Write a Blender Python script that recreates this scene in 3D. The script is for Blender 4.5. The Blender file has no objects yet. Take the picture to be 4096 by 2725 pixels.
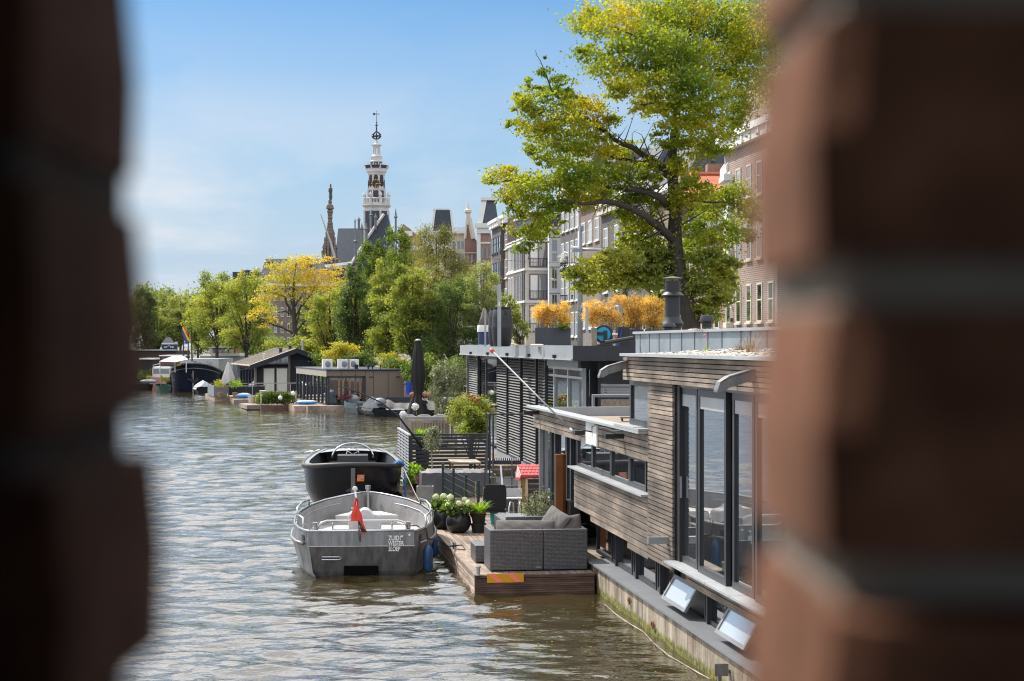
import bpy, math, random
import numpy as np
from mathutils import Vector, Matrix
R_ = math.radians
random.seed(7); rng = np.random.default_rng(11)
S = bpy.context.scene; COL = S.collection
F = 7200.0; CX = 2048.0; HY = 1378.0; CH = 4.0      # photo focal length, centre, horizon row, eye height
AX, AY = -.1359, .9907                               # direction of the near quay
def P(px, py, Y): return Vector(((px-CX)/F*Y, Y, CH-(py-HY)/F*Y))
def X(px, Y): return (px-CX)/F*Y
def Z(py, Y): return CH-(py-HY)/F*Y
def C(u, v, z): return Vector((u*AX+v*AY, u*AY-v*AX, z))
def UU(px, v):
    t = (px-CX)/F; y = v/(t*AY-AX); return t*y*AX+y*AY
def G(px, py, z):
    Y = (CH-z)*F/(py-HY); return Vector((X(px, Y), Y, z))
def uv_of(p): return (p[0]*AX+p[1]*AY, p[0]*AY-p[1]*AX)

# ---------------------------------------------------------------- materials
def newmat(name):
    m = bpy.data.materials.new(name); m.use_nodes = True
    nt = m.node_tree; b = nt.nodes['Principled BSDF']; return m, nt, b
def N(nt, t, **kw):
    n = nt.nodes.new(t)
    for k, v in kw.items():
        if k.startswith('i_'): n.inputs[k[2:].replace('_', ' ')].default_value = v
        else: setattr(n, k, v)
    return n
def rgb(c): return (c[0], c[1], c[2], 1)
def mixc(nt, fac, a, b, mode='MIX'):
    n = nt.nodes.new('ShaderNodeMix'); n.data_type = 'RGBA'; n.blend_type = mode
    def put(i, v):
        if isinstance(v, tuple): n.inputs[i].default_value = rgb(v)
        elif isinstance(v, (int, float)): n.inputs[i].default_value = v
        else: nt.links.new(v, n.inputs[i])
    put(0, fac); put(6, a); put(7, b); return n.outputs[2]
def ramp(nt, src, stops):
    n = nt.nodes.new('ShaderNodeValToRGB'); e = n.color_ramp.elements
    while len(e) < len(stops): e.new(.5)
    for i, (p, c) in enumerate(stops):
        e[i].position = p; e[i].color = rgb(c) if isinstance(c, tuple) else (c, c, c, 1)
    nt.links.new(src, n.inputs[0]); return n.outputs[0]
def coords(nt, scale=(1, 1, 1), rot=(0, 0, 0), kind='Object'):
    g = nt.nodes.new('ShaderNodeTexCoord') if kind != 'Pos' else nt.nodes.new('ShaderNodeNewGeometry')
    mp = nt.nodes.new('ShaderNodeMapping'); mp.inputs['Scale'].default_value = scale; mp.inputs['Rotation'].default_value = rot
    nt.links.new(g.outputs['Position' if kind == 'Pos' else kind], mp.inputs[0]); return mp.outputs[0]
def noise(nt, vec, scale, detail=4, rough=.6, dist=0):
    n = N(nt, 'ShaderNodeTexNoise'); n.inputs['Scale'].default_value = scale; n.inputs['Detail'].default_value = detail
    n.inputs['Roughness'].default_value = rough; n.inputs['Distortion'].default_value = dist
    nt.links.new(vec, n.inputs['Vector']); return n.outputs['Fac']
def bump(nt, b, h, strength=.3, dist=.02):
    n = N(nt, 'ShaderNodeBump'); n.inputs['Strength'].default_value = strength; n.inputs['Distance'].default_value = dist
    nt.links.new(h, n.inputs['Height']); nt.links.new(n.outputs[0], b.inputs['Normal']); return n
def mat(name, c, rough=.6, metal=0, var=.25, vs=4, bmp=.15, c2=None, stretch=(1, 1, 1), island=0, spec=.5):
    """plain weathered surface: two-tone noise, fine bump, optional per-piece variation"""
    m, nt, b = newmat(name); v = coords(nt, stretch, kind='Pos')
    f = noise(nt, v, vs, 6, .65)
    f = ramp(nt, f, [(.3, 0.0), (.7, 1.0)])
    dark = c2 if c2 else tuple(x*(1-var) for x in c)
    light = c if c2 else tuple(min(1, x*(1+var*.6)) for x in c)
    col = mixc(nt, f, dark, light)
    if island:
        g = N(nt, 'ShaderNodeNewGeometry')
        k = ramp(nt, g.outputs['Random Per Island'], [(0, 1-island), (1, 1+island*.4)])
        col = mixc(nt, 1.0, col, k, 'MULTIPLY')
    nt.links.new(col, b.inputs['Base Color'])
    b.inputs['Roughness'].default_value = rough; b.inputs['Metallic'].default_value = metal
    b.inputs['Specular IOR Level'].default_value = spec
    if bmp: bump(nt, b, noise(nt, v, vs*9, 4), bmp, .01)
    return m
def glassmat(name, c=(.02, .025, .03), rough=.03, wav=.0):
    m, nt, b = newmat(name)
    b.inputs['Base Color'].default_value = rgb(c); b.inputs['Roughness'].default_value = rough
    b.inputs['IOR'].default_value = 2.1; b.inputs['Specular IOR Level'].default_value = 1.0
    b.inputs['Coat Weight'].default_value = 1.0; b.inputs['Coat Roughness'].default_value = .01
    if wav: bump(nt, b, noise(nt, coords(nt, kind='Pos'), 1.2, 1), wav, .01)
    return m
def leafmat(name, cols, trans=.5, nscale=.5, lo=.35, hi=.65, jit=.35):
    """leaf colours: patches by position (real colour patches of autumn foliage) plus random leaf to leaf"""
    m, nt, b = newmat(name); nt.nodes.remove(b)
    out = [n for n in nt.nodes if n.type == 'OUTPUT_MATERIAL'][0]
    g = N(nt, 'ShaderNodeNewGeometry')
    f = noise(nt, coords(nt, kind='Pos'), nscale, 3, .6)
    f = ramp(nt, f, [(lo, 0.0), (hi, 1.0)])
    k = N(nt, 'ShaderNodeMath', operation='MULTIPLY_ADD'); nt.links.new(g.outputs['Random Per Island'], k.inputs[0]); k.inputs[1].default_value = jit*2; k.inputs[2].default_value = -jit
    s = N(nt, 'ShaderNodeMath', operation='ADD', use_clamp=True); nt.links.new(f, s.inputs[0]); nt.links.new(k.outputs[0], s.inputs[1])
    col = ramp(nt, s.outputs[0], [(i/(len(cols)-1), c) for i, c in enumerate(cols)])
    d = N(nt, 'ShaderNodeBsdfPrincipled'); d.inputs['Roughness'].default_value = .5; d.inputs['Specular IOR Level'].default_value = .35
    nt.links.new(col, d.inputs['Base Color'])
    t = N(nt, 'ShaderNodeBsdfTranslucent'); tc = mixc(nt, 1.0, col, (1.0, 1.0, .55), 'MULTIPLY'); tc2 = mixc(nt, 1.0, tc, (1.9, 1.9, 1.4), 'MULTIPLY'); nt.links.new(tc2, t.inputs[0])
    mx = N(nt, 'ShaderNodeMixShader'); mx.inputs[0].default_value = trans
    nt.links.new(d.outputs[0], mx.inputs[1]); nt.links.new(t.outputs[0], mx.inputs[2]); nt.links.new(mx.outputs[0], out.inputs[0])
    return m

# ---------------------------------------------------------------- objects
def tag(o, label=None, cat=None, group=None, kind=None):
    if label: o['label'] = label
    if cat: o['category'] = cat
    if group: o['group'] = group
    if kind: o['kind'] = kind
    return o
def thing(name, label, cat, loc, group=None):
    o = bpy.data.objects.new(name, None); COL.objects.link(o); o.location = loc; o.empty_display_size = .2
    return tag(o, label, cat, group)
def wloc(o):
    v = Vector((0, 0, 0))
    while o is not None: v += Vector(o.location); o = o.parent
    return v
def kids(o): return [c for c in bpy.data.objects if c.parent == o]
def dup(o, parent=None, delta=None, label=None, rz=None):
    ch = kids(o); c = o.copy(); COL.objects.link(c); c.parent = parent
    if delta is not None: c.location = Vector(o.location)+Vector(delta)
    if rz is not None: c.rotation_euler.z = rz
    if label: c['label'] = label
    for k in ch: dup(k, c)
    return c
class M:
    def __init__(s): s.v = []; s.f = []
    def add(s, vs, fs):
        k = len(s.v); s.v += [tuple(p) for p in vs]; s.f += [tuple(i+k for i in f) for f in fs]; return s
    def hexa(s, b, t):
        """eight corners: bottom ring b, top ring t (counter-clockwise seen from above)"""
        return s.add(list(b)+list(t), [(3, 2, 1, 0), (4, 5, 6, 7), (0, 1, 5, 4), (1, 2, 6, 5), (2, 3, 7, 6), (3, 0, 4, 7)])
    def box(s, x0, x1, y0, y1, z0, z1, tf=None):
        b = [(x0, y0), (x1, y0), (x1, y1), (x0, y1)]
        f = tf or (lambda x, y, z: Vector((x, y, z)))
        return s.hexa([f(x, y, z0) for x, y in b], [f(x, y, z1) for x, y in b])
    def cb(s, u0, u1, v0, v1, z0, z1):
        """box in the canal frame (u along the quay, v across)"""
        if u0 > u1: u0, u1 = u1, u0
        b = [(u0, v0), (u0, v1), (u1, v1), (u1, v0)]
        return s.hexa([C(u, v, z0) for u, v in b], [C(u, v, z1) for u, v in b])
    def prism(s, pts, off):
        n = len(pts); off = Vector(off); pts = [Vector(p) for p in pts]
        return s.add(pts+[p+off for p in pts], [tuple(range(n))[::-1], tuple(range(n, 2*n))]+[(i, (i+1) % n, (i+1) % n+n, i+n) for i in range(n)])
    def quad(s, a, b, c, d): return s.add([a, b, c, d], [(0, 1, 2, 3)])
    def tube(s, pts, rad, n=8, cap=True):
        pts = [Vector(p) for p in pts]; k = len(pts)
        if not isinstance(rad, (list, tuple)): rad = [rad]*k
        vs = []; up = None
        for i, p in enumerate(pts):
            d = (pts[min(i+1, k-1)]-pts[max(i-1, 0)]).normalized()
            if up is None: up = Vector((0, 0, 1)) if abs(d.z) < .9 else Vector((1, 0, 0))
            a = d.cross(up).normalized(); up = a.cross(d).normalized()
            for j in range(n):
                t = 2*math.pi*j/n; vs.append(p+(a*math.cos(t)+up*math.sin(t))*rad[i])
        fs = [(i*n+j, i*n+(j+1) % n, (i+1)*n+(j+1) % n, (i+1)*n+j) for i in range(k-1) for j in range(n)]
        if cap: fs += [tuple(range(n))[::-1], tuple((k-1)*n+j for j in range(n))]
        return s.add(vs, fs)
    def lathe(s, prof, c=(0, 0, 0), n=20, sq=False, rot=0, sx=1, sy=1):
        """profile of (radius, z); sq: square section"""
        if sq: n = 4; rot = rot+math.pi/4
        vs = []
        for r, z in prof:
            if sq: r *= math.sqrt(2)
            for j in range(n):
                t = 2*math.pi*j/n+rot; vs.append((c[0]+r*sx*math.cos(t), c[1]+r*sy*math.sin(t), c[2]+z))
        k = len(prof)
        fs = [(i*n+j, i*n+(j+1) % n, (i+1)*n+(j+1) % n, (i+1)*n+j) for i in range(k-1) for j in range(n)]
        fs += [tuple(range(n))[::-1], tuple((k-1)*n+j for j in range(n))]
        return s.add(vs, fs)
    def ball(s, c, r, n=10, m=6, sz=(1, 1, 1)):
        return s.lathe_s(c, r, n, m, sz)
    def lathe_s(s, c, r, n, m, sz):
        vs = []; 
        for i in range(m+1):
            a = -math.pi/2+math.pi*i/m
            for j in range(n):
                t = 2*math.pi*j/n; q = max(math.cos(a), .01)
                vs.append((c[0]+r*sz[0]*q*math.cos(t), c[1]+r*sz[1]*q*math.sin(t), c[2]+r*sz[2]*math.sin(a)))
        fs = [(i*n+j, i*n+(j+1) % n, (i+1)*n+(j+1) % n, (i+1)*n+j) for i in range(m) for j in range(n)]
        fs += [tuple(range(n))[::-1], tuple(m*n+j for j in range(n))]
        return s.add(vs, fs)
    def build(s, name, mt, parent=None, smooth=False, base=None, bevel=0, sub=0, autos=None):
        if not s.v: return None
        if parent is not None: o0 = wloc(parent)
        elif base is not None: o0 = Vector(base)
        else:
            a = np.array(s.v); o0 = Vector(((a[:, 0].min()+a[:, 0].max())/2, (a[:, 1].min()+a[:, 1].max())/2, a[:, 2].min()))
        me = bpy.data.meshes.new(name)
        me.from_pydata([(x-o0.x, y-o0.y, z-o0.z) for x, y, z in s.v], [], s.f); me.update()
        mts = mt if isinstance(mt, (list, tuple)) else [mt]
        for q in mts: me.materials.append(q)
        o = bpy.data.objects.new(name, me); COL.objects.link(o)
        if smooth:
            me.shade_smooth()
            if autos is not None:
                try: me.set_sharp_from_angle(angle=R_(autos))
                except Exception: pass
        if parent is not None: o.parent = parent
        else: o.location = o0
        if bevel:
            b = o.modifiers.new('b', 'BEVEL'); b.width = bevel; b.segments = 2; b.limit_method = 'ANGLE'
        if sub:
            b = o.modifiers.new('s', 'SUBSURF'); b.levels = b.render_levels = sub
        return o
def struct(name, mb, mt, **kw):
    o = mb.build(name, mt, **kw); o['kind'] = 'structure'; return o
def fast_mesh(name, verts, nper, mt, parent=None, base=None):
    """numpy mesh of separate polygons with nper corners each"""
    v = np.asarray(verts, dtype=np.float32)
    o0 = wloc(parent) if parent is not None else Vector(base) if base is not None else Vector(((v[:, 0].mean()), v[:, 1].mean(), v[:, 2].min()))
    v = v-np.array(o0[:], dtype=np.float32)
    nv = len(v); nf = nv//nper; me = bpy.data.meshes.new(name)
    me.vertices.add(nv); me.vertices.foreach_set('co', v.ravel())
    me.loops.add(nv); me.loops.foreach_set('vertex_index', np.arange(nv, dtype=np.int32))
    me.polygons.add(nf); me.polygons.foreach_set('loop_start', np.arange(0, nv, nper, dtype=np.int32))
    me.polygons.foreach_set('loop_total', np.full(nf, nper, dtype=np.int32))
    me.update(calc_edges=True); me.materials.append(mt)
    o = bpy.data.objects.new(name, me); COL.objects.link(o)
    if parent is not None: o.parent = parent
    else: o.location = o0
    return o
def leaf_verts(cent, size, up=.3, asp=.55, droop=0, dirs=None):
    n = len(cent)
    d = rng.normal(size=(n, 3)) if dirs is None else dirs+rng.normal(size=(n, 3))*.35
    d[:, 2] -= droop; d /= np.linalg.norm(d, axis=1)[:, None]+1e-9
    w = rng.normal(size=(n, 3)); w[:, 2] *= (1-up); w = np.cross(d, np.cross(w, d)); w /= np.linalg.norm(w, axis=1)[:, None]+1e-9
    s = size*(.6+.8*rng.random(n))[:, None]
    a = cent-d*s*.5; c = cent+d*s*.5; b = cent-d*s*.05+w*s*asp*.5; e = cent-d*s*.05-w*s*asp*.5
    return np.stack([a, b, c, e], axis=1).reshape(-1, 3)
def blob_points(blobs, n, clump=.18, shell=.5, per=40, spray=.95):
    """blobs: (x,y,z,rx,ry,rz); leaves gather in clumps set through each blob"""
    w = np.array([b[3]*b[4]*b[5] for b in blobs])**(2/3.); w = w/w.sum(); out = []
    for b, q in zip(blobs, w):
        k = max(1, int(n*q/per)); d = rng.normal(size=(k, 3)); d /= np.linalg.norm(d, axis=1)[:, None]
        r = (shell+(1-shell)*rng.random(k))**.7; c = d*r[:, None]
        s_ = np.repeat(.45+1.1*rng.random(k), per)[:, None]; g = rng.normal(size=(k*per, 3))
        a = rng.random(k)*6.283; ax = np.stack([np.cos(a), np.sin(a), -.25*np.ones(k)], 1)     # every clump is a flat spray along its own twig
        t = rng.normal(size=(k*per, 1))
        m = np.repeat(c, per, axis=0)+(g*np.array([.55, .55, .42+(.95-spray)*.5])+np.repeat(ax, per, axis=0)*t*spray)*clump*s_
        out.append(m*np.array(b[3:6])+np.array(b[:3]))
    return np.concatenate(out)
def foliage(name, blobs, n, size, mt, parent, clump=.18, shell=.4, per=40, up=.3, asp=.55, droop=0, base=None, spray=.95):
    return fast_mesh(name, leaf_verts(blob_points(blobs, n, clump, shell, per, spray), size, up, asp, droop), 4, mt, parent, base)
def blades(name, base, n, h, spread, w, mt, parent, lean=.5, rad=.1, flat=False):
    """strap leaves rising from a base and arching outwards"""
    vs = []
    b = Vector(base)
    for i in range(n):
        a = random.uniform(0, 6.283); r = rad*math.sqrt(random.random()); p = b+Vector((math.cos(a)*r, math.sin(a)*r, 0))
        a += random.uniform(-.6, .6); dr = Vector((math.cos(a), math.sin(a), 0)); sd = Vector((-dr.y, dr.x, 0))*w*.5
        hh = h*random.uniform(.55, 1); sp = spread*random.uniform(.2, 1)
        q = [p+dr*sp*(t**1.8)+Vector((0, 0, hh*(t-lean*t**3*.5))) for t in (0, .35, .7, 1)]
        for k in range(3):
            w0 = (1, 1, .7, .05)[k]; w1 = (1, 1, .7, .05)[k+1]
            vs += [q[k]-sd*w0, q[k]+sd*w0, q[k+1]+sd*w1, q[k+1]-sd*w1]
    return fast_mesh(name, [tuple(v) for v in vs], 4, mt, parent)
def text(name, body, mt, parent, loc, size, rot=(math.pi/2, 0, 0), ext=.002, shear=0, spc=1.0, xs=1.0, off=0):
    cu = bpy.data.curves.new(name, 'FONT'); cu.body = body; cu.size = size; cu.extrude = ext; cu.shear = shear; cu.space_character = spc; cu.offset = off
    o = bpy.data.objects.new('tmp', cu); COL.objects.link(o)
    dg = bpy.context.evaluated_depsgraph_get(); me = bpy.data.meshes.new_from_object(o.evaluated_get(dg))
    bpy.data.objects.remove(o); me.materials.clear(); me.materials.append(mt)
    t = bpy.data.objects.new(name, me); COL.objects.link(t); t.rotation_euler = rot; t.scale = (xs, 1, 1)
    t.parent = parent; t.location = Vector(loc)-(wloc(parent) if parent else Vector((0, 0, 0))); return t
# ---------------------------------------------------------------- palette
ALU = mat('aluminium', (.42, .42, .43), .38, .85, .15, 3, .1)
ALUD = mat('brushed_aluminium_dull', (.25, .245, .245), .4, .7, .4, 2.6, .12, stretch=(4, 4, .5))
STEEL = mat('stainless_steel', (.55, .55, .56), .22, .95, .1, 5, .05)
ANTH = mat('anthracite_metal', (.035, .037, .042), .42, .2, .2, 3, .05)
GREYMET = mat('grey_powder_coat', (.19, .20, .215), .5, .1, .15, 2, .05)
LGREY = mat('light_grey_metal', (.36, .375, .39), .5, .2, .15, 2, .06)
BLACK = mat('black_plastic', (.018, .018, .02), .45, 0, .2, 4, .1)
BLACKP = mat('black_gloss_hull', (.008, .009, .012), .22, 0, .3, 2, .03, spec=.3)
RUBBER = mat('black_rubber', (.022, .02, .019), .55, 0, .3, 5, .2)
WHITE = mat('white_paint', (.72, .72, .70), .5, 0, .1, 2, .05)
CREAM = mat('cream_render', (.56, .52, .44), .8, 0, .15, 1, .1)
CREAMP = mat('cream_plastic', (.55, .42, .30), .5, 0, .12, 4, .05)
SLATE = mat('slate_roof', (.035, .046, .068), .55, 0, .3, 2, .2)
GLASS = glassmat('window_glass', wav=.02)
GLASSD = glassmat('dark_glass', (.008, .01, .012), .04)
PALEGL = glassmat('sky_pale_glass', (.45, .47, .48), .25)  # reflected sky put into the pale base colour of the tilted panes
CURT = mat('white_curtain', (.6, .6, .55), .9, 0, .12, 6, .2, stretch=(6, 1, .3))
CORTEN = mat('corten_rust', (.23, .075, .018), .75, 0, .3, 3, .2)
CONC = mat('grey_concrete', (.20, .195, .18), .85, 0, .3, 3, .3)
TERRA = mat('terracotta', (.33, .16, .09), .8, 0, .2, 5, .1)
BLUE = mat('blue_plastic', (.01, .06, .42), .4, 0, .15, 5, .05)
LBLUE = mat('light_blue_plastic', (.05, .27, .62), .35, 0, .2, 5, .05)
TEAL = mat('teal_plastic', (.005, .30, .36), .4, 0, .15, 5, .05)
RED = mat('red_plastic', (.42, .045, .05), .4, 0, .15, 5, .05)
ORANGE = mat('orange_red', (.75, .07, .02), .4, 0, .1, 5, .02)
FABG = mat('grey_cushion_fabric', (.125, .115, .108), .95, 0, .2, 5, .4)
COVER = mat('grey_cover_fabric', (.085, .083, .09), .8, 0, .3, 3, .5)
BFAB = mat('black_canopy_fabric', (.02, .019, .02), .9, 0, .25, 6, .3)
WFAB = mat('pale_canopy_fabric', (.50, .49, .46), .9, 0, .12, 6, .3)
BARK = mat('bark', (.055, .045, .036), .9, 0, .4, 3, .8, stretch=(6, 6, 1.2))
SOIL = mat('soil', (.03, .022, .015), .95, 0, .4, 8, .5)
STRAW = mat('dry_straw', (.40, .27, .12), .8, 0, .3, 6, .2, island=.4)
BRICKR = None
def plankmat(name, c1, c2, along, pitch, axis='v', rough=.75, gap=.12, seed=0):
    """weathered planks: grain stretched along the boards, tone changes from board to board"""
    m, nt, b = newmat(name)
    v = coords(nt, (1, 1, 1), (0, 0, 0), 'Pos')
    st = [9, 9, 30]
    g = N(nt, 'ShaderNodeNewGeometry')
    mp = N(nt, 'ShaderNodeMapping'); mp.inputs['Rotation'].default_value = (0, 0, -R_(7.81) if True else 0)
    nt.links.new(g.outputs['Position'], mp.inputs[0])
    mp2 = N(nt, 'ShaderNodeMapping'); mp2.inputs['Scale'].default_value = along; nt.links.new(mp.outputs[0], mp2.inputs[0])
    f = noise(nt, mp2.outputs[0], 1.0, 6, .7)
    f = ramp(nt, f, [(.32, 0.0), (.66, 1.0)])
    col = mixc(nt, f, c1, c2)
    big = ramp(nt, noise(nt, v, .9, 4, .6), [(.33, .5), (.5, .95), (.64, 1.35)])
    col = mixc(nt, 1.0, col, big, 'MULTIPLY')
    isl = ramp(nt, g.outputs['Random Per Island'], [(0, .72), (1, 1.15)])
    col = mixc(nt, 1.0, col, isl, 'MULTIPLY')
    nt.links.new(col, b.inputs['Base Color']); b.inputs['Roughness'].default_value = rough
    bump(nt, b, f, .25, .006)
    return m
# along = frequencies for (x across, y along the quay, z up)
CLAD = plankmat('weathered_cladding', (.098, .076, .059), (.31, .245, .195), (6, 1.1, 9), .09)
DECKW = plankmat('weathered_decking', (.155, .115, .088), (.36, .28, .22), (22, 1.3, 8), .14)
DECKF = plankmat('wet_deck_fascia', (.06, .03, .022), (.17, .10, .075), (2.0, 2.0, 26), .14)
TEAK = plankmat('grey_teak', (.20, .16, .12), (.38, .32, .25), (8, 3, 14), .1)
TEAKD = plankmat('brown_teak_slats', (.11, .085, .05), (.26, .20, .125), (14, 14, 3), .1)
def gravelmat():
    m, nt, b = newmat('pale_gravel'); g = N(nt, 'ShaderNodeNewGeometry')
    c = ramp(nt, g.outputs['Random Per Island'], [(0, (.16, .15, .14)), (.5, (.42, .39, .35)), (.8, (.6, .57, .52)), (1, (.45, .30, .18))])
    nt.links.new(c, b.inputs['Base Color']); b.inputs['Roughness'].default_value = .9; return m
GRAVEL = gravelmat()
def brickmat(name, c1, c2, mortar, sc=1.0, bw=.22, rh=.065, ms=.012, ax='x'):
    """house brick, laid on vertical walls of any direction: horizontal run + height"""
    m, nt, b = newmat(name); g = N(nt, 'ShaderNodeNewGeometry')
    sp = N(nt, 'ShaderNodeSeparateXYZ'); nt.links.new(g.outputs['Position'], sp.inputs[0])
    ad = N(nt, 'ShaderNodeMath', operation='ADD'); nt.links.new(sp.outputs[0], ad.inputs[0]); nt.links.new(sp.outputs[1], ad.inputs[1])
    cb = N(nt, 'ShaderNodeCombineXYZ'); nt.links.new(ad.outputs[0], cb.inputs[0]); nt.links.new(sp.outputs[2], cb.inputs[1])
    t = N(nt, 'ShaderNodeTexBrick'); nt.links.new(cb.outputs[0], t.inputs['Vector'])
    t.inputs['Scale'].default_value = 1; t.inputs['Brick Width'].default_value = bw*sc; t.inputs['Row Height'].default_value = rh*sc
    t.inputs['Mortar Size'].default_value = ms*sc; t.inputs['Color1'].default_value = rgb(c1); t.inputs['Color2'].default_value = rgb(c2); t.inputs['Mortar'].default_value = rgb(mortar)
    f = ramp(nt, noise(nt, coords(nt, kind='Pos'), .35, 5), [(.3, .75), (.7, 1.15)])
    nt.links.new(mixc(nt, 1.0, t.outputs[0], f, 'MULTIPLY'), b.inputs['Base Color']); b.inputs['Roughness'].default_value = .85
    return m
BR_RED = brickmat('red_brick_wall', (.22, .085, .055), (.28, .12, .075), (.3, .26, .22))
BR_BRN = brickmat('brown_brick_wall', (.13, .085, .07), (.18, .115, .09), (.26, .23, .2))
BR_DRK = brickmat('dark_brick_wall', (.06, .052, .05), (.09, .075, .07), (.13, .12, .11))
BR_PNK = brickmat('pale_brick_wall', (.19, .12, .095), (.25, .165, .13), (.36, .31, .27), 1.6)
L_ = leafmat
LF_ELM = L_('elm_leaves', [(.085, .135, .012), (.16, .205, .016), (.27, .275, .02), (.42, .33, .03)], .5, .5, .34, .68, .12)
LF_GRN = L_('green_leaves', [(.06, .10, .025), (.11, .16, .034), (.19, .24, .05)], .45, .4)
LF_LIM = L_('light_green_leaves', [(.12, .155, .036), (.20, .23, .05), (.32, .315, .07)], .5, .45, jit=.2)
LF_DRK = L_('dark_green_leaves', [(.05, .085, .03), (.09, .135, .042), (.17, .215, .065)], .4, .8, jit=.3)
LF_YEL = L_('yellow_leaves', [(.19, .22, .035), (.33, .31, .045), (.45, .36, .055), (.47, .29, .06)], .45, .25, .3, .75, .14)
LF_GLD = L_('golden_bamboo_leaves', [(.36, .20, .06), (.58, .38, .11), (.70, .50, .16)], .4, 3.0)
LF_OLV = L_('olive_leaves', [(.07, .09, .045), (.17, .19, .11), (.36, .37, .27)], .2, 3.0, jit=.5)
LF_BRT = L_('bright_strap_leaves', [(.10, .20, .012), (.20, .34, .02), (.30, .40, .03)], .45, 4.0)
LF_FAR = L_('far_green_leaves', [(.11, .15, .06), (.18, .21, .075), (.29, .31, .10)], .45, .3, jit=.2)
LF_WIL = L_('willow_leaves', [(.10, .105, .03), (.17, .165, .045), (.27, .25, .065)], .4, .4)
PETW = mat('cream_petals', (.62, .66, .36), .8, 0, .15, 10, 0)
PETWW = mat('white_petals', (.85, .85, .80), .8, 0, .1, 10, 0)
PETP = mat('pink_petals', (.72, .20, .30), .8, 0, .2, 10, 0)
PETR = mat('red_petals', (.62, .05, .07), .8, 0, .2, 10, 0)
def wickermat():
    m, nt, b = newmat('grey_wicker'); g = N(nt, 'ShaderNodeNewGeometry')
    sp = N(nt, 'ShaderNodeSeparateXYZ'); nt.links.new(g.outputs['Position'], sp.inputs[0])
    ad = N(nt, 'ShaderNodeMath', operation='ADD'); nt.links.new(sp.outputs[0], ad.inputs[0]); nt.links.new(sp.outputs[1], ad.inputs[1])
    cb = N(nt, 'ShaderNodeCombineXYZ'); nt.links.new(ad.outputs[0], cb.inputs[0]); nt.links.new(sp.outputs[2], cb.inputs[1])
    t = N(nt, 'ShaderNodeTexBrick'); nt.links.new(cb.outputs[0], t.inputs['Vector']); t.inputs['Scale'].default_value = 1
    t.inputs['Brick Width'].default_value = .05; t.inputs['Row Height'].default_value = .022; t.inputs['Mortar Size'].default_value = .0045; t.inputs['Mortar Smooth'].default_value = .6
    t.inputs['Color1'].default_value = rgb((.16, .15, .152)); t.inputs['Color2'].default_value = rgb((.10, .095, .097)); t.inputs['Mortar'].default_value = rgb((.025, .025, .027))
    nt.links.new(t.outputs[0], b.inputs['Base Color']); b.inputs['Roughness'].default_value = .45; bump(nt, b, t.outputs[1], -.4, .004); return m
WICK = wickermat()
def watermat():
    m, nt, b = newmat('canal_water')
    b.inputs['Base Color'].default_value = (.040, .031, .011, 1); b.inputs['Roughness'].default_value = .03; b.inputs['IOR'].default_value = 2.1
    b.inputs['Specular IOR Level'].default_value = .65
    v = coords(nt, (1, 1, 1), (0, 0, .12), 'Pos')
    vs = coords(nt, (.62, 1.25, 1), (0, 0, .2), 'Pos')
    n1 = noise(nt, vs, .9, 3, .5, .6); n2 = noise(nt, vs, 3.4, 3, .55, .4); n3 = noise(nt, v, .12, 2, .5)
    n4 = noise(nt, vs, 9, 2, .5)
    def mul(a, k):
        q = N(nt, 'ShaderNodeMath', operation='MULTIPLY'); nt.links.new(a, q.inputs[0])
        if isinstance(k, float): q.inputs[1].default_value = k
        else: nt.links.new(k, q.inputs[1])
        return q.outputs[0]
    def add(a, c):
        q = N(nt, 'ShaderNodeMath', operation='ADD'); nt.links.new(a, q.inputs[0]); nt.links.new(c, q.inputs[1]); return q.outputs[0]
    calm = ramp(nt, n3, [(.35, .6), (.65, 1.0)])
    h = mul(add(mul(n2, .5), mul(n4, .16)), calm)
    bump(nt, b, h, 1.0, WAVE)
    return m
WAVE = .05
EXPO = .45
SKYTINT = (.47, .76, .97)
CLOUD = (7.5, 7.55, 7.8)
HAZEC = (4.7, 5.65, 6.9)
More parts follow.
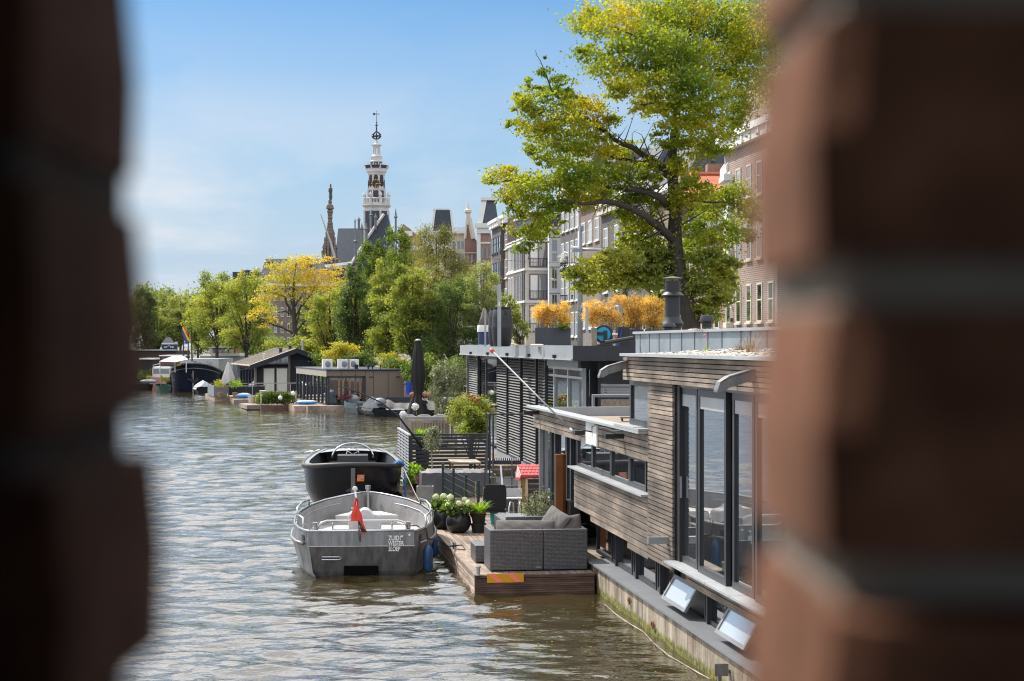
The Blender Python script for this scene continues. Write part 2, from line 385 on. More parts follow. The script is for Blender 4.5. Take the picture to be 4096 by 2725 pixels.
# ================================================================ water, ground
wm = watermat()
def water():
    X0, X1, Y0_, Y1 = -34., 9., 9., 150.
    nx, ny = 300, 940
    xs = np.linspace(X0, X1, nx+1); ys = Y0_*(Y1/Y0_)**np.linspace(0, 1, ny+1)      # rows grow with distance
    gx, gy = np.meshgrid(xs, ys); h = np.zeros_like(gx); rw = np.random.default_rng(5)
    dy = np.gradient(ys)[:, None]
    for k in range(46):
        lam = .20*(1.7/.20)**rw.random(); a = rw.normal()*.55+math.pi/2*1.03; kk = 2*math.pi/lam; amp = .0058*lam**.8*(.5+rw.random())
        if lam > 1.2: amp *= .7
        fade = np.clip((lam/(2.6*dy))-.6, 0, 1)
        h += amp*fade*np.sin(kk*(gx*math.cos(a)+gy*math.sin(a))+rw.random()*6.28+.8*np.sin(gx*.21+k)+.6*np.sin(gy*.17+2*k))
    patch = .75+.3*np.sin(gx*.13+1.1*np.sin(gy*.06))*np.sin(gy*.08+.5)
    edge = np.clip(np.minimum.reduce([(gx-X0)/2, (X1-gx)/2, (gy-Y0_)/1.0, (Y1-gy)/12]), 0, 1)
    sh = 1-.45*np.exp(-((gx-2)/3.0)**2)                # calmer between the hulls
    h *= patch*edge*sh
    v = np.stack([gx, gy, h], -1).reshape(-1, 3)
    i = np.arange(ny)[:, None]*(nx+1)+np.arange(nx)[None, :]; f = np.stack([i, i+1, i+nx+2, i+nx+1], -1).reshape(-1)
    far = [(-900, -30, 0), (900, -30, 0), (900, Y0_, 0), (-900, Y0_, 0), (-900, Y1, 0), (900, Y1, 0), (900, 2600, 0), (-900, 2600, 0), (-900, Y0_, 0), (X0, Y0_, 0), (X0, Y1, 0), (-900, Y1, 0), (X1, Y0_, 0), (900, Y0_, 0), (900, Y1, 0), (X1, Y1, 0)]
    nv = len(v); v = np.concatenate([v, np.array(far)]).astype(np.float32); f = np.concatenate([f, np.arange(nv, nv+16)]).astype(np.int32); nf = len(f)//4
    me = bpy.data.meshes.new('canal_water'); me.vertices.add(len(v)); me.vertices.foreach_set('co', v.ravel()); me.loops.add(len(f)); me.loops.foreach_set('vertex_index', f)
    me.polygons.add(nf); me.polygons.foreach_set('loop_start', np.arange(0, nf*4, 4, dtype=np.int32)); me.polygons.foreach_set('loop_total', np.full(nf, 4, dtype=np.int32)); me.update(calc_edges=True); me.shade_smooth(); me.materials.append(wm)
    o = bpy.data.objects.new('canal_water', me); COL.objects.link(o); o['kind'] = 'structure'
water()
LAND = [(13.1, -30), (2.8, 75), (-1, 95), (-4.2, 110), (-7.5, 122), (-10.8, 131), (-14.5, 146), (-19.5, 158), (-26, 178), (-34, 190), (-48, 197), (-400, 215), (-900, 900), (-900, 2600), (900, 2600), (900, -30)]
PAVE = mat('quay_paving', (.17, .15, .13), .9, 0, .3, .5, .2)
QB = brickmat('quay_wall_brick', (.09, .06, .045), (.12, .08, .06), (.14, .13, .11))
GZ = 1.25
m = M(); n = len(LAND)
m.add([(x, y, GZ) for x, y in LAND], [tuple(range(n))[::-1]])
o = struct('quay_ground', m, PAVE, base=(0, 0, 0))
bm_f = o.data.polygons[0]
if bm_f.normal.z < 0: o.data.flip_normals()
m = M()
for (a, b) in zip(LAND[:12], LAND[1:12]): m.quad((a[0], a[1], -.6), (b[0], b[1], -.6), (b[0], b[1], GZ), (a[0], a[1], GZ))
q = m.build('quay_wall', QB, base=(0, 0, 0)); tag(q, 'low dark brick quay wall along the water behind the houseboats', 'quay wall')

# ================================================================ brick opening in the foreground
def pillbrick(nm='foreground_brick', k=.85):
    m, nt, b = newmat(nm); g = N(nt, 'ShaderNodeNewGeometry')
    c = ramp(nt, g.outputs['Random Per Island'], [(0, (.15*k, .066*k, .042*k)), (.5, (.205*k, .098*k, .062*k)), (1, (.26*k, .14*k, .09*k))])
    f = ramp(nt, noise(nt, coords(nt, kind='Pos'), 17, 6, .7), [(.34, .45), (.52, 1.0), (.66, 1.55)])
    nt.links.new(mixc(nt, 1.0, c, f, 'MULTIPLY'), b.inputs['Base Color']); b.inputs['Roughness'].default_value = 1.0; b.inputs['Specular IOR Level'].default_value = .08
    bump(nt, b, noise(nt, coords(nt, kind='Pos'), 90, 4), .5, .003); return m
FB = pillbrick(); MORT = mat('foreground_mortar', (.34, .31, .265), .95, 0, .25, 30, .5)
def pillar(x_edge, sgn, y0, y1, zoff, jit, label, FB=None):
    t = thing('brick_pillar', label, 'brick pillar', (x_edge+sgn*.5, (y0+y1)/2, 2.9))
    mb = M(); mo = M(); pitch = .0755; r = random.Random(3 if sgn > 0 else 5)
    k0 = int((2.9-CH-zoff)/pitch); k1 = int((5.1-CH-zoff)/pitch)
    for k in range(k0, k1):
        z0 = CH+zoff+k*pitch; z1 = z0+pitch-.0135; x = x_edge+sgn*(jit.get(k, r.uniform(-.0045, .0035)))
        first = .1 if k % 2 else .205
        L = first; yn = y0+(.12*(z0-4)+.012 if sgn > 0 else 0)
        while abs(x-x_edge) < 1.2:
            xa, xb = sorted((x, x+sgn*L)); ya = yn+r.uniform(-.004, .004); yb = y1+r.uniform(-.003, .003); s = .009 if sgn > 0 else .006
            # brick with worn, chamfered arrises
            mb.add([(xa+s, ya, z0), (xb-s, ya, z0), (xb, ya+s, z0), (xb, yb-s, z0), (xb-s, yb, z0), (xa+s, yb, z0), (xa, yb-s, z0), (xa, ya+s, z0),
                    (xa+s, ya-.001, (z0+z1)/2), (xb-s, ya-.001, (z0+z1)/2), (xb+.001, ya+s, (z0+z1)/2), (xb+.001, yb-s, (z0+z1)/2), (xb-s, yb, (z0+z1)/2), (xa+s, yb, (z0+z1)/2), (xa-.001, yb-s, (z0+z1)/2), (xa-.001, ya+s, (z0+z1)/2),
                    (xa+s*1.3, ya+s*.4, z1), (xb-s*1.3, ya+s*.4, z1), (xb-s*.3, ya+s*1.3, z1), (xb-s*.3, yb-s*1.3, z1), (xb-s*1.3, yb-s*.4, z1), (xa+s*1.3, yb-s*.4, z1), (xa+s*.3, yb-s*1.3, z1), (xa+s*.3, ya+s*1.3, z1)],
                   [tuple(range(8))[::-1], tuple(range(16, 24))]+[(i, (i+1) % 8, (i+1) % 8+8, i+8) for i in range(8)]+[(i+8, (i+1) % 8+8, (i+1) % 8+16, i+16) for i in range(8)])
            x += sgn*(L+.011); L = .205
    xa, xb = sorted((x_edge+sgn*.0055, x_edge+sgn*1.2))
    mo.box(xa, xb, y0+(.030 if sgn > 0 else .008), y1-.008, 2.88, 5.1)
    mb.build('brickwork', FB or globals()['FB'], t); mo.build('mortar', MORT if FB is None else mat('shade_toned_mortar', (.04, .036, .034), 1, 0, .25, 30, .5, spec=.08), t)  # left pillar gets a darker mortar copy, its shade put into the colour
def shade_chamber():  # unseen chamber added around the camera to keep skylight off the pillars
    t = thing('brick_shade_chamber', 'unseen brick chamber added around the viewpoint to darken the two foreground pillars', 'wall', (0, -1, 2.9)); DB = mat('dark_room_brick', (.08, .045, .035), .95, 0, .3, 6, .2)
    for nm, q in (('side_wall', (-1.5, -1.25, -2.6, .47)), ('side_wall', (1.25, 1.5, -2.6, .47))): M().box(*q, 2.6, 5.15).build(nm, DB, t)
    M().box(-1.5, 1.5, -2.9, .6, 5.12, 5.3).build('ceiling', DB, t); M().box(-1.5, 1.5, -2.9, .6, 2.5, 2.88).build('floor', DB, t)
pillar(-.1195, -1, .45, .59, .054, {0: .003, -1: .0, -2: -.0055, -3: -.001, 1: .005}, 'dark shaded brick pillar filling the left edge of the view, out of focus', pillbrick('shade_toned_foreground_brick', .2))  # darker brick copy: shade on this pillar put into the colour
shade_chamber()
pillar(.0790, 1, .435, .585, .0225, {}, 'blurred brick pillar on the right with its side lit by the sun')

# ================================================================ near houseboat (weathered wooden cladding)
NB = thing('houseboat', 'nearest houseboat, clad in weathered wood boards with black framed sliding windows', 'houseboat', C(27, 7.5, 0))
def hullmat():
    m, nt, b = newmat('stained_concrete_hull'); g = N(nt, 'ShaderNodeNewGeometry'); v = coords(nt, (1, 1, .28), kind='Pos')
    f = ramp(nt, noise(nt, v, 2.6, 6, .7), [(.35, 0.0), (.65, 1.0)]); c = mixc(nt, f, (.15, .11, .075), (.40, .35, .27))
    st = ramp(nt, noise(nt, coords(nt, (6, 6, .7), kind='Pos'), 1.1, 4, .6), [(.5, 1.0), (.68, .45)])
    c = mixc(nt, 1.0, c, st, 'MULTIPLY')
    sp = N(nt, 'ShaderNodeSeparateXYZ'); nt.links.new(g.outputs['Position'], sp.inputs[0])
    w = N(nt, 'ShaderNodeMath', operation='MULTIPLY_ADD'); nt.links.new(noise(nt, coords(nt, kind='Pos'), 3, 4), w.inputs[0]); w.inputs[1].default_value = .16; nt.links.new(sp.outputs[2], w.inputs[2])
    mo = ramp(nt, w.outputs[0], [(.15, 1.0), (.215, 0.0)])
    mc = mixc(nt, ramp(nt, noise(nt, coords(nt, kind='Pos'), 14, 3), [(.35, 0.0), (.65, 1.0)]), (.03, .035, .008), (.20, .19, .02))
    nt.links.new(mixc(nt, mo, c, mc), b.inputs['Base Color']); b.inputs['Roughness'].default_value = .9
    bump(nt, b, noise(nt, coords(nt, kind='Pos'), 12, 5), .6, .02); return m
HULLM = hullmat()
U0 = 14.0; UE = UU(2134, 5.3)                     # near end (outside the frame) and far end
UT0 = UU(2592, 5.3); UT1 = UU(2518, 5.35)         # tower starts
M().cb(U0, UE, 5.3, 10.5, -.6, .40).build('hull', HULLM, NB)
M().cb(U0, 29.3, 5.24, 5.62, .425, .455).build('ledge', GREYMET, NB)
core = M(); core.cb(U0, UE-.1, 6.3, 10.3, .45, 2.5); core.build('inner_wall', ANTH, NB)
def boards(name, u0, u1, v, z0, z1, pitch, mt, parent, thick=.03, z0b=None, seed=1, gap=.013, segs=2.6):
    """horizontal cladding boards, each its own length and slightly uneven; z0b: lower edge height at the far end"""
    mb = M(); r = random.Random(seed); nrow = int(round((z1-min(z0, z0b if z0b is not None else z0))/pitch)); 
    for k in range(nrow):
        zb = z1-(k+1)*pitch; zt = z1-k*pitch-gap; ua = u0; ub = u1
        if z0b is not None:
            # skip what lies below the sloping lower edge
            def low(u): return z0+(z0b-z0)*(u-u0)/(u1-u0)
            if zb+pitch*.5 < low(u1) and z0b > z0:
                ub = u0+(u1-u0)*max(0, min(1, (zb+pitch*.5-z0)/(z0b-z0)))
        cuts = [ua]; 
        while cuts[-1] < ub-.05: cuts.append(min(ub, cuts[-1]+segs*r.uniform(.6, 1.3)))
        for a, c in zip(cuts, cuts[1:]):
            dv = r.uniform(-.002, .002)
            mb.cb(a+.0015, c-.0015, v+dv, v+thick, zb, zt)
    return mb.build(name, mt, parent)
# backing behind boards + lower panel, upper panel
bk = M(); bk.cb(UT0, UU(2296, 5.3), 5.335, 5.5, 1.22, 1.86); bk.cb(UT0, UE, 5.335, 5.5, 2.395, 2.74); bk.cb(UU(2692, 5.3), UT0+.0, 5.335, 5.5, 1.06, 3.5); bk.cb(U0, UU(2692, 5.3), 5.50, 5.6, .86, 1.13)
bk.cb(U0, UU(2491, 5.2), 5.30, 5.42, 3.52, 3.83); bk.build('wall_backing', ANTH, NB)
boards('lower_cladding', UT0, UU(2296, 5.3), 5.3, 1.0, 1.865, .0965, CLAD, NB, z0b=1.19, seed=2)
boards('parapet_cladding', UT0, UE, 5.3, 2.38, 2.745, .0965, CLAD, NB, seed=3)
boards('pier_cladding', UU(2692, 5.3), UT0, 5.292, 1.0, 3.5, .0633, CLAD, NB, seed=4, segs=9)
boards('header_cladding', U0, UU(2491, 5.2), 5.2, 3.49, 3.83, .0575, CLAD, NB, seed=5, thick=.09)
boards('base_strip_cladding', U0, UU(2692, 5.3), 5.47, .87, 1.13, .09, CLAD, NB, seed=6)
# copings and sills
M().cb(UT0, UE+.05, 5.16, 5.42, 2.75, 2.785).build('coping', LGREY, NB)
mb = M(); seg = (UU(2292, 5.3)-UT0)/4
for k in range(4): mb.cb(UT0+k*seg+.01, UT0+(k+1)*seg-.01, 5.2, 5.46, 1.868, 1.897)
mb.build('sill', LGREY, NB)
mb = M(); L = UU(2684, 5.3)-U0
for k in range(8): mb.cb(U0+k*L/8+.008, U0+(k+1)*L/8-.008, 5.18, 5.5, 1.14, 1.168)
mb.build('sill', LGREY, NB)
mb = M(); mb.cb(UT0, UT1+.25, 5.16, 5.5, 2.789, 2.82); mb.build('sill', LGREY, NB)
# lower windows
def fixwin(u0, u1, v, z0, z1, fr=.05, parent=NB, mullu=None, gl=None, dep=.06, fm=None, name='window', rail=None, skew=0):
    """framed pane; the frame is proud of the glass"""
    if u0 > u1: u0, u1 = u1, u0
    f = M(); f.cb(u0, u1, v, v+dep, z0, z0+fr).cb(u0, u1, v, v+dep, z1-fr, z1).cb(u0, u0+fr, v+.002, v+dep, z0+fr, z1-fr).cb(u1-fr, u1, v+.002, v+dep, z0+fr, z1-fr)
    for q in (mullu or []): f.cb(q-.02, q+.02, v+.004, v+dep, z0+fr, z1-fr)
    if rail: f.cb(u0+fr, u1-fr, v+.006, v+dep, rail-.03, rail+.03)
    w = f.build(name, fm or ANTH, parent); a_, b_, c_, d_, e_ = u0+fr*.5, u1-fr*.5, v+dep*.5, z0+fr*.5, z1-fr*.5
    M().hexa([C(a_, c_+skew, d_), C(a_, c_+skew+.012, d_), C(b_, c_+.012, d_), C(b_, c_, d_)], [C(a_, c_+skew, e_), C(a_, c_+skew+.012, e_), C(b_, c_+.012, e_), C(b_, c_, e_)]).build('pane', gl or GLASS, w); return w
edges = [2385, 2451, 2531, 2628, 2700]
for a, b in zip(edges, edges[1:]): fixwin(UU(a, 5.58)-.0, UU(b, 5.58)+.07, 5.58, .465, 1.42, .06, gl=GLASSD)
for a in edges[1:-1]+[2815]: u = UU(a, 5.5); M().cb(u-.0, u+.068, 5.545, 5.66, .46, 1.3 if a < 2700 else .9).build('mullion', ANTH, NB)
u_a = UU(2700, 5.58)
fixwin(UU(2815, 5.58)-.02, UU(2905, 5.58), 5.58, .465, .87, .05, gl=GLASSD)
mb = M(); mb.cb(U0, UU(2700, 5.58), 5.66, 5.7, .46, .9); mb.build('dark_recess', BLACK, NB)
# two hopper windows tilted out over the ledge
for (a, b) in ((2713, 2808), (2935, 3055)):
    ua = UU(a, 5.57); ub = UU(b, 5.57)
    def hp(u, t, o=0): return C(u, 5.55-.19*t-o*.9, .86-.32*t+o*.5)
    fr = M()
    for (u_0, u_1, t0, t1) in ((ub, ua, 0, .13), (ub, ua, .87, 1), (ub, ub+.07, .13, .87), (ua-.07, ua, .13, .87)):
        fr.hexa([hp(u_0, t1), hp(u_1, t1), hp(u_1, t0), hp(u_0, t0)], [hp(u_0, t1, .035), hp(u_1, t1, .035), hp(u_1, t0, .035), hp(u_0, t0, .035)])
    w = fr.build('hopper_window', GREYMET, NB)
    M().hexa([hp(ub+.05, .9, .004), hp(ua-.05, .9, .004), hp(ua-.05, .1, .004), hp(ub+.05, .1, .004)], [hp(ub+.05, .9, .02), hp(ua-.05, .9, .02), hp(ua-.05, .1, .02), hp(ub+.05, .1, .02)]).build('pane', PALEGL, w)
# strip windows above the lower panel
ed = [2316, 2376, 2452, 2526, 2594]
for i, (a, b) in enumerate(zip(ed, ed[1:])): fixwin(UU(a, 5.4), UU(b, 5.4)+.02, 5.365, 1.9, 2.39, .075 if i in (1, 3) else .05)
# end section: tall sliding doors
ed = [2158, 2206, 2268, 2312]
for a, b in zip(ed, ed[1:]): fixwin(UU(a, 5.5)-.02, UU(b, 5.5)+.03, 5.48, .45, 2.38, .07)
mb = M(); u = UU(2158, 5.42); mb.cb(u-.0, u+.06, 5.42, 5.5, .45, 2.38); mb.build('corner_post', ALU, NB)
for a in (2206, 2268): u = UU(a, 5.4); M().cb(u-.13, u, 5.45, 5.5, .45, 2.38).build('door_post', ANTH, NB)
mb = M(); mb.cb(UU(2312, 5.5), UU(2296, 5.5)+.3, 5.36, 5.5, .45, 1.2); mb.build('door_post', ANTH, NB)
M().cb(UU(2158, 5.5)+.02, UE, 5.5, 10.3, .42, 2.5).build('end_wall', ANTH, NB)
# terrace
M().cb(UT1, UE+.2, 5.42, 10.3, 2.5, 2.56).build('terrace_floor', mat('terrace_planks', (.26, .205, .155), .8, 0, .2, 2, .2, stretch=(.4, 6, 1)), NB)
M().cb(UE+.2, UE+.32, 5.42, 10.3, 2.4, 2.74).build('terrace_upstand', LGREY, NB)
# upper box: corner window, big windows
fixwin(UT0+.0, UT1, 5.35, 2.82, 3.49, .09)
M().cb(U0, UT1-.02, 6.1, 10.3, 2.5, 3.8).build('upper_room', ANTH, NB)
M().cb(UT1-.06, UT1, 5.36, 6.2, 2.57, 3.49).build('upper_end_wall', GREYMET, NB)
big = [(2700, 2815), (2829, 2943), (2957, 3045), (3062, 3200)]
M().cb(U0, UU(2692, 5.3), 5.36, 5.5, 3.44, 3.49).build('track', GREYMET, NB)
for i, (a, b) in enumerate(big):
    u0 = UU(b, 5.46); u1 = UU(a, 5.46); v = 5.34 if i % 2 else 5.375
    w = fixwin(u0, u1, v, 1.17, 3.44, .085, name='sliding_window')
    M().cb(u0+.085, u1-.085, v+.01, v+.03, 3.2, 3.355).build('blind_box', LGREY, w)
mb = M(); u = UU(2693, 5.3); mb.cb(u-.16, u, 5.345, 5.5, 1.17, 3.49); mb.build('window_jamb', BLACK, NB)
mb = M(); u = UU(2735, 5.5); 
for k in range(27): mb.cb(u-.035, u+.035, 5.385, 5.391, 1.35+k*.068, 1.38+k*.068)
mb.build('venetian_blind', WHITE, NB)
M().cb(UU(2722, 5.36)-.02, UU(2722, 5.36)+.02, 5.35, 5.375, 2.0, 2.28).build('handle', ALU, NB)
# roof edge, gravel roof, zinc upper storey
r1 = M(); u1 = UU(2478, 5.1); r1.cb(U0, u1, 5.10, 5.32, 3.832, 3.872); r1.cb(u1-.12, u1, 5.32, 7.0, 3.832, 3.872); r1.build('roof_edge', LGREY, NB)
M().cb(U0, u1-.1, 5.3, 10.3, 3.75, 3.84).build('roof', CONC, NB)
pts = []
for k in range(2600):
    u = random.uniform(19, UU(2560, 5.4)); v = random.uniform(5.34, 6.95); s = random.uniform(.02, .045); c = C(u, v, 3.835+(v-5.34)*.05+.01*math.sin(u*3)+s*.25)
    pts.append((c, s))
mb = M()
for c, s in pts: mb.lathe_s(c, s, 5, 3, (1, .8, .5))
g_ = mb.build('gravel', GRAVEL, NB); g_['kind'] = 'stuff'
ZUN = mat('zinc_cladding', (.27, .31, .34), .45, .35, .22, 1.1, .1, stretch=(1, 1, 1.6))
za = [UU(p, 7.0) for p in (3120, 3055, 2994, 2959, 2887, 2832, 2779, 2726, 2677, 2629, 2585, 2542, 2519)]
z = M(); se = M(); prev = None
def zv(u): return 7.0+.0035*(u-28.5)**2
for a, b in zip(za, za[1:]): z.hexa([C(a, zv(a), 3.8), C(a, zv(a)+.5, 3.8), C(b, zv(b)+.5, 3.8), C(b, zv(b), 3.8)], [C(a, zv(a), 4.2), C(a, zv(a)+.5, 4.2), C(b, zv(b)+.5, 4.2), C(b, zv(b), 4.2)])
for a in za[1:-1]: se.cb(a-.008, a+.008, zv(a)-.014, zv(a), 3.84, 4.2)
z.build('zinc_wall', ZUN, NB); se.build('zinc_seam', ZUN, NB)
e = M()
for a, b in zip(za, za[1:]): e.hexa([C(a, zv(a)-.06, 4.2), C(a, zv(a)+.1, 4.2), C(b, zv(b)+.1, 4.2), C(b, zv(b)-.06, 4.2)], [C(a, zv(a)-.06, 4.245), C(a, zv(a)+.1, 4.245), C(b, zv(b)+.1, 4.245), C(b, zv(b)-.06, 4.245)])
e.build('zinc_edge', LGREY, NB)
M().cb(za[0], za[-1]-.05, 7.2, 10.5, 4.12, 4.2).build('upper_roof', CONC, NB)
mb = M()
for k in range(420):
    u = random.uniform(23, 33); v = random.uniform(7.15, 8.2); s = random.uniform(.02, .04); mb.lathe_s(C(u, v, 4.2+s*.2), s, 5, 3, (1, .8, .5))
for k in range(3): mb.lathe_s(C(UU(2765+k*9, 7.3), 7.3, 4.23), .06, 6, 4, (1.3, 1, .7))
g_ = mb.build('roof_gravel', GRAVEL, NB); g_['kind'] = 'stuff'
# spouts: box gutters with a rounded lip throwing water clear of the wall
def spout(u, parent, ln=.42, w=.26, z=3.66, v0=5.24):
    s = M(); prof = [(0, .0), (-.12, -.02), (-ln*.72, -.08), (-ln*.93, -.14), (-ln, -.23), (-ln+.05, -.24), (-ln*.7, -.19), (-.05, -.11), (0, -.11)]
    s.prism([C(u-w/2, v0+a, z+b) for a, b in prof], C(u-w/2+.02, 0, 0)-C(u-w/2, 0, 0))
    s.prism([C(u+w/2-.02, v0+a, z+b) for a, b in prof], C(u+.02, 0, 0)-C(u, 0, 0))
    for (a, b), (c, d) in zip(prof[:4], prof[1:5]): s.hexa([C(u-w/2, v0+a, z+b-.012), C(u+w/2, v0+a, z+b-.012), C(u+w/2, v0+c, z+d-.012), C(u-w/2, v0+c, z+d-.012)][::-1], [C(u-w/2, v0+a, z+b+.012), C(u+w/2, v0+a, z+b+.012), C(u+w/2, v0+c, z+d+.012), C(u-w/2, v0+c, z+d+.012)][::-1])
    return s.build('rain_spout', ALUD, parent)
spout(UU(3015, 5.2), NB, ln=.46, w=.17, z=3.73); spout(UU(2508, 5.2), NB, ln=.46, w=.17, z=3.76)
mb = M()
for px, zz in ((2145, 2.665), (2480, 2.63)): u = UU(px, 5.25); mb.cb(u-.05, u+.05, 5.02 if px > 2200 else 5.0, 5.32, zz-.035, zz+.035)
u = UU(2565, 7.0); mb.tube([C(UU(2538, 7), 6.98, 4.12), C(UU(2538, 7)+.1, 6.45, 4.03)], .045, 8)
mb.build('drain_outlet', BLACK, NB)
u = UU(2668, 5.28); M().cb(u-.06, u+.06, 5.02, 5.30, 1.36, 1.45).build('drain_outlet', ALU, NB)
# lamp, white plate, cable
wp = M().cb(UU(2388, 5.28), UU(2345, 5.28), 5.27, 5.3, 2.36, 2.74).build('white_panel', WHITE, NB)
u = UU(2345, 5.2)
sl = M(); sl.tube([C(u-.15, 5.27, 2.58), C(u-.15, 5.12, 2.6), C(u-.15, 5.1, 2.52)], .012, 6); sl.cb(u-.2, u+.05, 4.98, 5.14, 2.53, 2.60); sl.build('wall_lamp', BLACK, NB)
cb_ = M(); us = [UU(p, 5.28) for p in (2372, 2385, 2400, 2430, 2460, 2490)]
cb_.tube([C(us[0], 5.28, 2.52), C(us[0], 5.26, 2.66), C(us[1], 5.26, 2.71), C(us[2], 5.26, 2.69), C(us[3], 5.26, 2.70), C(us[4], 5.26, 2.69), C(us[5], 5.26, 2.72)], .012, 6); cb_.build('cable', LGREY, NB)
# fairlead ring and mooring eye on the hull, cable at the water
for px, py in ((2518, 2403), (2612, 2500)):
    u = UU(px, 5.28); zz = Z(py, C(u, 5.28, 0).y); mb = M(); mb.tube([C(u+.05*math.cos(t), 5.27, zz+.05*math.sin(t)) for t in [k*math.pi/5 for k in range(11)]], .012, 6); mb.build('mooring_ring', CORTEN, NB)
u = UU(2885, 5.2); mb = M(); mb.cb(u-.04, u+.04, 5.12, 5.3, .22, .26); mb.cb(u-.02, u+.02, 5.16, 5.2, .0, .3); mb.cb(u-.10, u-.07, 5.1, 5.26, .2, .34); mb.build('mooring_bracket', ALUD, NB)
# roof furniture of the near houseboat
def flue(p, label, r=.15, h=1.13):
    t = thing('chimney_flue', label, 'chimney', p)
    M().lathe([(r*1.25, 0), (r*1.15, .12), (r*1.45, .2), (r*1.5, .215), (r*1.02, .33), (r, .35), (r, h*.68)], p, 28).build('pipe', BLACK, t, True, autos=35)
    M().lathe([(r*1.0, h*.66), (r*1.5, h*.67), (r*1.5, h*.685), (r*1.02, h*.74)], p, 28).build('storm_collar', BLACK, t, True, autos=35)
    M().lathe([(r*1.02, h*.74), (r*1.02, h*.93), (r*.95, h*.93), (r*.95, h*.75)], p, 28).build('cowl', BLACK, t, True, autos=35)
    c = M(); c.lathe([(r*1.3, h*.975), (r*1.32, h*.985), (r*.3, h*1.01), (.01, h*1.012)], p, 28)
    for k in range(4): a = k*math.pi/2+.7; c.tube([(p[0]+r*.95*math.cos(a), p[1]+r*.95*math.sin(a), p[2]+h*.92), (p[0]+r*.95*math.cos(a), p[1]+r*.95*math.sin(a), p[2]+h*.985)], .008, 5)
    c.build('cap', ALUD, t, True, autos=35); return t
p = P(2690, 1334, 35.6); p.z = 4.2; flue(p, 'tall black flue pipe with storm collar standing before the elm trunk')
def vent(p, r, h, label):
    t = thing('roof_vent', label, 'roof vent', p, 'small black roof vents')
    M().lathe([(r*.75, 0), (r*.75, h*.25), (r*.7, h*.27), (r*.7, h*.6)], p, 20).build('pipe', BLACK, t, True, autos=35)
    M().lathe([(r*.7, h*.6), (r, h*.66), (r, h*.74), (r*.8, h*.97), (r*.3, h), (.01, h)], p, 20).build('cap', ANTH, t, True, autos=35); return t
p = P(2827, 1330, 33.5); p.z = 4.19; vent(p, .135, .36, 'squat black mushroom vent right of the tall flue')
p = P(2675, 1330, 34.6); p.z = 4.19; vent(p, .14, .22, 'low black vent right in front of the tall flue')
t = thing('dry_grass_clump', 'flat mound of dry straw on the zinc roof edge', 'dry plant', C(UU(2910, 7.4), 7.4, 4.2))
blades('dry_blades', wloc(t), 260, .11, .35, .008, STRAW, t, rad=.5)
def weeds(p, n, h, sp, label, mt=STRAW, rad=.1):
    t = thing('dry_grass_clump' if mt is STRAW else 'roof_plant', label, 'dry plant' if mt is STRAW else 'plant', p); blades('blades', p, n, h, sp, .005, mt, t, rad=rad, lean=.3); return t
weeds(C(UU(2972, 6.6), 6.6, 3.86), 150, .20, .12, 'straw coloured tuft of dry grass growing in the pale roof gravel', rad=.12)
weeds(C(UU(3003, 6.0), 6.0, 3.86), 60, .42, .3, 'tall thin dry weeds on the gravel roof beside the brick pillar', rad=.1)
t = weeds(C(UU(2825, 6.3), 6.3, 3.86), 16, .22, .12, 'small green chive plant with a pink head in the roof gravel', LF_BRT, rad=.02)
mb = M(); mb.lathe_s(C(UU(2819, 6.3), 6.3, 4.13), .018, 7, 5, (1, 1, 1)); mb.tube([C(UU(2825, 6.3), 6.3, 3.87), C(UU(2819, 6.3), 6.3, 4.12)], .003, 5); mb.build('flower_head', PETP, t)
# terrace furniture
t = thing('terrace_bench', 'long grey metal bench on the wooden terrace by the dark houseboat wall', 'bench', C(38.0, 8.2, 2.56))
y = 38.6; x0 = X(2370, y); x1 = X(2530, y); zt = Z(1580, y)
M().box(x0, x1, y, y+.4, zt-.05, zt).build('seat', GREYMET, t)
mb = M(); mb.box(x0, x0+.05, y+.003, y+.397, 2.56, zt-.05); mb.build('leg', GREYMET, t); mb = M(); mb.box(x1-.05, x1, y+.003, y+.397, 2.56, zt-.05); mb.build('leg', GREYMET, t)
y = 33.5; x0 = X(2482, y); t = thing('plant_trolley', 'small wooden plant trolley on castors at the terrace corner', 'trolley', (x0+.15, y+.15, 2.56))
M().box(x0, x0+.3, y, y+.3, 2.62, 2.65).build('board', TEAK, t)
for dx in (.04, .26):
    for dy in (.04, .26): M().lathe_s((x0+dx, y+dy, 2.59), .03, 8, 6, (.5, 1, 1)).build('castor', BLACK, t)
# flag pole with the orange tip, leaning out from the parapet
t = thing('leaning_pole', 'long grey pole with an orange tip leaning out from the wooden parapet', 'pole', C(UU(2305, 5.28), 5.25, 2.43))
a = P(2298, 1733, C(UU(2300, 5.22), 5.22, 0).y); b = P(1970, 1405, 33.5); d = (b-a).normalized()
M().tube([a, b], .016, 10).build('shaft', GREYMET, t, True); M().tube([a-d*.02, a+d*.16], .032, 10).build('socket', GREYMET, t, True)
M().tube([b-d*.02, b+d*.05, b+d*.085], [.038, .042, .02], 10).build('tip', ORANGE, t, True)
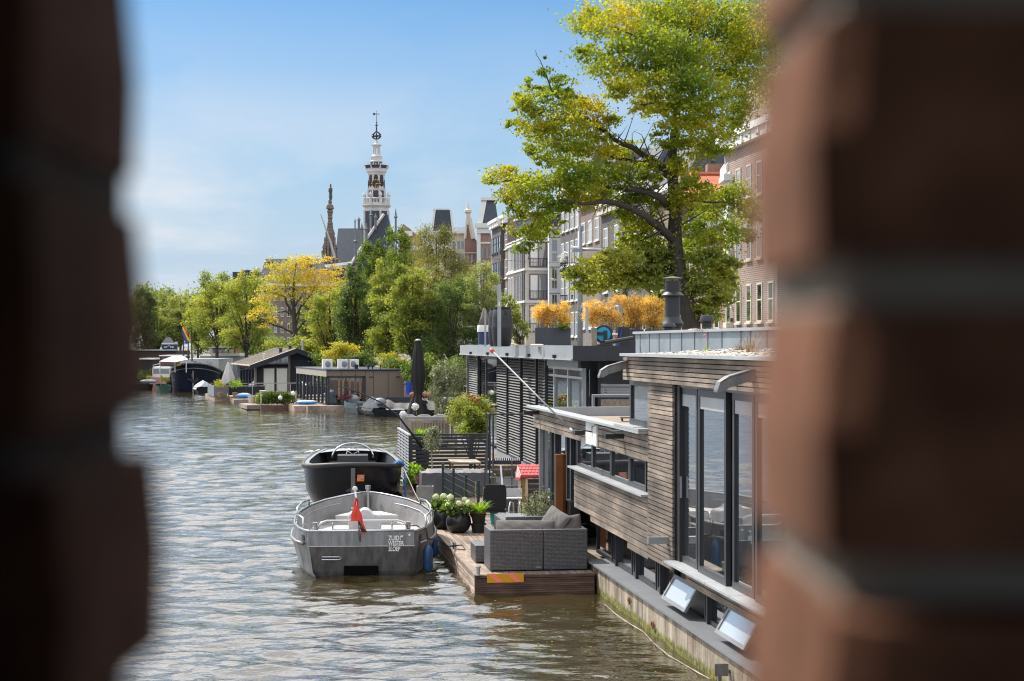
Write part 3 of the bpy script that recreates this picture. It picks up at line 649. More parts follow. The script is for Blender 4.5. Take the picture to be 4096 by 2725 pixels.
# ================================================================ wooden dock
DZ = .31
D0 = uv_of(G(1898, 2303, DZ))[0]; V0 = 3.31; D1 = 47.0
DK = thing('wooden_dock', 'weathered wooden jetty deck floating beside the nearest houseboat', 'dock', C(36, 4.3, 0))
mb = M(); r = random.Random(8)
nb = 13; w = (5.28-V0-.2)/nb
for k in range(nb):
    ua = D0+.02
    while ua < D1:
        ub = min(D1, ua+r.uniform(2.4, 3.8)); va = V0+.2+k*w
        for g in range(5): mb.cb(ua+.003, ub-.003, va+.004+g*(w-.008)/5, va+.004+(g+.8)*(w-.008)/5, DZ-.03, DZ)
        ua = ub
mb.build('deck_boards', DECKW, DK)
M().cb(D0+.03, D1, V0+.05, 5.27, .12, DZ-.012).build('deck_frame', SOIL, DK)
mb = M(); ua = D0
while ua < D1: ub = min(D1, ua+3.4); mb.cb(ua+.004, ub-.004, V0, V0+.19, DZ-.035, DZ+.012); ua = ub
mb.build('edge_board', DECKW, DK)
mb = M()
for k in range(9): mb.cb(D0, D1, V0+.012+(.006 if k % 2 else 0), V0+.05, -.04+k*.0365, -.04+(k+.86)*.0365)
mb.build('side_fascia', plankmat('sunlit_fascia', (.20, .135, .10), (.46, .36, .29), (1.5, 1.5, 26), .1), DK)  # lighter board copy: sunlight on this side put into the colour
mb = M()
for k in range(9): mb.cb(D0-.035+(.006 if k % 2 else 0), D0+.0, V0+.0, 5.25, -.04+k*.034, -.04+(k+.86)*.034)
mb.cb(D0-.045, D0+.06, V0, 5.25, .272, DZ+.0)
mb.build('front_fascia', DECKF, DK)
M().cb(D0+.1, D1, V0+.3, 5.2, -.35, .0).build('float', BLACK, DK)
# hazard board
u = D0-.052; 
def DP(px, py): 
    y = C(u, 4, 0).y; return None
x0, x1 = 1948, 2095; z0, z1 = Z(2340, 28.45), Z(2304, 28.45)
HB = thing('hazard_board', 'amber and red striped reflective board fixed to the front of the wooden dock', 'sign', P(2021, 2340, 28.4))
def onfront(px, z, o=0):   # point on the dock's front face seen at column px
    t_ = (px-CX)/F; uu = u-o; # solve v for this column
    v = uu*(t_*AY-AX)/(t_*(-AX)+AY) if False else None
    # x = uu*AX+v*AY, y = uu*AY-v*AX, x = t*y
    v = uu*(t_*AY-AX)/(AY+t_*AX); return C(uu, v, z)
YEL = mat('amber_reflective', (.66, .30, .01), .4, 0, .08, 20, .02); ORR = mat('red_reflective', (1.0, .24, .14), .4, 0, .05, 20, .02)
M().add([onfront(x0, z0), onfront(x1, z0), onfront(x1, z1), onfront(x0, z1), onfront(x0, z0, .008), onfront(x1, z0, .008), onfront(x1, z1, .008), onfront(x0, z1, .008)], [(0, 1, 2, 3), (4, 5, 6, 7), (0, 1, 5, 4), (1, 2, 6, 5), (2, 3, 7, 6), (3, 0, 4, 7)]).build('panel', YEL, HB)
mb = M()
for a, b, c, d in ((1950, 1977, 2016, 1988), (2026, 2053, 2089, 2063)): mb.add([onfront(a, z1-.004, .011), onfront(b, z1-.004, .011), onfront(c, z0+.004, .011), onfront(d, z0+.004, .011)], [(0, 1, 2, 3)])
mb.build('stripe', ORR, HB)
# bollards
def bollard(p, label, lean=False, h=.13, r=.028, rope=True):
    t = thing('mooring_bollard', label, 'bollard', p, 'steel mooring bollards on the dock edge')
    q = M().lathe([(r*1.7, 0), (r*1.7, .012), (r, .014), (r, h*.75), (r*1.35, h*.78), (r*1.35, h*.98), (r*1.2, h), (.005, h)], p, 14); q.build('post', STEEL, t, True, autos=40)
    if rope: M().tube([(p[0]+r*1.3*math.cos(a), p[1]+r*1.3*math.sin(a), p[2]+.03+a*.004) for a in [k*.5 for k in range(26)]], .008, 6).build('rope_turns', RUBBER, t)
    return t
p = G(1913, 2302, DZ+.01); bollard(p, 'steel bollard without rope at the near corner of the wooden dock', rope=False, h=.15)
p = G(1817, 2197, DZ+.01); bollard(p, 'steel bollard with black rope on the dock edge beside the wicker stool'); BP = p
p = G(1739, 2110, DZ+.01); bollard(p, 'steel bollard on the dock edge just left of the round black pots'); BQ = p
# wicker seating -------------------------------------------------------------
def legs4(mb, u0, u1, v0, v1, z0, z1): 
    for a in (u0+.03, u1-.06):
        for b in (v0+.03, v1-.06): mb.cb(a, a+.03, b, b+.03, z0, z1)
us = uv_of(G(1961, 2288, DZ)); SU, SV = us
e_v = 5.22; mid = SV+(e_v-SV)*.545
SF = thing('wicker_sofa', 'grey wicker corner sofa with its back to the water at the dock end', 'sofa', C(SU+.4, (SV+e_v)/2, DZ))
SZ = .985; b0 = DZ+.02
m1 = M(); m1.cb(SU, SU+.1, SV, mid-.006, b0, SZ); m1.cb(SU+.1, SU+.82, SV, SV+.1, b0, SZ); m1.build('back_panel', WICK, SF, bevel=.012)
m1 = M(); m1.cb(SU, SU+.1, mid+.006, e_v, b0, SZ); m1.build('back_panel', WICK, SF, bevel=.012)
m1 = M(); m1.cb(SU+.1, SU+2.3, e_v-.1, e_v, b0, SZ); m1.build('side_panel', WICK, SF, bevel=.012)
m1 = M(); m1.cb(SU+.1, SU+.82, SV+.1, e_v-.1, b0, .66); m1.cb(SU+.82, SU+2.3, e_v-.8, e_v-.1, b0, .66); m1.build('seat', WICK, SF, bevel=.01)
m1 = M(); m1.cb(SU+2.2, SU+2.3, e_v-1.05, e_v-.1, b0, SZ); m1.build('end_panel', WICK, SF, bevel=.012)
m1 = M(); legs4(m1, SU, SU+.8, SV, e_v, DZ, b0+.004); m1.build('feet', BLACK, SF)
m1 = M(); m1.cb(SU-.002, SU, SV+.75, SV+.83, b0+.035, b0+.055); m1.build('maker_tag', ALU, SF)
p = G(1902, 2254, DZ); (a, b) = uv_of(p)
t = thing('wicker_stool', 'small square grey wicker stool left of the corner sofa', 'stool', C(a+.35, b+.35, DZ))
M().cb(a, a+.75, b, b+.78, DZ+.02, .61).build('body', WICK, t, bevel=.012); m1 = M(); legs4(m1, a, a+.75, b, b+.7, DZ, DZ+.024); m1.build('feet', BLACK, t)
p = P(2023, 2090, 33.4); (a, b) = uv_of(p)
t = thing('wicker_table', 'low grey wicker table with ribbed glass top behind the sofa cushions', 'table', C(a+.9, b+.45, DZ))
M().cb(a, a+1.75, b, b+.95, DZ+.03, .69).build('body', WICK, t, bevel=.012)
M().cb(a+.03, a+1.72, b+.03, b+.92, .691, .70).build('glass_top', mat('ribbed_glass_top', (.30, .34, .38), .15, 0, .1, 30, .3), t); m1 = M(); legs4(m1, a, a+1.75, b, b+.9, DZ, DZ+.034); m1.build('feet', BLACK, t)
def cushion(name, c, sx, sy, sz, rot, label, grp='charcoal cushions on the wicker sofa', mt=FABG, parent=None, puff=2.6):
    """puffy pillow: superellipsoid with pinched corners and a few creases"""
    n = 26; k = 10; mb = M(); R = Matrix.Rotation(rot[2], 3, 'Z') @ Matrix.Rotation(rot[1], 3, 'Y') @ Matrix.Rotation(rot[0], 3, 'X'); c = Vector(c); r = random.Random(int(abs(c.x*1000)))
    ph = [r.uniform(0, 6) for _ in range(4)]; vs = []
    for sgn in (1, -1):
        for i in range(n+1):
            for j in range(n+1):
                a = -1+2*i/n; b = -1+2*j/n
                e = (max(0, 1-abs(a)**puff)*max(0, 1-abs(b)**puff))**.45
                cr = 1+.06*math.sin(a*9+ph[0]+2*b)*math.sin(b*7+ph[1])+.05*math.sin(a*17+b*11+ph[2])
                pin = 1-.09*(1-abs(a))*(abs(b) > .5)*(abs(b)-.5)-.09*(1-abs(b))*(abs(a) > .5)*(abs(a)-.5)
                vs.append(c+R @ Vector((a*sx/2*pin, b*sy/2*pin, sgn*sz/2*e*cr)))
    q = (n+1)**2; fs = []
    for i in range(n):
        for j in range(n):
            x = i*(n+1)+j; fs.append((x, x+n+1, x+n+2, x+1)); fs.append((q+x, q+x+1, q+x+n+2, q+x+n+1))
    mb.add(vs, fs); o = mb.build(name, mt, parent, True)
    if parent is None: tag(o, label, 'cushion', grp)
    return o
rz = -.1367
cushion('seat_cushion', C(SU+.24, SV+.60, .93), 1.0, .42, .17, (1.0, 0, rz), 'long flat charcoal cushion lying against the sofa back')
cushion('throw_cushion', C(SU+.42, e_v-.50, 1.03), .62, .52, .17, (1.05, .25, rz-.9), 'tall charcoal throw cushion slumped in the sofa corner')
cushion('throw_cushion', C(SU+.24, e_v-.28, .98), .46, .42, .17, (1.2, -.15, rz+.1), 'small charcoal throw cushion at the right end of the sofa back')
# pots ------------------------------------------------------------------------
GLZ = mat('black_glazed_pot', (.022, .022, .025), .3, 0, .25, 3, .05)
def roundpot(p, r, h, label, seed):
    t = thing('flower_pot', label, 'potted plant', p, 'round black pots with hydrangeas')
    M().lathe([(r*.45, 0), (r*.78, h*.12), (r*.98, h*.38), (r, h*.55), (r*.9, h*.8), (r*.66, h*.98), (r*.62, h), (r*.56, h), (r*.58, h*.9), (.01, h*.88)], p, 28).build('pot', GLZ, t, True, autos=60)
    top = Vector(p)+Vector((0, 0, h)); bl = [(top.x, top.y, top.z+.06, r*1.15, r*1.1, .13)]
    foliage('leaves', bl, 500, .10, LF_GRN, t, .3, .3, 10, asp=.75, droop=.2)
    rr = random.Random(seed)
    for k in range(6):
        mb = M(); a = k*1.05+rr.random(); q = top+Vector((math.cos(a)*r*.85, math.sin(a)*r*.7, rr.uniform(.08, .24))); R = rr.uniform(.055, .08)
        for i in range(70):
            d = Vector((rr.gauss(0, 1), rr.gauss(0, 1), rr.gauss(0, 1))).normalized(); c = q+d*R; e1 = d.orthogonal().normalized()*.016; e2 = d.cross(e1); mb.add([c-e1, c-e2, c+e1, c+e2], [(0, 1, 2, 3)])
        mb.lathe_s(q, R*.86, 8, 6, (1, 1, 1)); mb.build('flower_head', PETW, t)
    return t
p = P(1768, 2112, 35.9); p.z = DZ; roundpot(p, .20, .42, 'round black pot of pale green hydrangeas nearest the water', 1)
p = P(1834, 2122, 35.3); p.z = DZ; roundpot(p, .25, .40, 'round black pot of pale green hydrangeas beside the black tub of strap leaves', 2)
p = P(1914, 2120, 35.3); p.z = DZ
t = thing('plant_tub', 'black plastic tub with strap leaved plant and dry flower stalks', 'potted plant', p)
M().lathe([(.12, 0), (.15, .16), (.16, .16), (.16, .18), (.14, .18), (.13, .14), (.01, .14)], p, 20).build('tub', BLACK, t, True, autos=40)
p2 = Vector(p)+Vector((0, 0, .15)); q = M().lathe([(.11, 0), (.15, .22), (.13, .24), (.01, .24)], p2, 14); q.build('root_ball', SOIL, t)
blades('strap_leaves', p2+Vector((0, 0, .22)), 120, .34, .26, .022, LF_BRT, t, rad=.13); blades('dead_leaves', p2+Vector((0, 0, .2)), 70, .12, .16, .016, STRAW, t, rad=.14)
mb = M(); mb.tube([p2+Vector((.0, 0, .2)), p2+Vector((-.1, 0, .55)), p2+Vector((-.24, 0, .68))], .004, 5); mb.tube([p2+Vector((.05, 0, .2)), p2+Vector((.10, 0, .72))], .004, 5); mb.tube([p2+Vector((-.05, 0, .2)), p2+Vector((-.06, 0, .85))], .006, 5); mb.build('stalk', STRAW, t)
foliage('stalk_bloom', [(p2.x-.06, p2.y, p2.z+.7, .03, .03, .2), (p2.x+.1, p2.y, p2.z+.73, .04, .04, .03), (p2.x-.24, p2.y, p2.z+.68, .05, .04, .03)], 140, .03, LF_OLV, t, .4)
# corten post, shrub in pot
p = P(2242, 2060, 32.2); p.z = DZ-.2
y = 32.2; x0, x1 = X(2223, y), X(2262, y)
t = thing('mooring_post', 'tall square rust brown steel post standing by the houseboat windows', 'mooring post', ((x0+x1)/2, y+.09, DZ-.8))
M().box(x0, x1-.04, y, y+.17, -.6, 2.03, tf=lambda x, y_, z: Vector((x+.0, y_+(x-x0)*.15, z))).build('post', CORTEN, t, bevel=.006)
M().prism([(x1-.04, y+.02, -.6), (x1+.015, y+.08, -.6), (x1+.015, y+.22, -.6), (x1-.04, y+.17, -.6)], (0, 0, 2.63)).build('side_plate', CORTEN, t)
p = P(2150, 2050, 33.9); p.z = DZ
t = thing('potted_shrub', 'bushy grey green olive shrub in a pot in front of the rust brown post', 'shrub', p)
M().lathe([(.12, 0), (.17, .26), (.18, .28), (.15, .28), (.01, .25)], p, 18).build('pot', ANTH, t, True, autos=40)
mb = M()
for k in range(7): a = k*.9; mb.tube([p+Vector((0, 0, .25)), p+Vector((.15*math.cos(a), .12*math.sin(a), .55)), p+Vector((.28*math.cos(a), .2*math.sin(a), .85))], [.012, .008, .003], 5)
mb.build('stems', BARK, t); foliage('foliage', [(p.x, p.y, p.z+.58, .27, .25, .33), (p.x+.16, p.y, p.z+.62, .16, .2, .36), (p.x-.13, p.y, p.z+.66, .16, .2, .2), (p.x+.3, p.y, p.z+.42, .1, .1, .2)], 3400, .045, LF_OLV, t, .28, .3, 20, asp=.4)
# mesh fence: posts + wire panels
FN = thing('mesh_fence', 'dark green wire mesh garden fence with square posts across the dock', 'fence', C(40, 4.25, DZ))
fu = [37.6, 39.3, 41.2, 43.0]; fv = [4.42, 4.35, 4.27, 4.2]
for a, b in zip(fu, fv): M().cb(a, a+.055, b, b+.055, DZ, 1.14).build('post', mat('fence_green', (.018, .032, .03), .45) if 'fence_green' not in bpy.data.materials else bpy.data.materials['fence_green'], FN)
FG = bpy.data.materials['fence_green']
def wire_panel(A, B, z0, z1, hz, nv, parent, r=.004):
    mb = M(); A = Vector(A); B = Vector(B)
    for z in hz: mb.tube([A+Vector((0, 0, z)), B+Vector((0, 0, z))], r*1.6, 5)
    for k in range(1, nv): q = A+(B-A)*k/nv; mb.tube([q+Vector((0, 0, z0)), q+Vector((0, 0, z1))], r*.6, 4)
    return mb.build('wire_panel', FG, parent)
for (a, b), (c, d) in zip(list(zip(fu, fv)), list(zip(fu, fv))[1:]): wire_panel(C(a+.03, b+.03, 0), C(c+.03, d+.03, 0), DZ+.05, 1.08, (.4, .6, .8, .95, 1.06), 30, FN)
wire_panel(C(37.62, 4.45, 0), C(37.62, 5.95, 0), DZ+.05, 1.0, (.42, .62, .82, 1.0), 28, FN)
# folded black garden chair and white frame chair
y = 36.6; x0, x1 = X(1934, y), X(2024, y)
t = thing('garden_chair', 'black high backed garden chair with rounded back seen from behind the mesh fence', 'chair', ((x0+x1)/2, y+.3, DZ))
def rrect(x0, x1, z0, z1, r, y):
    o = []
    for cx, cz, s in ((x1-r, z1-r, 0), (x0+r, z1-r, 90), (x0+r, z0+r, 180), (x1-r, z0+r, 270)):
        for k in range(5): a = R_(s+k*22.5); o.append((cx+r*math.cos(a), y, cz+r*math.sin(a)))
    return o
zt = Z(1940, y); zb = Z(2040, y)
M().prism(rrect(x0, x1, zb, zt, .06, y), (0, .05, 0)).build('backrest', mat('black_mesh_fabric', (.012, .012, .014), .8, 0, .2, 40, .3), t)
M().box(x0, x1, y+.05, y+.5, zb-.06, zb+.0).build('seat', BLACK, t)
for xx in (x0+.02, x1-.02):
    for yy in (y+.03, y+.46): M().tube([(xx, yy, DZ), (xx, yy, zb-.06)], .011, 6).build('leg', STEEL, t)
y = 37.2; x0 = X(2030, y)
t = thing('white_chair', 'small white tube framed chair beside the red roofed playhouse', 'chair', (x0+.15, y+.15, DZ))
mb = M(); 
for dx in (0, .2): mb.tube([(x0+.05+dx, y-.02, DZ), (x0+.03+dx, y, .6), (x0+.06+dx, y+.04, .74), (x0+.12+dx, y+.1, .72), (x0+.14+dx, y+.15, DZ)], .016, 8)
mb.build('frame', WHITE, t, True); mb = M()
for k in range(4): mb.box(x0-.02, x0+.3, y+k*.09, y+k*.09+.06, .80, .82)
mb.build('seat', WHITE, t); M().box(x0-.02, x0+.3, y-.02, y, .86, 1.02).build('backrest', WHITE, t)
p = P(1975, 2095, 36.9); p.z = DZ; t = thing('teal_bucket', 'teal plastic bucket on the deck under the black chair', 'bucket', p)
M().lathe([(.06, 0), (.085, .24), (.09, .24), (.09, .25), (.08, .25), (.06, .02), (.01, .02)], p, 14).build('body', TEAL, t, True, autos=40); M().tube([(p.x-.088, p.y, p.z+.235), (p.x-.05, p.y-.04, p.z+.30), (p.x+.05, p.y-.04, p.z+.30), (p.x+.088, p.y, p.z+.235)], .004, 5).build('handle', STEEL, t)
# playhouse
y = 37.9; s = F/y; x0, x1 = X(2064, y), X(2175, y); zr, ze, zb = Z(1863, y), Z(1902, y), DZ
t = thing('playhouse', 'toy playhouse with red tiled plastic roof and cream corner posts', 'playhouse', ((x0+x1)/2, y+.4, DZ))
rf = M(); pk = [(x0+.02, y-.04, ze-.01), (x0+.08, y-.04, zr-.0)]
# ridge runs left-right; eaves at the front
a = Vector((x0+.02, y+.35, zr)); b = Vector((x1, y+.35, zr)); c = Vector((x0+.09, y-.05, ze)); d = Vector((x1, y-.05, ze)); e = Vector((x0+.09, y+.75, ze)); f = Vector((x1, y+.75, ze)); dz = Vector((0, 0, -.05))
rf.hexa([c+dz, d+dz, b+dz, a+dz], [c, d, b, a]); rf.hexa([a+dz, b+dz, f+dz, e+dz], [a, b, f, e]); rf.build('roof', RED, t, bevel=.012)
tl = M()
for i in range(4):
    for j in range(6):
        q0 = i/4+.02; q1 = q0+.21; s0 = (j+(.5 if i % 2 else 0))/6.5+.02; s1 = s0+.12
        def rp(q, s_, o): return c+(d-c)*s_+(a-c)*q+Vector((0, -.4, 1))*o
        if s1 > 1: continue
        tl.hexa([rp(q0, s0, .002), rp(q0, s1, .002), rp(q1, s1, .002), rp(q1, s0, .002)], [rp(q0, s0, .012), rp(q0, s1, .012), rp(q1, s1, .010), rp(q1, s0, .010)])
tl.build('roof_tiles', mat('red_plastic_tile', (.55, .09, .09), .35, 0, .1, 5, 0), t)
M().hexa([Vector((x0-.02, y+.0, ze-.10)), Vector((x0+.07, y-.05, ze-.10)), Vector((x0+.09, y-.03, ze-.04)), Vector((x0, y+.02, ze-.04))], [Vector((x0+.02, y+.33, zr-.05)), Vector((x0+.05, y+.33, zr-.05)), Vector((x0+.06, y+.33, zr)), Vector((x0+.03, y+.33, zr))]).build('gable_trim', RED, t)
for xx in (x0+.05, x0+.20): M().box(xx, xx+.055, y, y+.06, zb, ze-.02).build('corner_post', CREAMP, t, bevel=.006)
mb = M(); BRN = mat('brown_plastic', (.06, .038, .038), .5, 0, .15, 5, .05)
for k in range(9): mb.box(x0+.255, x1, y+.02+(k % 2)*.004, y+.05, zb+k*.108, zb+(k+1)*.108-.012)
mb.build('wall', BRN, t); M().box(x0+.11, x0+.2, y+.1, y+.12, zb, ze-.02).build('door', mat('ochre_plastic', (.40, .25, .08), .5), t)
# metal stair with platform
y = 40.6; x0, x1 = X(1955, y), X(2084, y); zp = Z(1842, y)
ST = thing('metal_stair', 'black metal stair and railed platform with grated treads by the louvred houseboat', 'stair', ((x0+x1)/2, y+.4, DZ))
mb = M(); nsl = 15
for k in range(nsl): xa = x0+(x1-x0)*k/nsl; mb.box(xa, xa+.022, y, y+.75, zp-.025, zp)
mb.build('platform_grating', ALU, ST)
mb = M(); mb.box(x0, x1, y-.03, y, zp-.09, zp+.0); mb.box(x0, x1, y+.75, y+.78, zp-.09, zp); mb.box(x0-.03, x0, y-.03, y+.78, zp-.09, zp); mb.build('platform_frame', ANTH, ST)
for k, py in enumerate((1876, 1905, 1938)):
    z = Z(py, y); mb = M()
    for i in range(9): mb.box(x0+.03+i*.034, x0+.052+i*.034, y-.12-k*.16, y+.06-k*.16, z-.02, z)
    for i in range(6): mb.box(X(2012, y)+.03+i*.034, X(2012, y)+.052+i*.034, y-.12-k*.16, y+.06-k*.16, z-.02, z)
    mb.build('tread', ALU, ST)
for xx in (x0+.08, X(2045, y)): M().hexa([(xx, y-.55, DZ), (xx+.03, y-.55, DZ), (xx+.03, y+.05, DZ), (xx, y+.05, DZ)], [(xx, y-.1, zp), (xx+.03, y-.1, zp), (xx+.03, y+.05, zp), (xx, y+.05, zp)]).build('stringer', ANTH, ST)
zr = Z(1657, y); mb = M(); mb.tube([(x0+.02, y, zr), (X(2135, y), y, zr)], .02, 6); mb.tube([(x0+.02, y, zp+.48), (X(2100, y), y, zp+.48)], .012, 6); mb.tube([(x0+.02, y, zr), (x0-.05, y+.7, zr)], .018, 6)
mb.build('handrail', ANTH, ST)
for xx in (x0+.02, x0+.1, X(2082, y)): M().tube([(xx, y, DZ), (xx, y, zr)], .022, 6).build('rail_post', ANTH, ST)
M().hexa([(X(2007, y), y-.5, Z(1942, y)), (X(2014, y), y-.5, Z(1942, y)), (X(2014, y), y-.46, Z(1942, y)), (X(2007, y), y-.46, Z(1942, y))], [(X(1999, y), y-.1, Z(1860, y)), (X(2006, y), y-.1, Z(1860, y)), (X(2006, y), y-.06, Z(1860, y)), (X(1999, y), y-.06, Z(1860, y))]).build('stair_rail', ALU, ST)
for k in range(2): M().tube([(x0-.05-k*.07, y-.6+k*.3, DZ), (x0-.02, y, zr)], .018, 6).build('brace', ANTH, ST)
# teak table, covered furniture, planters
y = 44.3; x0, x1 = X(1803, y), X(1924, y); zt = Z(1850, y)
t = thing('teak_table', 'low slatted teak table in front of the dark slatted fence', 'table', ((x0+x1)/2, y+.6, DZ))
mb = M()
for k in range(9): mb.box(x0-.13*(k/9)**1, x1-.16*k/9, y+k*.14, y+k*.14+.13, zt-.03, zt)
mb.build('table_top', TEAK, t)
for xx, yy in ((x0+.02, y+.02), (x1-.06, y+.02), (x0-.08, y+1.15), (x1-.2, y+1.15)): M().box(xx, xx+.045, yy, yy+.045, DZ, zt-.03).build('leg', DECKF, t)
t = thing('covered_furniture', 'garden furniture under a wrinkled grey fabric cover on the dock', 'covered furniture', C(43.9, 4.5, DZ))
vs = []; fs = []; nu, nv = 14, 34; r = random.Random(4)
ua, ub, va, vb = 43.35, 44.4, 3.75, 5.5
for i in range(nu+1):
    for j in range(nv+1):
        a = i/nu; b = j/nv; e = min(1, 6*min(a, 1-a, b*1.6, (1-b)*1.6)); z = .93-(.05 if e < 1 else 0)+.016*math.sin(j*.9+i*.5+2*math.sin(j*.37))*math.sin(i*.9+j*.3)+r.uniform(-.01, .01)
        vs.append(C(ua+(ub-ua)*a, va+(vb-va)*b, z))
for i in range(nu):
    for j in range(nv): x = i*(nv+1)+j; fs.append((x, x+1, x+nv+2, x+nv+1))
M().add(vs, fs).build('cover_top', mat('grey_cover_top', (.20, .195, .20), .75, 0, .3, 3, .5), t, True)
rim = [(ua, va+(vb-va)*k/24) for k in range(25)]+[(ub, vb-(vb-va)*k/24) for k in range(25)]
vs = []; 
for k, (a, b) in enumerate(rim):
    w = .02*math.sin(k*1.9); vs += [C(a+w*.5-.01, b+(w*.3 if 0 < k < 24 else -.01), DZ+.02), C(a, b, .89+w*.3)]
M().add(vs, [(2*k, 2*k+2, 2*k+3, 2*k+1) for k in range(len(rim)-1)]+[(2*len(rim)-2, 0, 1, 2*len(rim)-1)]).build('cover_sides', COVER, t, True, autos=50)
y = 42.2; x0, x1 = X(1665, y), X(1732, y); zt = Z(1947, y)
t = thing('square_planter', 'square grey concrete planter with a few green shoots near the moored boats', 'planter', ((x0+x1)/2, y+.2, DZ))
mb = M(); W = x1-x0
for a, b, c, d in ((x0, x1, y, y+.03), (x0, x1, y+W-.03, y+W), (x0, x0+.03, y+.03, y+W-.03), (x1-.03, x1, y+.03, y+W-.03)): mb.box(a, b, c, d, DZ, zt)
mb.build('box', CONC, t); M().box(x0+.03, x1-.03, y+.03, y+W-.03, zt-.14, zt-.06).build('soil', SOIL, t); blades('shoots', (x0+W*.5, y+W*.5, zt-.06), 30, .08, .06, .02, LF_BRT, t)
p = P(1672, 1955, 44.6); p.z = DZ
t = thing('flower_pot', 'black pot with a bright green bush and pink flowers at the fence corner', 'potted plant', p)
M().lathe([(.11, 0), (.14, .24), (.15, .25), (.13, .25), (.01, .22)], p, 16).build('pot', BLACK, t, True, autos=40)
foliage('foliage', [(p.x-.08, p.y, p.z+.55, .2, .18, .22), (p.x-.15, p.y, p.z+.32, .12, .12, .1)], 900, .07, LF_BRT, t, .3, .2, 15, asp=.35)
foliage('flowers', [(p.x+.03, p.y-.12, p.z+.36, .09, .08, .09)], 260, .035, PETP, t, .5, .3, 10, asp=.9)
y = 45.6; x0 = X(1610, y); t = thing('long_planter', 'low wooden box of green ground plants at the foot of the louvred fence', 'planter', (x0+.2, y, DZ))
M().box(x0, x0+.5, y, y+.22, DZ, DZ+.12).build('box', DECKW, t); foliage('plants', [(x0+.25, y+.1, DZ+.2, .27, .12, .11)], 500, .05, LF_BRT, t, .35, .2, 12)
# louvred fence, slatted fence
LV = thing('louvre_fence', 'light grey louvred fence panel running along the outer edge of the deck', 'fence', C(48, 3.6, .4))
v0 = uv_of(P(1638, 1800, 46.4))[1]; uA = uv_of(P(1638, 1800, 46.4))[0]; uB = uA+3.9
mb = M()
for k in range(14):
    z = .50+k*.082; mb.prism([C(uA+.06, v0-.03, z), C(uA+.06, v0-.025, z-.006), C(uA+.06, v0+.03, z+.055), C(uA+.06, v0+.025, z+.061)], C(uB, 0, 0)-C(uA, 0, 0))
mb.build('slats', mat('fence_slat_grey', (.125, .13, .137), .5, .1), LV); mb = M(); mb.cb(uA, uB+.06, v0-.035, v0+.035, 1.64, 1.68); mb.cb(uA, uB+.06, v0-.03, v0+.03, .4, .45); mb.build('rail', LGREY, LV)
for k in range(5): u = uA+(uB-uA)*k/4; M().cb(u-.0, u+.05, v0-.02, v0+.045, .3, 1.64).build('post', FG if k == 0 else GREYMET, LV)
tag(M().cb(38.5, 60, 5.98, 7.5, -.2, .34).build('dark_walkway', ANTH), 'dark metal walkway along the foot of the louvred houseboat', 'walkway')
SL = thing('slatted_fence', 'dark anthracite horizontal slat fence across the deck behind the teak table', 'fence', C(uA, 4.6, .4))
mb = M(); v1 = 5.75
for k in range(13): z = .42+k*.094; mb.cb(uA+.01, uA+.03, v0+.05, v1, z, z+.066)
mb.build('slats', ANTH, SL); mb = M(); mb.cb(uA-.005, uA+.06, v0+.045, v1, 1.64, 1.69); mb.build('rail', ANTH, SL)
for b in (v0+.0, v0+1.55, v1-.03): M().cb(uA-.01, uA+.06, b, b+.08, .3, 1.64).build('post', ANTH, SL)
# raised deck of the second houseboat
t = thing('rear_deck', 'raised deck beyond the louvred fence carrying the slatted bench and parasol', 'dock', C(56, 5.5, 0))
mb = M(); mb.cb(uA+.08, 49.8, v0+.05, 5.95, .3, .62); mb.cb(49.8, 60.5, 4.35, 7.0, .3, .615); mb.build('deck', TEAKD, t); M().cb(uA+.08, 60, 4.5, 7.6, -.3, .3).build('float', BLACK, t)
RZ = .62
p = P(1727, 1900, 44.9); p.z = DZ
t = thing('olive_tree', 'small standard olive tree with round silvery crown in front of the dark slats', 'tree', p)
M().lathe([(.14, 0), (.17, .3), (.15, .3), (.01, .27)], p, 14).build('pot', ANTH, t); M().tube([p+Vector((0, 0, .25)), p+Vector((.01, 0, .7)), p+Vector((-.02, 0, 1.15))], [.022, .018, .014], 7).build('trunk', TEAK, t)
foliage('crown', [(p.x, p.y, Z(1765, 44.9), .19, .2, .27), (p.x+.05, p.y, Z(1725, 44.9), .12, .14, .12)], 3600, .045, LF_OLV, t, .3, .3, 15, asp=.4)
# bench
y = 55; x0, x1 = X(1634, y), X(1827, y); zt = Z(1677, y)
t = thing('garden_bench', 'slatted brown teak garden bench seen from behind on the raised deck', 'bench', ((x0+x1)/2, y+.3, RZ))
mb = M(); mb.box(x0+.07, x1-.07, y+.01, y+.05, zt-.11, zt-.01); mb.box(x0+.07, x1-.07, y+.01, y+.05, zt-.68, zt-.6); mb.build('back_rail', TEAK, t)
mb = M()
for k in range(14): xa = x0+.10+(x1-x0-.24)*k/13.5; mb.box(xa, xa+.058, y+.018, y+.04, zt-.6, zt-.11)
mb.build('back_slats', TEAKD, t)
for xx in (x0, x1-.07): M().box(xx, xx+.07, y, y+.06, RZ, zt).build('leg', TEAK, t); M().box(xx+.005, xx+.065, y+.5, y+.56, RZ, RZ+.62).build('leg', TEAK, t); M().box(xx-.005, xx+.075, y+.06, y+.6, RZ+.62, RZ+.65).build('armrest', TEAK, t)
M().box(x0+.07, x1-.07, y+.06, y+.55, RZ+.40, RZ+.44).build('seat', TEAK, t)
y = 59; x0, x1 = X(1600, y), X(1790, y); zt = Z(1663, y)
t = thing('garden_sofa', 'pale grey upholstered garden sofa behind the slatted teak bench', 'sofa', ((x0+x1)/2, y+.4, RZ))
LG = mat('pale_grey_fabric', (.27, .26, .27), .9, 0, .15, 4, .3)
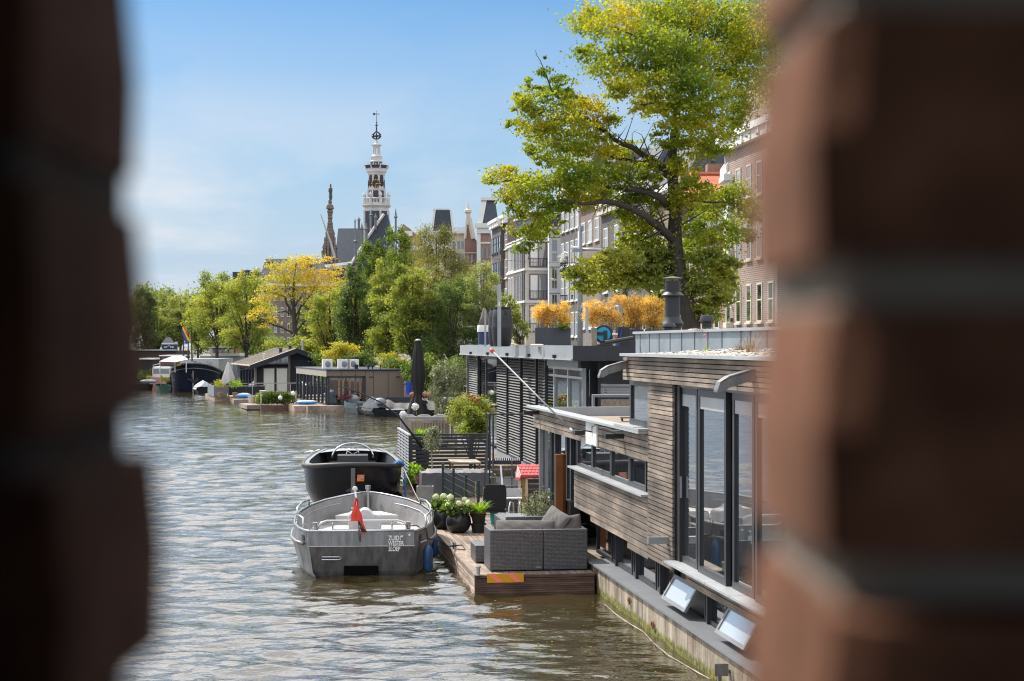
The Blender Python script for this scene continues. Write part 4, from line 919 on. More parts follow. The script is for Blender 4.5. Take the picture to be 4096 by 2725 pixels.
M().box(x0, x1, y, y+.18, RZ+.05, zt-.03).build('back', LG, t, bevel=.03); M().box(x0, x0+.18, y+.18, y+.9, RZ+.05, zt-.12).build('arm', LG, t, bevel=.03); M().box(x0+.18, x1, y+.18, y+.9, RZ+.05, RZ+.5).build('seat', LG, t, bevel=.03)
for k in range(3): xa = x0+.05+k*(x1-x0)/3; cushion('back_cushion', (xa+.22, y+.12, zt-.05), .48, .14, .16, (0, 0, 0), '', parent=t, mt=LG)
# closed parasol
y = 61; p = P(1672, 1750, y); p.z = RZ; ztop = Z(1362, y)
t = thing('closed_parasol', 'tall closed black parasol tied up behind the slatted teak bench', 'parasol', p)
M().lathe([(.35, 0), (.35, .06), (.05, .08), (.03, ztop-RZ-.1)], p, 16).build('pole', ANTH, t, True, autos=40)
mb = M(); prof = [(Z(1665, y), .36), (Z(1600, y), .23), (Z(1578, y), .135), (Z(1565, y), .15), (Z(1520, y), .23), (Z(1470, y), .21), (Z(1420, y), .16), (Z(1378, y), .105), (ztop, .095)]
n = 40; vs = []
for z, rr in prof:
    for j in range(n): a = 2*math.pi*j/n; q = rr*(1+.13*math.cos(8*a+z)+.05*math.cos(19*a)); vs.append((p.x+q*math.cos(a), p.y+q*math.sin(a), z))
fs = [(i*n+j, i*n+(j+1) % n, (i+1)*n+(j+1) % n, (i+1)*n+j) for i in range(len(prof)-1) for j in range(n)]
mb.add(vs, fs).build('canopy', BFAB, t, True); M().lathe([(.1, 0), (.105, .03), (.05, .06), (.01, .07)], (p.x, p.y, ztop-.02), 14).build('cap', ALU, t, True)
mb = M(); mb.prism([(p.x+.1, p.y-.25, Z(1582, y)), (p.x+.22, p.y-.25, Z(1585, y)), (p.x+.36, p.y-.22, Z(1613, y)), (p.x+.2, p.y-.24, Z(1618, y))], (0, .02, 0)); fl = mb.build('printed_flap', BFAB, t)
text('lettering', 'NXL', PETWW, fl, (p.x+.14, p.y-.256, Z(1600, y)), .12, (math.pi/2, .15, 0))
# shrubs on the raised deck
def shrub(name, label, cat, p, blobs, n, sz, mt, asp=.45, stems=6, h=.8, group=None, **kw):
    t = thing(name, label, cat, p, group); mb = M(); r = random.Random(int(abs(p[0])*100))
    for k in range(stems): b = blobs[k % len(blobs)]; mb.tube([Vector(p), (Vector(p)+Vector(b[:3]))/2+Vector((r.uniform(-.1, .1), 0, 0)), Vector(b[:3])], [.03*h, .02*h, .006*h], 5)
    mb.build('stems', BARK, t); foliage('foliage', blobs, n, sz, mt, t, asp=asp, **kw); return t
def bl(px, py, rx, ry, y, dep=None): return (X(px, y), y, Z(py, y), rx*y/F, (dep if dep else rx*y/F), ry*y/F)
y = 62; p = P(1790, 1740, y); p.z = RZ
shrub('olive_shrub', 'tall pale silvery olive shrub right of the closed black parasol', 'shrub', p, [bl(1775, 1500, 45, 60, y), bl(1790, 1580, 60, 60, y), bl(1825, 1510, 35, 60, y), bl(1750, 1560, 40, 60, y), bl(1785, 1645, 45, 45, y), bl(1740, 1500, 25, 35, y)], 9000, .07, LF_OLV, .38, clump=.25, per=20)
y = 53; p = P(1880, 1760, y); p.z = RZ
t = shrub('oleander', 'oleander bush with pink red flowers by the louvred houseboat', 'shrub', p, [bl(1870, 1625, 60, 50, y), bl(1830, 1660, 35, 50, y), bl(1925, 1640, 40, 50, y)], 4200, .085, LF_LIM, .35, clump=.3, per=15)
rf = random.Random(6)
for k in range(18): foliage('flower', [bl(rf.uniform(1808, 1940), rf.uniform(1580, 1650), 5, 4, y-rf.uniform(0, .3))], 24, .045, PETR, t, per=8, asp=.9)
y = 50.5; p = P(1890, 1760, y); p.z = RZ
shrub('green_shrub', 'bright yellow green shrub behind the right end of the slatted fence', 'shrub', p, [bl(1895, 1675, 38, 42, y), bl(1880, 1720, 50, 35, y), bl(1920, 1715, 35, 35, y), bl(1870, 1650, 22, 25, y)], 6500, .065, LF_LIM, .55, clump=.25, per=20)
y = 47.6; p = P(1690, 1760, y); p.z = RZ
t = thing('agapanthus', 'agapanthus with strap leaves and two round white flower heads above the fence', 'potted plant', p)
q = P(1690, 1748, y); M().lathe([(.16, 0), (.2, q.z-p.z), (.01, q.z-p.z-.03)], p, 14).build('pot', ANTH, t)
blades('strap_leaves', q-Vector((0, 0, .05)), 90, .40, .32, .03, LF_BRT, t, rad=.14)
for px, py in ((1612, 1658), (1661, 1627)):
    c = P(px, py, y); mb = M(); rr = random.Random(px)
    for i in range(240):
        d = Vector((rr.gauss(0, 1), rr.gauss(0, 1), rr.gauss(0, 1))).normalized(); k = c+d*.1*rr.uniform(.6, 1.05); e1 = d.orthogonal().normalized()*.022; e2 = d.cross(e1); mb.add([k-e1, k-e2, k+e1, k+e2], [(0, 1, 2, 3)])
    mb.build('flower_head', PETWW, t); M().tube([q, (q+c)/2+Vector((-.02, 0, .03)), c], .007, 5).build('stalk', LF_LIM, t)
# mooring whip
y = 46.2; t = thing('mooring_whip', 'long thin black bent rod reaching from the slatted fence over the water', 'mooring whip', P(1690, 1800, y))
M().tube([P(a, b, y-k*.25) for k, (a, b) in enumerate(((1695, 1800), (1640, 1725), (1590, 1662), (1520, 1608), (1440, 1572), (1370, 1548), (1325, 1541), (1290, 1553)))], [.03, .027, .022, .018, .014, .011, .008, .006], 7).build('rod', BLACK, t, True)
# ---------------------------------------------------------------- bird over the water
y = 50; c = P(1257, 1806, y); s = y/F
t = thing('flying_gull', 'white winged gull with dark body gliding low over the water', 'bird', c)
GW = mat('gull_white', (.75, .73, .70), .8, 0, .08, 12, .1)
def gp(dx, dy, dz): return Vector((c.x+dx*s, c.y+dy*s, c.z-dz*s))
body = M(); prof = [(-20, 1), (-16, 4), (-8, 7.5), (0, 8.5), (8, 7), (14, 4.5), (18, 5), (22, 3.5), (26, .8)]
n = 12; vs = []
for d_, r_ in prof:
    for j in range(n): a = 2*math.pi*j/n; vs.append(gp(r_*math.cos(a), d_, 2-r_*.8*math.sin(a)))
body.add(vs, [(i*n+j, i*n+(j+1) % n, (i+1)*n+(j+1) % n, (i+1)*n+j) for i in range(len(prof)-1) for j in range(n)]); body.build('body', ANTH, t, True)
for sg, tip in ((-1, (-40, 3, 3)), (1, (32, 3, -7))):
    w = M(); el = (tip[0]*.45, -2, tip[2]*.5-4)
    up = [(sg*4, 6, -3), (el[0], 8, el[2]), tip]; lo = [(sg*4, -8, -1), (el[0], -7, el[2]+1.5), (tip[0]*.97, -3, tip[2]+.5)]
    vs = [gp(*q) for q in up]+[gp(*q) for q in lo]+[gp(q[0], q[1], q[2]+1.6) for q in up]+[gp(q[0], q[1], q[2]+1.6) for q in lo]
    w.add(vs, [(0, 1, 4, 3), (1, 2, 5, 4), (6, 9, 10, 7), (7, 10, 11, 8), (0, 6, 7, 1), (1, 7, 8, 2), (3, 4, 10, 9), (4, 5, 11, 10), (2, 8, 11, 5), (0, 3, 9, 6)]); w.build('wing', GW, t)
w = M(); w.add([gp(-5, -19, 0), gp(5, -19, 0), gp(9, -32, 0), gp(-9, -32, 0), gp(-5, -19, 1.5), gp(5, -19, 1.5), gp(9, -32, 1.5), gp(-9, -32, 1.5)], [(0, 1, 2, 3), (4, 7, 6, 5), (0, 4, 5, 1), (1, 5, 6, 2), (2, 6, 7, 3), (3, 7, 4, 0)]); w.build('tail', GW, t)

# floating things by the hull
t = thing('floating_rope', 'thin pale rope floating along the mossy waterline of the nearest houseboat', 'rope', G(2520, 2440, 0)); pts = [(2425, 2415), (2470, 2455), (2520, 2490), (2580, 2525), (2620, 2570), (2680, 2620), (2740, 2655), (2800, 2690), (2860, 2722)]
M().tube([G(a-6, b+6, 0)+Vector((0, 0, .012)) for a, b in pts], .009, 5).build('line', TEAK, t, True)
vs = []; r = random.Random(12)
for k in range(170):
    px, py = r.uniform(1500, 2750), r.uniform(2400, 2725)
    if px > 2390+(py-2395)*1.35: continue
    c = G(px, py, 0)+Vector((0, 0, .03)); a = r.random()*3; q = r.uniform(.012, .03); d = Vector((math.cos(a), math.sin(a), 0))*q; e = Vector((-d.y, d.x, 0))*.6; vs += [c-d, c-e, c+d, c+e]
tag(fast_mesh('floating_leaves', [tuple(v) for v in vs], 4, LF_BRT), kind='stuff')
# ================================================================ boats
def loft(mb, rows, close=False):
    k = len(mb.v); n = len(rows[0])
    for r in rows: mb.v += [tuple(p) for p in r]
    for i in range(len(rows)-1):
        for j in range(n-1): mb.f.append((k+i*n+j, k+i*n+j+1, k+(i+1)*n+j+1, k+(i+1)*n+j))
def boat_frame(o, d):
    o = Vector(o); d = Vector(d).normalized(); l = Vector((d.y, -d.x, 0))
    return lambda s, b, z: o+d*s+l*b+Vector((0, 0, z))
# --- aluminium sloop
by = 31.0; o = Vector((X(1447, by), by, 0)); B = boat_frame(o, (-.062, .998, 0))
SB = thing('aluminium_boat', 'open brushed aluminium boat with white lettering on its square stern', 'boat', o+Vector((-.2, 3, 0)))
S_ = [0, .12, .5, 1.2, 2.2, 3.2, 4.1, 4.9, 5.5, 5.95, 6.2]
HB = [.90, .97, 1.10, 1.22, 1.26, 1.22, 1.09, .84, .55, .26, .03]
ZT = [.79, .79, .795, .81, .83, .85, .87, .90, .92, .94, .95]
def side(sgn):
    rows = []
    for s, b, z in zip(S_, HB, ZT):
        kn = .53+.02*s/6; k = 1.0 if s < .2 else 1.035
        ff = max(0, (s-4.2)/2)
        rows.append([B(s-.0, sgn*b, z), B(s, sgn*(b*k+.0), kn), B(s-ff*.35, sgn*b*(.93-ff*.35), .08), B(s-ff*.8, sgn*b*(.80-ff*.4), -.12)])
    return rows
hm = M()
for sg in (1, -1): loft(hm, side(sg))
a, b_ = side(1)[0], side(-1)[0]
# stern plate: upper panel leans back, lower panel tucks under
tu = [(.90, .79, -.012), (.90, .527, -.03), (.86, .08, .10), (.78, -.12, .2)]
for (w0, z0, s0), (w1, z1, s1) in zip(tu, tu[1:]):
    if z0 > .6: hm.quad(B(s0, -w0, z0), B(s0, w0, z0), B(s1, w1, z1), B(s1, -w1, z1))
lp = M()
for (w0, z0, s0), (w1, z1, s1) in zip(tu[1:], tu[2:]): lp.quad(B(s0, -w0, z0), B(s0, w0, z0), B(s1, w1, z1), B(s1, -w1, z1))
lp.build('lower_stern_plate', mat('dimmed_stained_aluminium', (.15, .142, .14), .5, .5, .5, 2.4, .12, stretch=(5, 5, .4)), SB)  # darker copy: dim reflection of the tucked panel put into colour, plus streaks
hm.quad(b_[3], a[3], B(5.6, .05, -.12), B(5.6, -.05, -.12))
hl = hm.build('hull', ALUD, SB)
im = M()
for sg in (1, -1):
    rows = [[B(s+(.03 if s == 0 else (-.05 if s > 6 else 0)), sg*max(.0, b-.035), z-.01), B(s+(.03 if s == 0 else (-.1 if s > 5 else 0)), sg*max(.0, b*.93-.03), .42)] for s, b, z in zip(S_, HB, ZT)]
    loft(im, rows)
im.quad(B(.03, -.865, .78), B(.03, .865, .78), B(.03, .8, .42), B(.03, -.8, .42)); im.build('inner_hull', mat('matt_aluminium', (.33, .32, .32), .5, .55, .2, 2.5, .1), SB)
fl = M()
loft(fl, [[B(s, -max(.0, b*.93-.03), .45), B(s, max(.0, b*.93-.03), .45)] for s, b in zip(S_, HB)]); fl.build('floor', mat('pale_deck', (.40, .39, .37), .7, .2, .15, 3, .1), SB)
bd = M()
for sg in (1, -1): bd.hexa([B(.1, sg*.45, .46), B(.1, sg*.9, .46), B(1.6, sg*1.08, .46), B(1.6, sg*.55, .46)][::sg], [B(.1, sg*.45, .66), B(.1, sg*.9, .66), B(1.6, sg*1.08, .66), B(1.6, sg*.55, .66)][::sg])
bd.hexa([B(1.7, -.75, .46), B(1.7, .75, .46), B(2.0, .75, .46), B(2.0, -.75, .46)][::-1], [B(1.7, -.75, .6), B(1.7, .75, .6), B(2.0, .75, .6), B(2.0, -.75, .6)][::-1]); bd.build('bench_seat', mat('pale_bench', (.46, .45, .42), .65, .1, .15, 3, .1), SB)
rr = M()
for sg in (1, -1): rr.tube([B(s, sg*b, z) for s, b, z in zip(S_, HB, ZT)], .024, 7)
rr.tube([B(-.0, -.90, .79), B(0, .90, .79)], .022, 7); rr.build('gunwale', STEEL, SB, True)
rb = M()
for sg in (1, -1): rb.tube([B(s, sg*(b*1.035+.012), .56+.02*s/6) for s, b in zip(S_[1:], HB[1:])], [.03]*10, 6)
rb.build('rub_rail', ALUD, SB, True)
M().tube([B(-.032, -.91, .527), B(-.032, .91, .527)], .007, 6).build('transom_crease', ALU, SB)
def onT(px, py, o_=.006):  # point on the transom
    q = P(px, py, by); q.y -= o_; return q
M().add([onT(1375, 2266, -.03), onT(1512, 2266, -.03), onT(1512, 2300, -.03), onT(1375, 2300, -.03), onT(1375, 2266, -.2), onT(1512, 2266, -.2), onT(1512, 2300, -.2), onT(1375, 2300, -.2)], [(0, 3, 2, 1), (0, 1, 5, 4), (1, 2, 6, 5), (3, 7, 6, 2), (0, 4, 7, 3)]).build('motor_well', mat('matt_black', (.004, .004, .005), .95, 0, .1, 5, 0, spec=.05), SB)
M().tube([onT(1283, 2230, .0), onT(1290, 2238, .05), onT(1360, 2238, .05), onT(1368, 2231, .0), onT(1360, 2227, .05), onT(1290, 2227, .05), onT(1283, 2230, 0)], .012, 7).build('step_handle', STEEL, SB, True)
for px, x2 in ((1247, 0), (1638, 0)): M().lathe_s(onT(px, 2140, .01), .02, 10, 6, (1, .4, 1)).build('stern_light', WHITE, SB)
for ln, py in (('ZUID', 2160), ('WESTER', 2181), ('SLOEP', 2204)):
    text('lettering', ln, PETWW, hl, onT(1554, py, .045 if ln != 'SLOEP' else .03), .112, (math.pi/2, 0, 0), ext=.001, xs=.72 if ln == 'ZUID' else .64, off=.0018, shear=0 if ln != 'SLOEP' else .12)
mb = M(); mb.add([onT(1602, 2160, .045), onT(1603.5, 2160, .045), onT(1603.5, 2142, .045), onT(1602, 2142, .045)], [(0, 1, 2, 3)]); mb.add([onT(1603, 2149, .045), onT(1611, 2147, .045), onT(1613, 2141, .045), onT(1603, 2142, .045)], [(0, 1, 2, 3)]); mb.build('flag_mark', PETWW, hl)
for sg in (-1, 1): M().add([B(.16, sg*1.005, .60), B(.34, sg*1.06, .60), B(.34, sg*1.06, .70), B(.16, sg*1.005, .70)], [(0, 1, 2, 3)]).build('black_plate', BLACK, hl)
# rails
rl = M(); rl.tube([B(.06, -.78, .80), B(.08, -.70, .92), B(.1, -.6, .955), B(.1, .62, .955), B(.08, .74, .92), B(.06, .80, .80)], .021, 8); rl.tube([B(.1, -.5, .79), B(.1, -.5, .955)], .014, 6); rl.tube([B(.1, .52, .79), B(.1, .52, .955)], .014, 6); rl.build('stern_rail', STEEL, SB, True)
for sg, s0, s1 in ((-1, 2.4, 4.0), (1, .6, 1.9), (1, 2.8, 4.2), (-1, .3, .9)):
    def hb(s): return float(np.interp(s, S_, HB))
    r_ = M(); r_.tube([B(s0, sg*hb(s0), .83), B(s0+.1, sg*(hb(s0)-.01), .97), B((s0+s1)/2, sg*(hb((s0+s1)/2)-.02), 1.0), B(s1-.1, sg*(hb(s1)-.01), .99), B(s1, sg*hb(s1), .86)], .019, 7); r_.build('side_rail', STEEL, SB, True)
for sg in (-1, 1): M().lathe([(.05, 0), (.05, .14), (.055, .15), (.01, .155)], B(.12, sg*.80+.0, .78), 12).build('bollard', STEEL, SB, True, autos=40)
M().lathe([(.035, 0), (.035, .52), (.055, .52), (.055, .6), (.01, .6)], B(6.05, 0, .5), 12).build('bow_post', STEEL, SB, True, autos=40)
# covered console
q = M()
for s0 in (2.5, 3.5, 4.4): q.tube([B(s0, -float(np.interp(s0, S_, HB))*.93+.05, .455), B(s0, float(np.interp(s0, S_, HB))*.93-.05, .455)], .008, 4)
q.build('floor_seam', GREYMET, SB); q = M()
for sg in (1, -1): q.tube([B(s, sg*(float(np.interp(s, S_, HB))*.985-.04), .68+.02*s) for s in (.3, 1, 2, 3, 4, 4.8, 5.4)], .009, 4)
q.build('inner_weld', ALU, SB)
M().hexa([B(4.6, -.6, .45), B(4.6, .6, .45), B(5.5, .25, .45), B(5.5, -.25, .45)][::-1], [B(4.6, -.62, .62), B(4.6, .62, .62), B(5.5, .27, .62), B(5.5, -.27, .62)][::-1]).build('bow_seat', bpy.data.materials['pale_bench'], SB)
cv = M()
rws = []
for z, w, d_ in ((.46, .31, .26), (.60, .30, .25), (.72, .29, .24), (.80, .30, .23), (.86, .25, .16), (.93, .13, .07), (.94, .02, .02)):
    rws.append([B(2.75+d_*1.0*math.sin(t), .05+w*(1 if z < 1 else .9)*math.copysign(abs(math.cos(t))**.5, math.cos(t)), z+.03*math.sin(3*t+z*4)) for t in [k*math.pi/12 for k in range(25)]])
pr = [(-.29, .46), (.30, .46), (.32, .78), (.28, .82), (.15, .84), (.06, .92), (-.04, .93), (-.12, .87), (-.27, .86), (-.31, .80)]
cv = M(); cv.prism([B(2.5, b, z) for b, z in pr], B(3.0, 0, 0)-B(2.5, 0, 0)); cv.build('console_cover', mat('white_cover', (.42, .41, .42), .7, 0, .25, 4, .5), SB, bevel=.035)
# flag staff with folded flag
fs_ = M(); fa = P(1441, 2166, by-.03); fb = P(1420, 1958, by-.2); fs_.tube([fa, fb], .016, 8); fs_ = fs_.build('flag_staff', STEEL, SB, True)
kn = M(); kn.lathe_s(fb+Vector((0, 0, .01)), .045, 12, 8, (1, .5, 1)); kn.build('staff_knob', WHITE, fs_)
fd = (fb-fa).normalized(); REDF = mat('flag_red', (.72, .06, .035), .8, 0, .1, 6, .2)
top = fa+(fb-fa)*.86
def flagstrip(name, offs, z0, z1, mt, dy=0):
    vs = []; n_ = 12
    for k in range(n_+1):
        t_ = k/n_; z = top.z+z0+(z1-z0)*t_; x = top.x+(z-top.z)*(fd.x/fd.z)
        for (a0, a1, yy) in offs: vs.append((x+(a0+(a1-a0)*t_)+.008*math.sin(k*1.3), top.y+yy+.012*math.sin(k*.9+yy*50), z))
    m_ = len(offs); M().add(vs, [(i*m_+j, i*m_+j+1, (i+1)*m_+j+1, (i+1)*m_+j) for i in range(n_) for j in range(m_-1)]).build(name, mt, fs_, True)
flagstrip('flag', [(-.01, -.13, -.01), (0, -.04, -.05), (.0, .01, -.02)], .0, -.42, REDF)
flagstrip('flag', [(.0, .03, -.0), (.03, .10, -.04), (.01, .13, .03)], -.02, -.62, REDF)
flagstrip('flag_black_band', [(.0, .05, -.045), (.01, .09, -.06), (.01, .145, -.03)], -.40, -.60, BLACK)
mb = M(); q = top+Vector((-.055, -.06, -.17))
for ddx in (-1, 1): mb.add([q+Vector((-.02*ddx-.006, 0, -.04)), q+Vector((-.02*ddx+.006, 0, -.04)), q+Vector((.02*ddx+.006, 0, .0)), q+Vector((.02*ddx-.006, 0, .0))], [(0, 1, 2, 3)])
mb.build('flag_cross', PETWW, fs_)
# mooring ropes of the aluminium boat
t = thing('mooring_rope', 'black mooring rope from the aluminium boat to the bollard by the wicker stool', 'rope', BP)
st_ = B(.5, 1.10, .85); M().tube([st_, st_+Vector((.05, -.05, -.25)), (st_+BP)/2+Vector((0, -.1, -.06)), BP+Vector((-.1, 0, .05)), BP+Vector((0, 0, .06)), BP+Vector((.14, -.05, .08)), BP+Vector((.2, -.12, .01)), BP+Vector((.05, -.1, .005))], .012, 7).build('line', RUBBER, t, True)
t = thing('mooring_rope', 'black rope from the left stern rail of the aluminium boat to its gunwale', 'rope', B(2.4, -1.2, .8))
M().tube([B(2.5, -1.2, .9), B(1.8, -1.1, .76), B(1.0, -.95, .72), B(.4, -.75, .80)], .011, 6).build('line', RUBBER, t, True)
t = thing('mooring_rope', 'black rope from the right stern of the aluminium boat hanging down beside its fenders', 'rope', B(.15, .8, .8))
M().tube([B(.14, .75, .86), B(.3, .95, .84), B(.5, 1.1, .72), B(.5, 1.14, .4), B(.5, 1.16, .1)], .011, 6).build('line', RUBBER, t, True)
# fenders
def fender(p, h, r, label):
    t = thing('boat_fender', label, 'fender', p, 'dark blue fenders between boat and dock')
    M().lathe([(.012, 0), (r*.6, .03), (r, .10), (r, h-.10), (r*.6, h-.03), (.015, h), (.015, h+.05)], p, 14).build('body', mat('navy_fender', (.012, .05, .13), .35, 0, .3, 4, .1) if 'navy_fender' not in bpy.data.materials else bpy.data.materials['navy_fender'], t, True)
    M().tube([Vector(p)+Vector((0, 0, h+.03)), Vector(p)+Vector((-.04, 0, h+.25))], .008, 5).build('lanyard', RUBBER, t)
fender(P(1712, 2292, 31.3), .50, .085, 'navy blue fender hanging at the right stern of the aluminium boat')
fender(P(1737, 2232, 32.6), .44, .08, 'navy blue fender squeezed between the aluminium boat and the dock')
# --- black sloop, bow towards the viewer
by2 = 42.6; o2 = Vector((X(1412, by2), by2, 0)); B2 = boat_frame(o2, (-.09, .996, 0))
KB = thing('black_boat', 'black open boat with thick rubber rim moored behind the aluminium boat', 'boat', o2+Vector((-.2, 3, 0)))
S2 = [0, .04, .16, .4, .8, 1.4, 2.3, 3.4, 4.5, 5.4, 5.9]
H2 = [.02, .28, .58, .88, 1.08, 1.19, 1.21, 1.17, 1.07, .92, .80]
Z2 = [1.17, 1.165, 1.15, 1.12, 1.09, 1.07, 1.06, 1.06, 1.09, 1.13, 1.16]
hm = M()
for sg in (1, -1):
    rows = []
    for s, b, z in zip(S2, H2, Z2):
        k = max(0, 1-s/1.2); rows.append([B2(s, sg*b, z), B2(s+.02, sg*b*.985, z*.72), B2(s+.08+k*.08, sg*b*.95, z*.42), B2(s+.2+k*.15, sg*b*.84, .16), B2(s+.35+k*.25, sg*b*.6, -.05), B2(s+.5+k*.3, sg*b*.3, -.15)])
    loft(hm, rows)
hm.quad(B2(5.9, -.8, 1.16), B2(5.9, .8, 1.16), B2(5.9, .7, 0), B2(5.9, -.7, 0)); hull2 = hm.build('hull', BLACKP, KB, True)
im = M()
for sg in (1, -1): loft(im, [[B2(s+.05, sg*max(0, b-.10), z-.0), B2(s+.12, sg*max(0, b*.86-.1), .5)] for s, b, z in zip(S2, H2, Z2)])
im.quad(B2(5.85, -.72, 1.16), B2(5.85, .72, 1.16), B2(5.85, .6, .5), B2(5.85, -.6, .5)); loft(im, [[B2(s+.1, -max(0, b*.86-.1), .5), B2(s+.1, max(0, b*.86-.1), .5)] for s, b in zip(S2, H2)])
im.build('inner_hull', mat('dark_green_grey_interior', (.05, .06, .062), .4, 0, .2, 3, .1), KB)
rk = M(); loft(rk, [[B2(s+.02, -b, z+.03), B2(s+.06, -max(.0, b-.13), z+.035)] for s, b, z in zip(S2, H2, Z2)]); loft(rk, [[B2(s+.06, max(.0, b-.13), z+.035), B2(s+.02, b, z+.03)] for s, b, z in zip(S2, H2, Z2)])
rk.build('side_deck', mat('grey_side_deck', (.20, .21, .215), .45, 0, .15, 3, .1), KB)
rb = M(); rb.tube([B2(s, -b, z-.02) for s, b, z in list(zip(S2, H2, Z2))[::-1]]+[B2(s, b, z-.02) for s, b, z in zip(S2, H2, Z2)], .062, 9); rb.build('rubber_rim', RUBBER, KB, True)
M().prism([B2(-.07, -.05, 1.08), B2(-.07, .05, 1.08), B2(.08, .05, .25), B2(.08, -.05, .25)], (0, .03, 0)).build('stem_strip', ALUD, KB)
q = P(1442, 1925, by2-.11+.0); q.y = by2+.0
sk = M(); a = Vector((X(1428, by2), by2-.06, Z(1925, by2))); sk.prism([a, a+Vector((.165, .02, 0)), a+Vector((.175, .0, .15)), a+Vector((.015, -.02, .15))], (0, .09, 0)); sk = sk.build('sticker', mat('orange_sticker', (.80, .20, .03), .5, 0, .1, 20, 0), KB)
mb = M(); mb.prism([a+Vector((.02, -.012, .09)), a+Vector((.06, -.01, .09)), a+Vector((.065, -.015, .135)), a+Vector((.025, -.02, .135))], (0, .01, 0)); mb.lathe_s(a+Vector((.12, -.005, .07)), .032, 12, 6, (1, .3, 1)); mb.build('sticker_mark', LBLUE, sk)
q = M()
for sg in (1, -1):
    rows = [[B2(s, sg*(float(np.interp(s, S2, H2))*.86-.06), .86), B2(s, sg*(float(np.interp(s, S2, H2))*.86-.45), .87), B2(s, sg*(float(np.interp(s, S2, H2))*.86-.47), .5)] for s in (1.0, 2.0, 3.0, 4.0, 5.0)]; loft(q, rows)
q.build('side_cushion', mat('dark_teal_grey_cushion', (.04, .048, .05), .75, 0, .2, 3, .3), KB, True, autos=40)
q = M(); loft(q, [[B2(s, b, 1.15+.05*(1-(b/.8)**2)) for b in (-.9, -.6, -.3, 0, .3, .6, .9)] for s in (5.0, 5.45, 5.9)]); q.build('stern_deck', mat('pale_grey_stern_deck', (.26, .27, .28), .5, 0, .15, 3, .1), KB, True)
cn = M(); cn.hexa([B2(2.6, -.42, .5), B2(2.6, .42, .5), B2(3.2, .42, .5), B2(3.2, -.42, .5)][::-1], [B2(2.7, -.38, 1.2), B2(2.7, .38, 1.2), B2(3.1, .38, 1.22), B2(3.1, -.38, 1.22)][::-1]); cn.build('console', BLACK, KB)
ww = M(); wc = B2(3.3, .0, 1.12); ww.tube([wc+Vector((.62*math.cos(t)*.85, .1*math.sin(t), .36*math.sin(t))) for t in [k*math.pi/14 for k in range(15)]], .022, 7)
ww.build('grab_hoop', STEEL, KB, True)
sw = M(); wc = B2(3.25, -.0, 1.2); sw.tube([wc+Vector((.16*math.cos(t), .05*math.sin(t), .16*math.sin(t))) for t in [k*math.pi/8 for k in range(17)]], .012, 6)
for k in range(3): sw.tube([wc, wc+Vector((.16*math.cos(k*2.1+.5), .05*math.sin(k*2.1+.5), .16*math.sin(k*2.1+.5)))], .009, 5)
sw.build('steering_wheel', STEEL, KB, True)
M().hexa([B2(5.1, -.62, .5), B2(5.1, .62, .5), B2(5.8, .6, .5), B2(5.8, -.6, .5)][::-1], [B2(5.1, -.62, .9), B2(5.1, .62, .9), B2(5.8, .6, .92), B2(5.8, -.6, .92)][::-1]).build('bench_seat', mat('dark_grey_seat', (.06, .065, .07), .7), KB, bevel=.03)
M().box(*[float(x) for x in (X(1407, 48.5), X(1424, 48.5), 48.5, 48.6)], 1.12, 1.24).build('stern_lamp', TEAKD, KB)
t = thing('mooring_rope', 'bright blue rope coiled over the rim of the black boat', 'rope', B2(.9, 1.1, 1.1)); mb = M()
for k in range(5): mb.tube([B2(.7+.1*k, .98, 1.1), B2(.75+.1*k, 1.1, 1.17), B2(.8+.1*k, 1.24, 1.08)], .022, 6)
q = B2(.75, 1.24, 1.05); mb.tube([q, q+Vector((.01, 0, -.4)), q+Vector((.02, 0, -.85))], .018, 6); mb.build('coil', mat('blue_rope', (.01, .13, .45), .8, 0, .2, 20, .3), t, True)
t = thing('mooring_rope', 'thin pale mooring line from the black boat down to the dock edge', 'rope', BQ)
M().tube([B2(.9, 1.2, 1.05), (B2(.9, 1.2, 1.0)+C(37.2, 3.4, .36))/2+Vector((0, 0, -.05)), C(37.2, 3.4, .36)], .011, 6).build('line', TEAK, t, True)
# ================================================================ second houseboat, anthracite with louvre panels
HB2 = thing('houseboat', 'dark grey flat roofed houseboat with sliding louvre panels, second in the row', 'houseboat', C(54, 9.5, 0))
u0, u1 = 43.6, UU(1880, 7.7)
M().cb(u0-.4, u1+.6, 6.9, 12.3, -.6, .45).build('hull', HULLM, HB2)
M().cb(u0-.4, u1+.3, 7.0, 7.7, .45, .5).build('walkway', GREYMET, HB2)
M().cb(u0, u1-.5, 8.05, 12.1, .5, 3.62).build('inner_wall', ANTH, HB2)
FAS = mat('grey_fascia', (.30, .32, .345), .45, .3, .12, .8, .05)
M().cb(42.4, UU(1842, 7.3), 7.28, 7.34, 3.66, 3.975).build('fascia', FAS, HB2)
M().cb(42.34, 42.4, 7.28, 12.4, 3.62, 3.97).build('fascia', ANTH, HB2)
M().cb(42.4, UU(1842, 7.3), 7.34, 12.4, 3.60, 3.93).build('roof', CONC, HB2)
M().cb(42.4, UU(1842, 7.3), 7.25, 7.34, 3.615, 3.658).build('gutter', LGREY, HB2)
for px in (1885, 1953, 2031, 2118, 2221):
    u = UU(px, 7.27); M().cb(u-.09, u+.09, 7.2, 7.28, 3.655, 3.74).build('drip_outlet', ANTH, HB2)
LV1 = mat('louvre_blades', (.125, .12, .115), .45, .25, .2, 1.5, .05)
proto = None
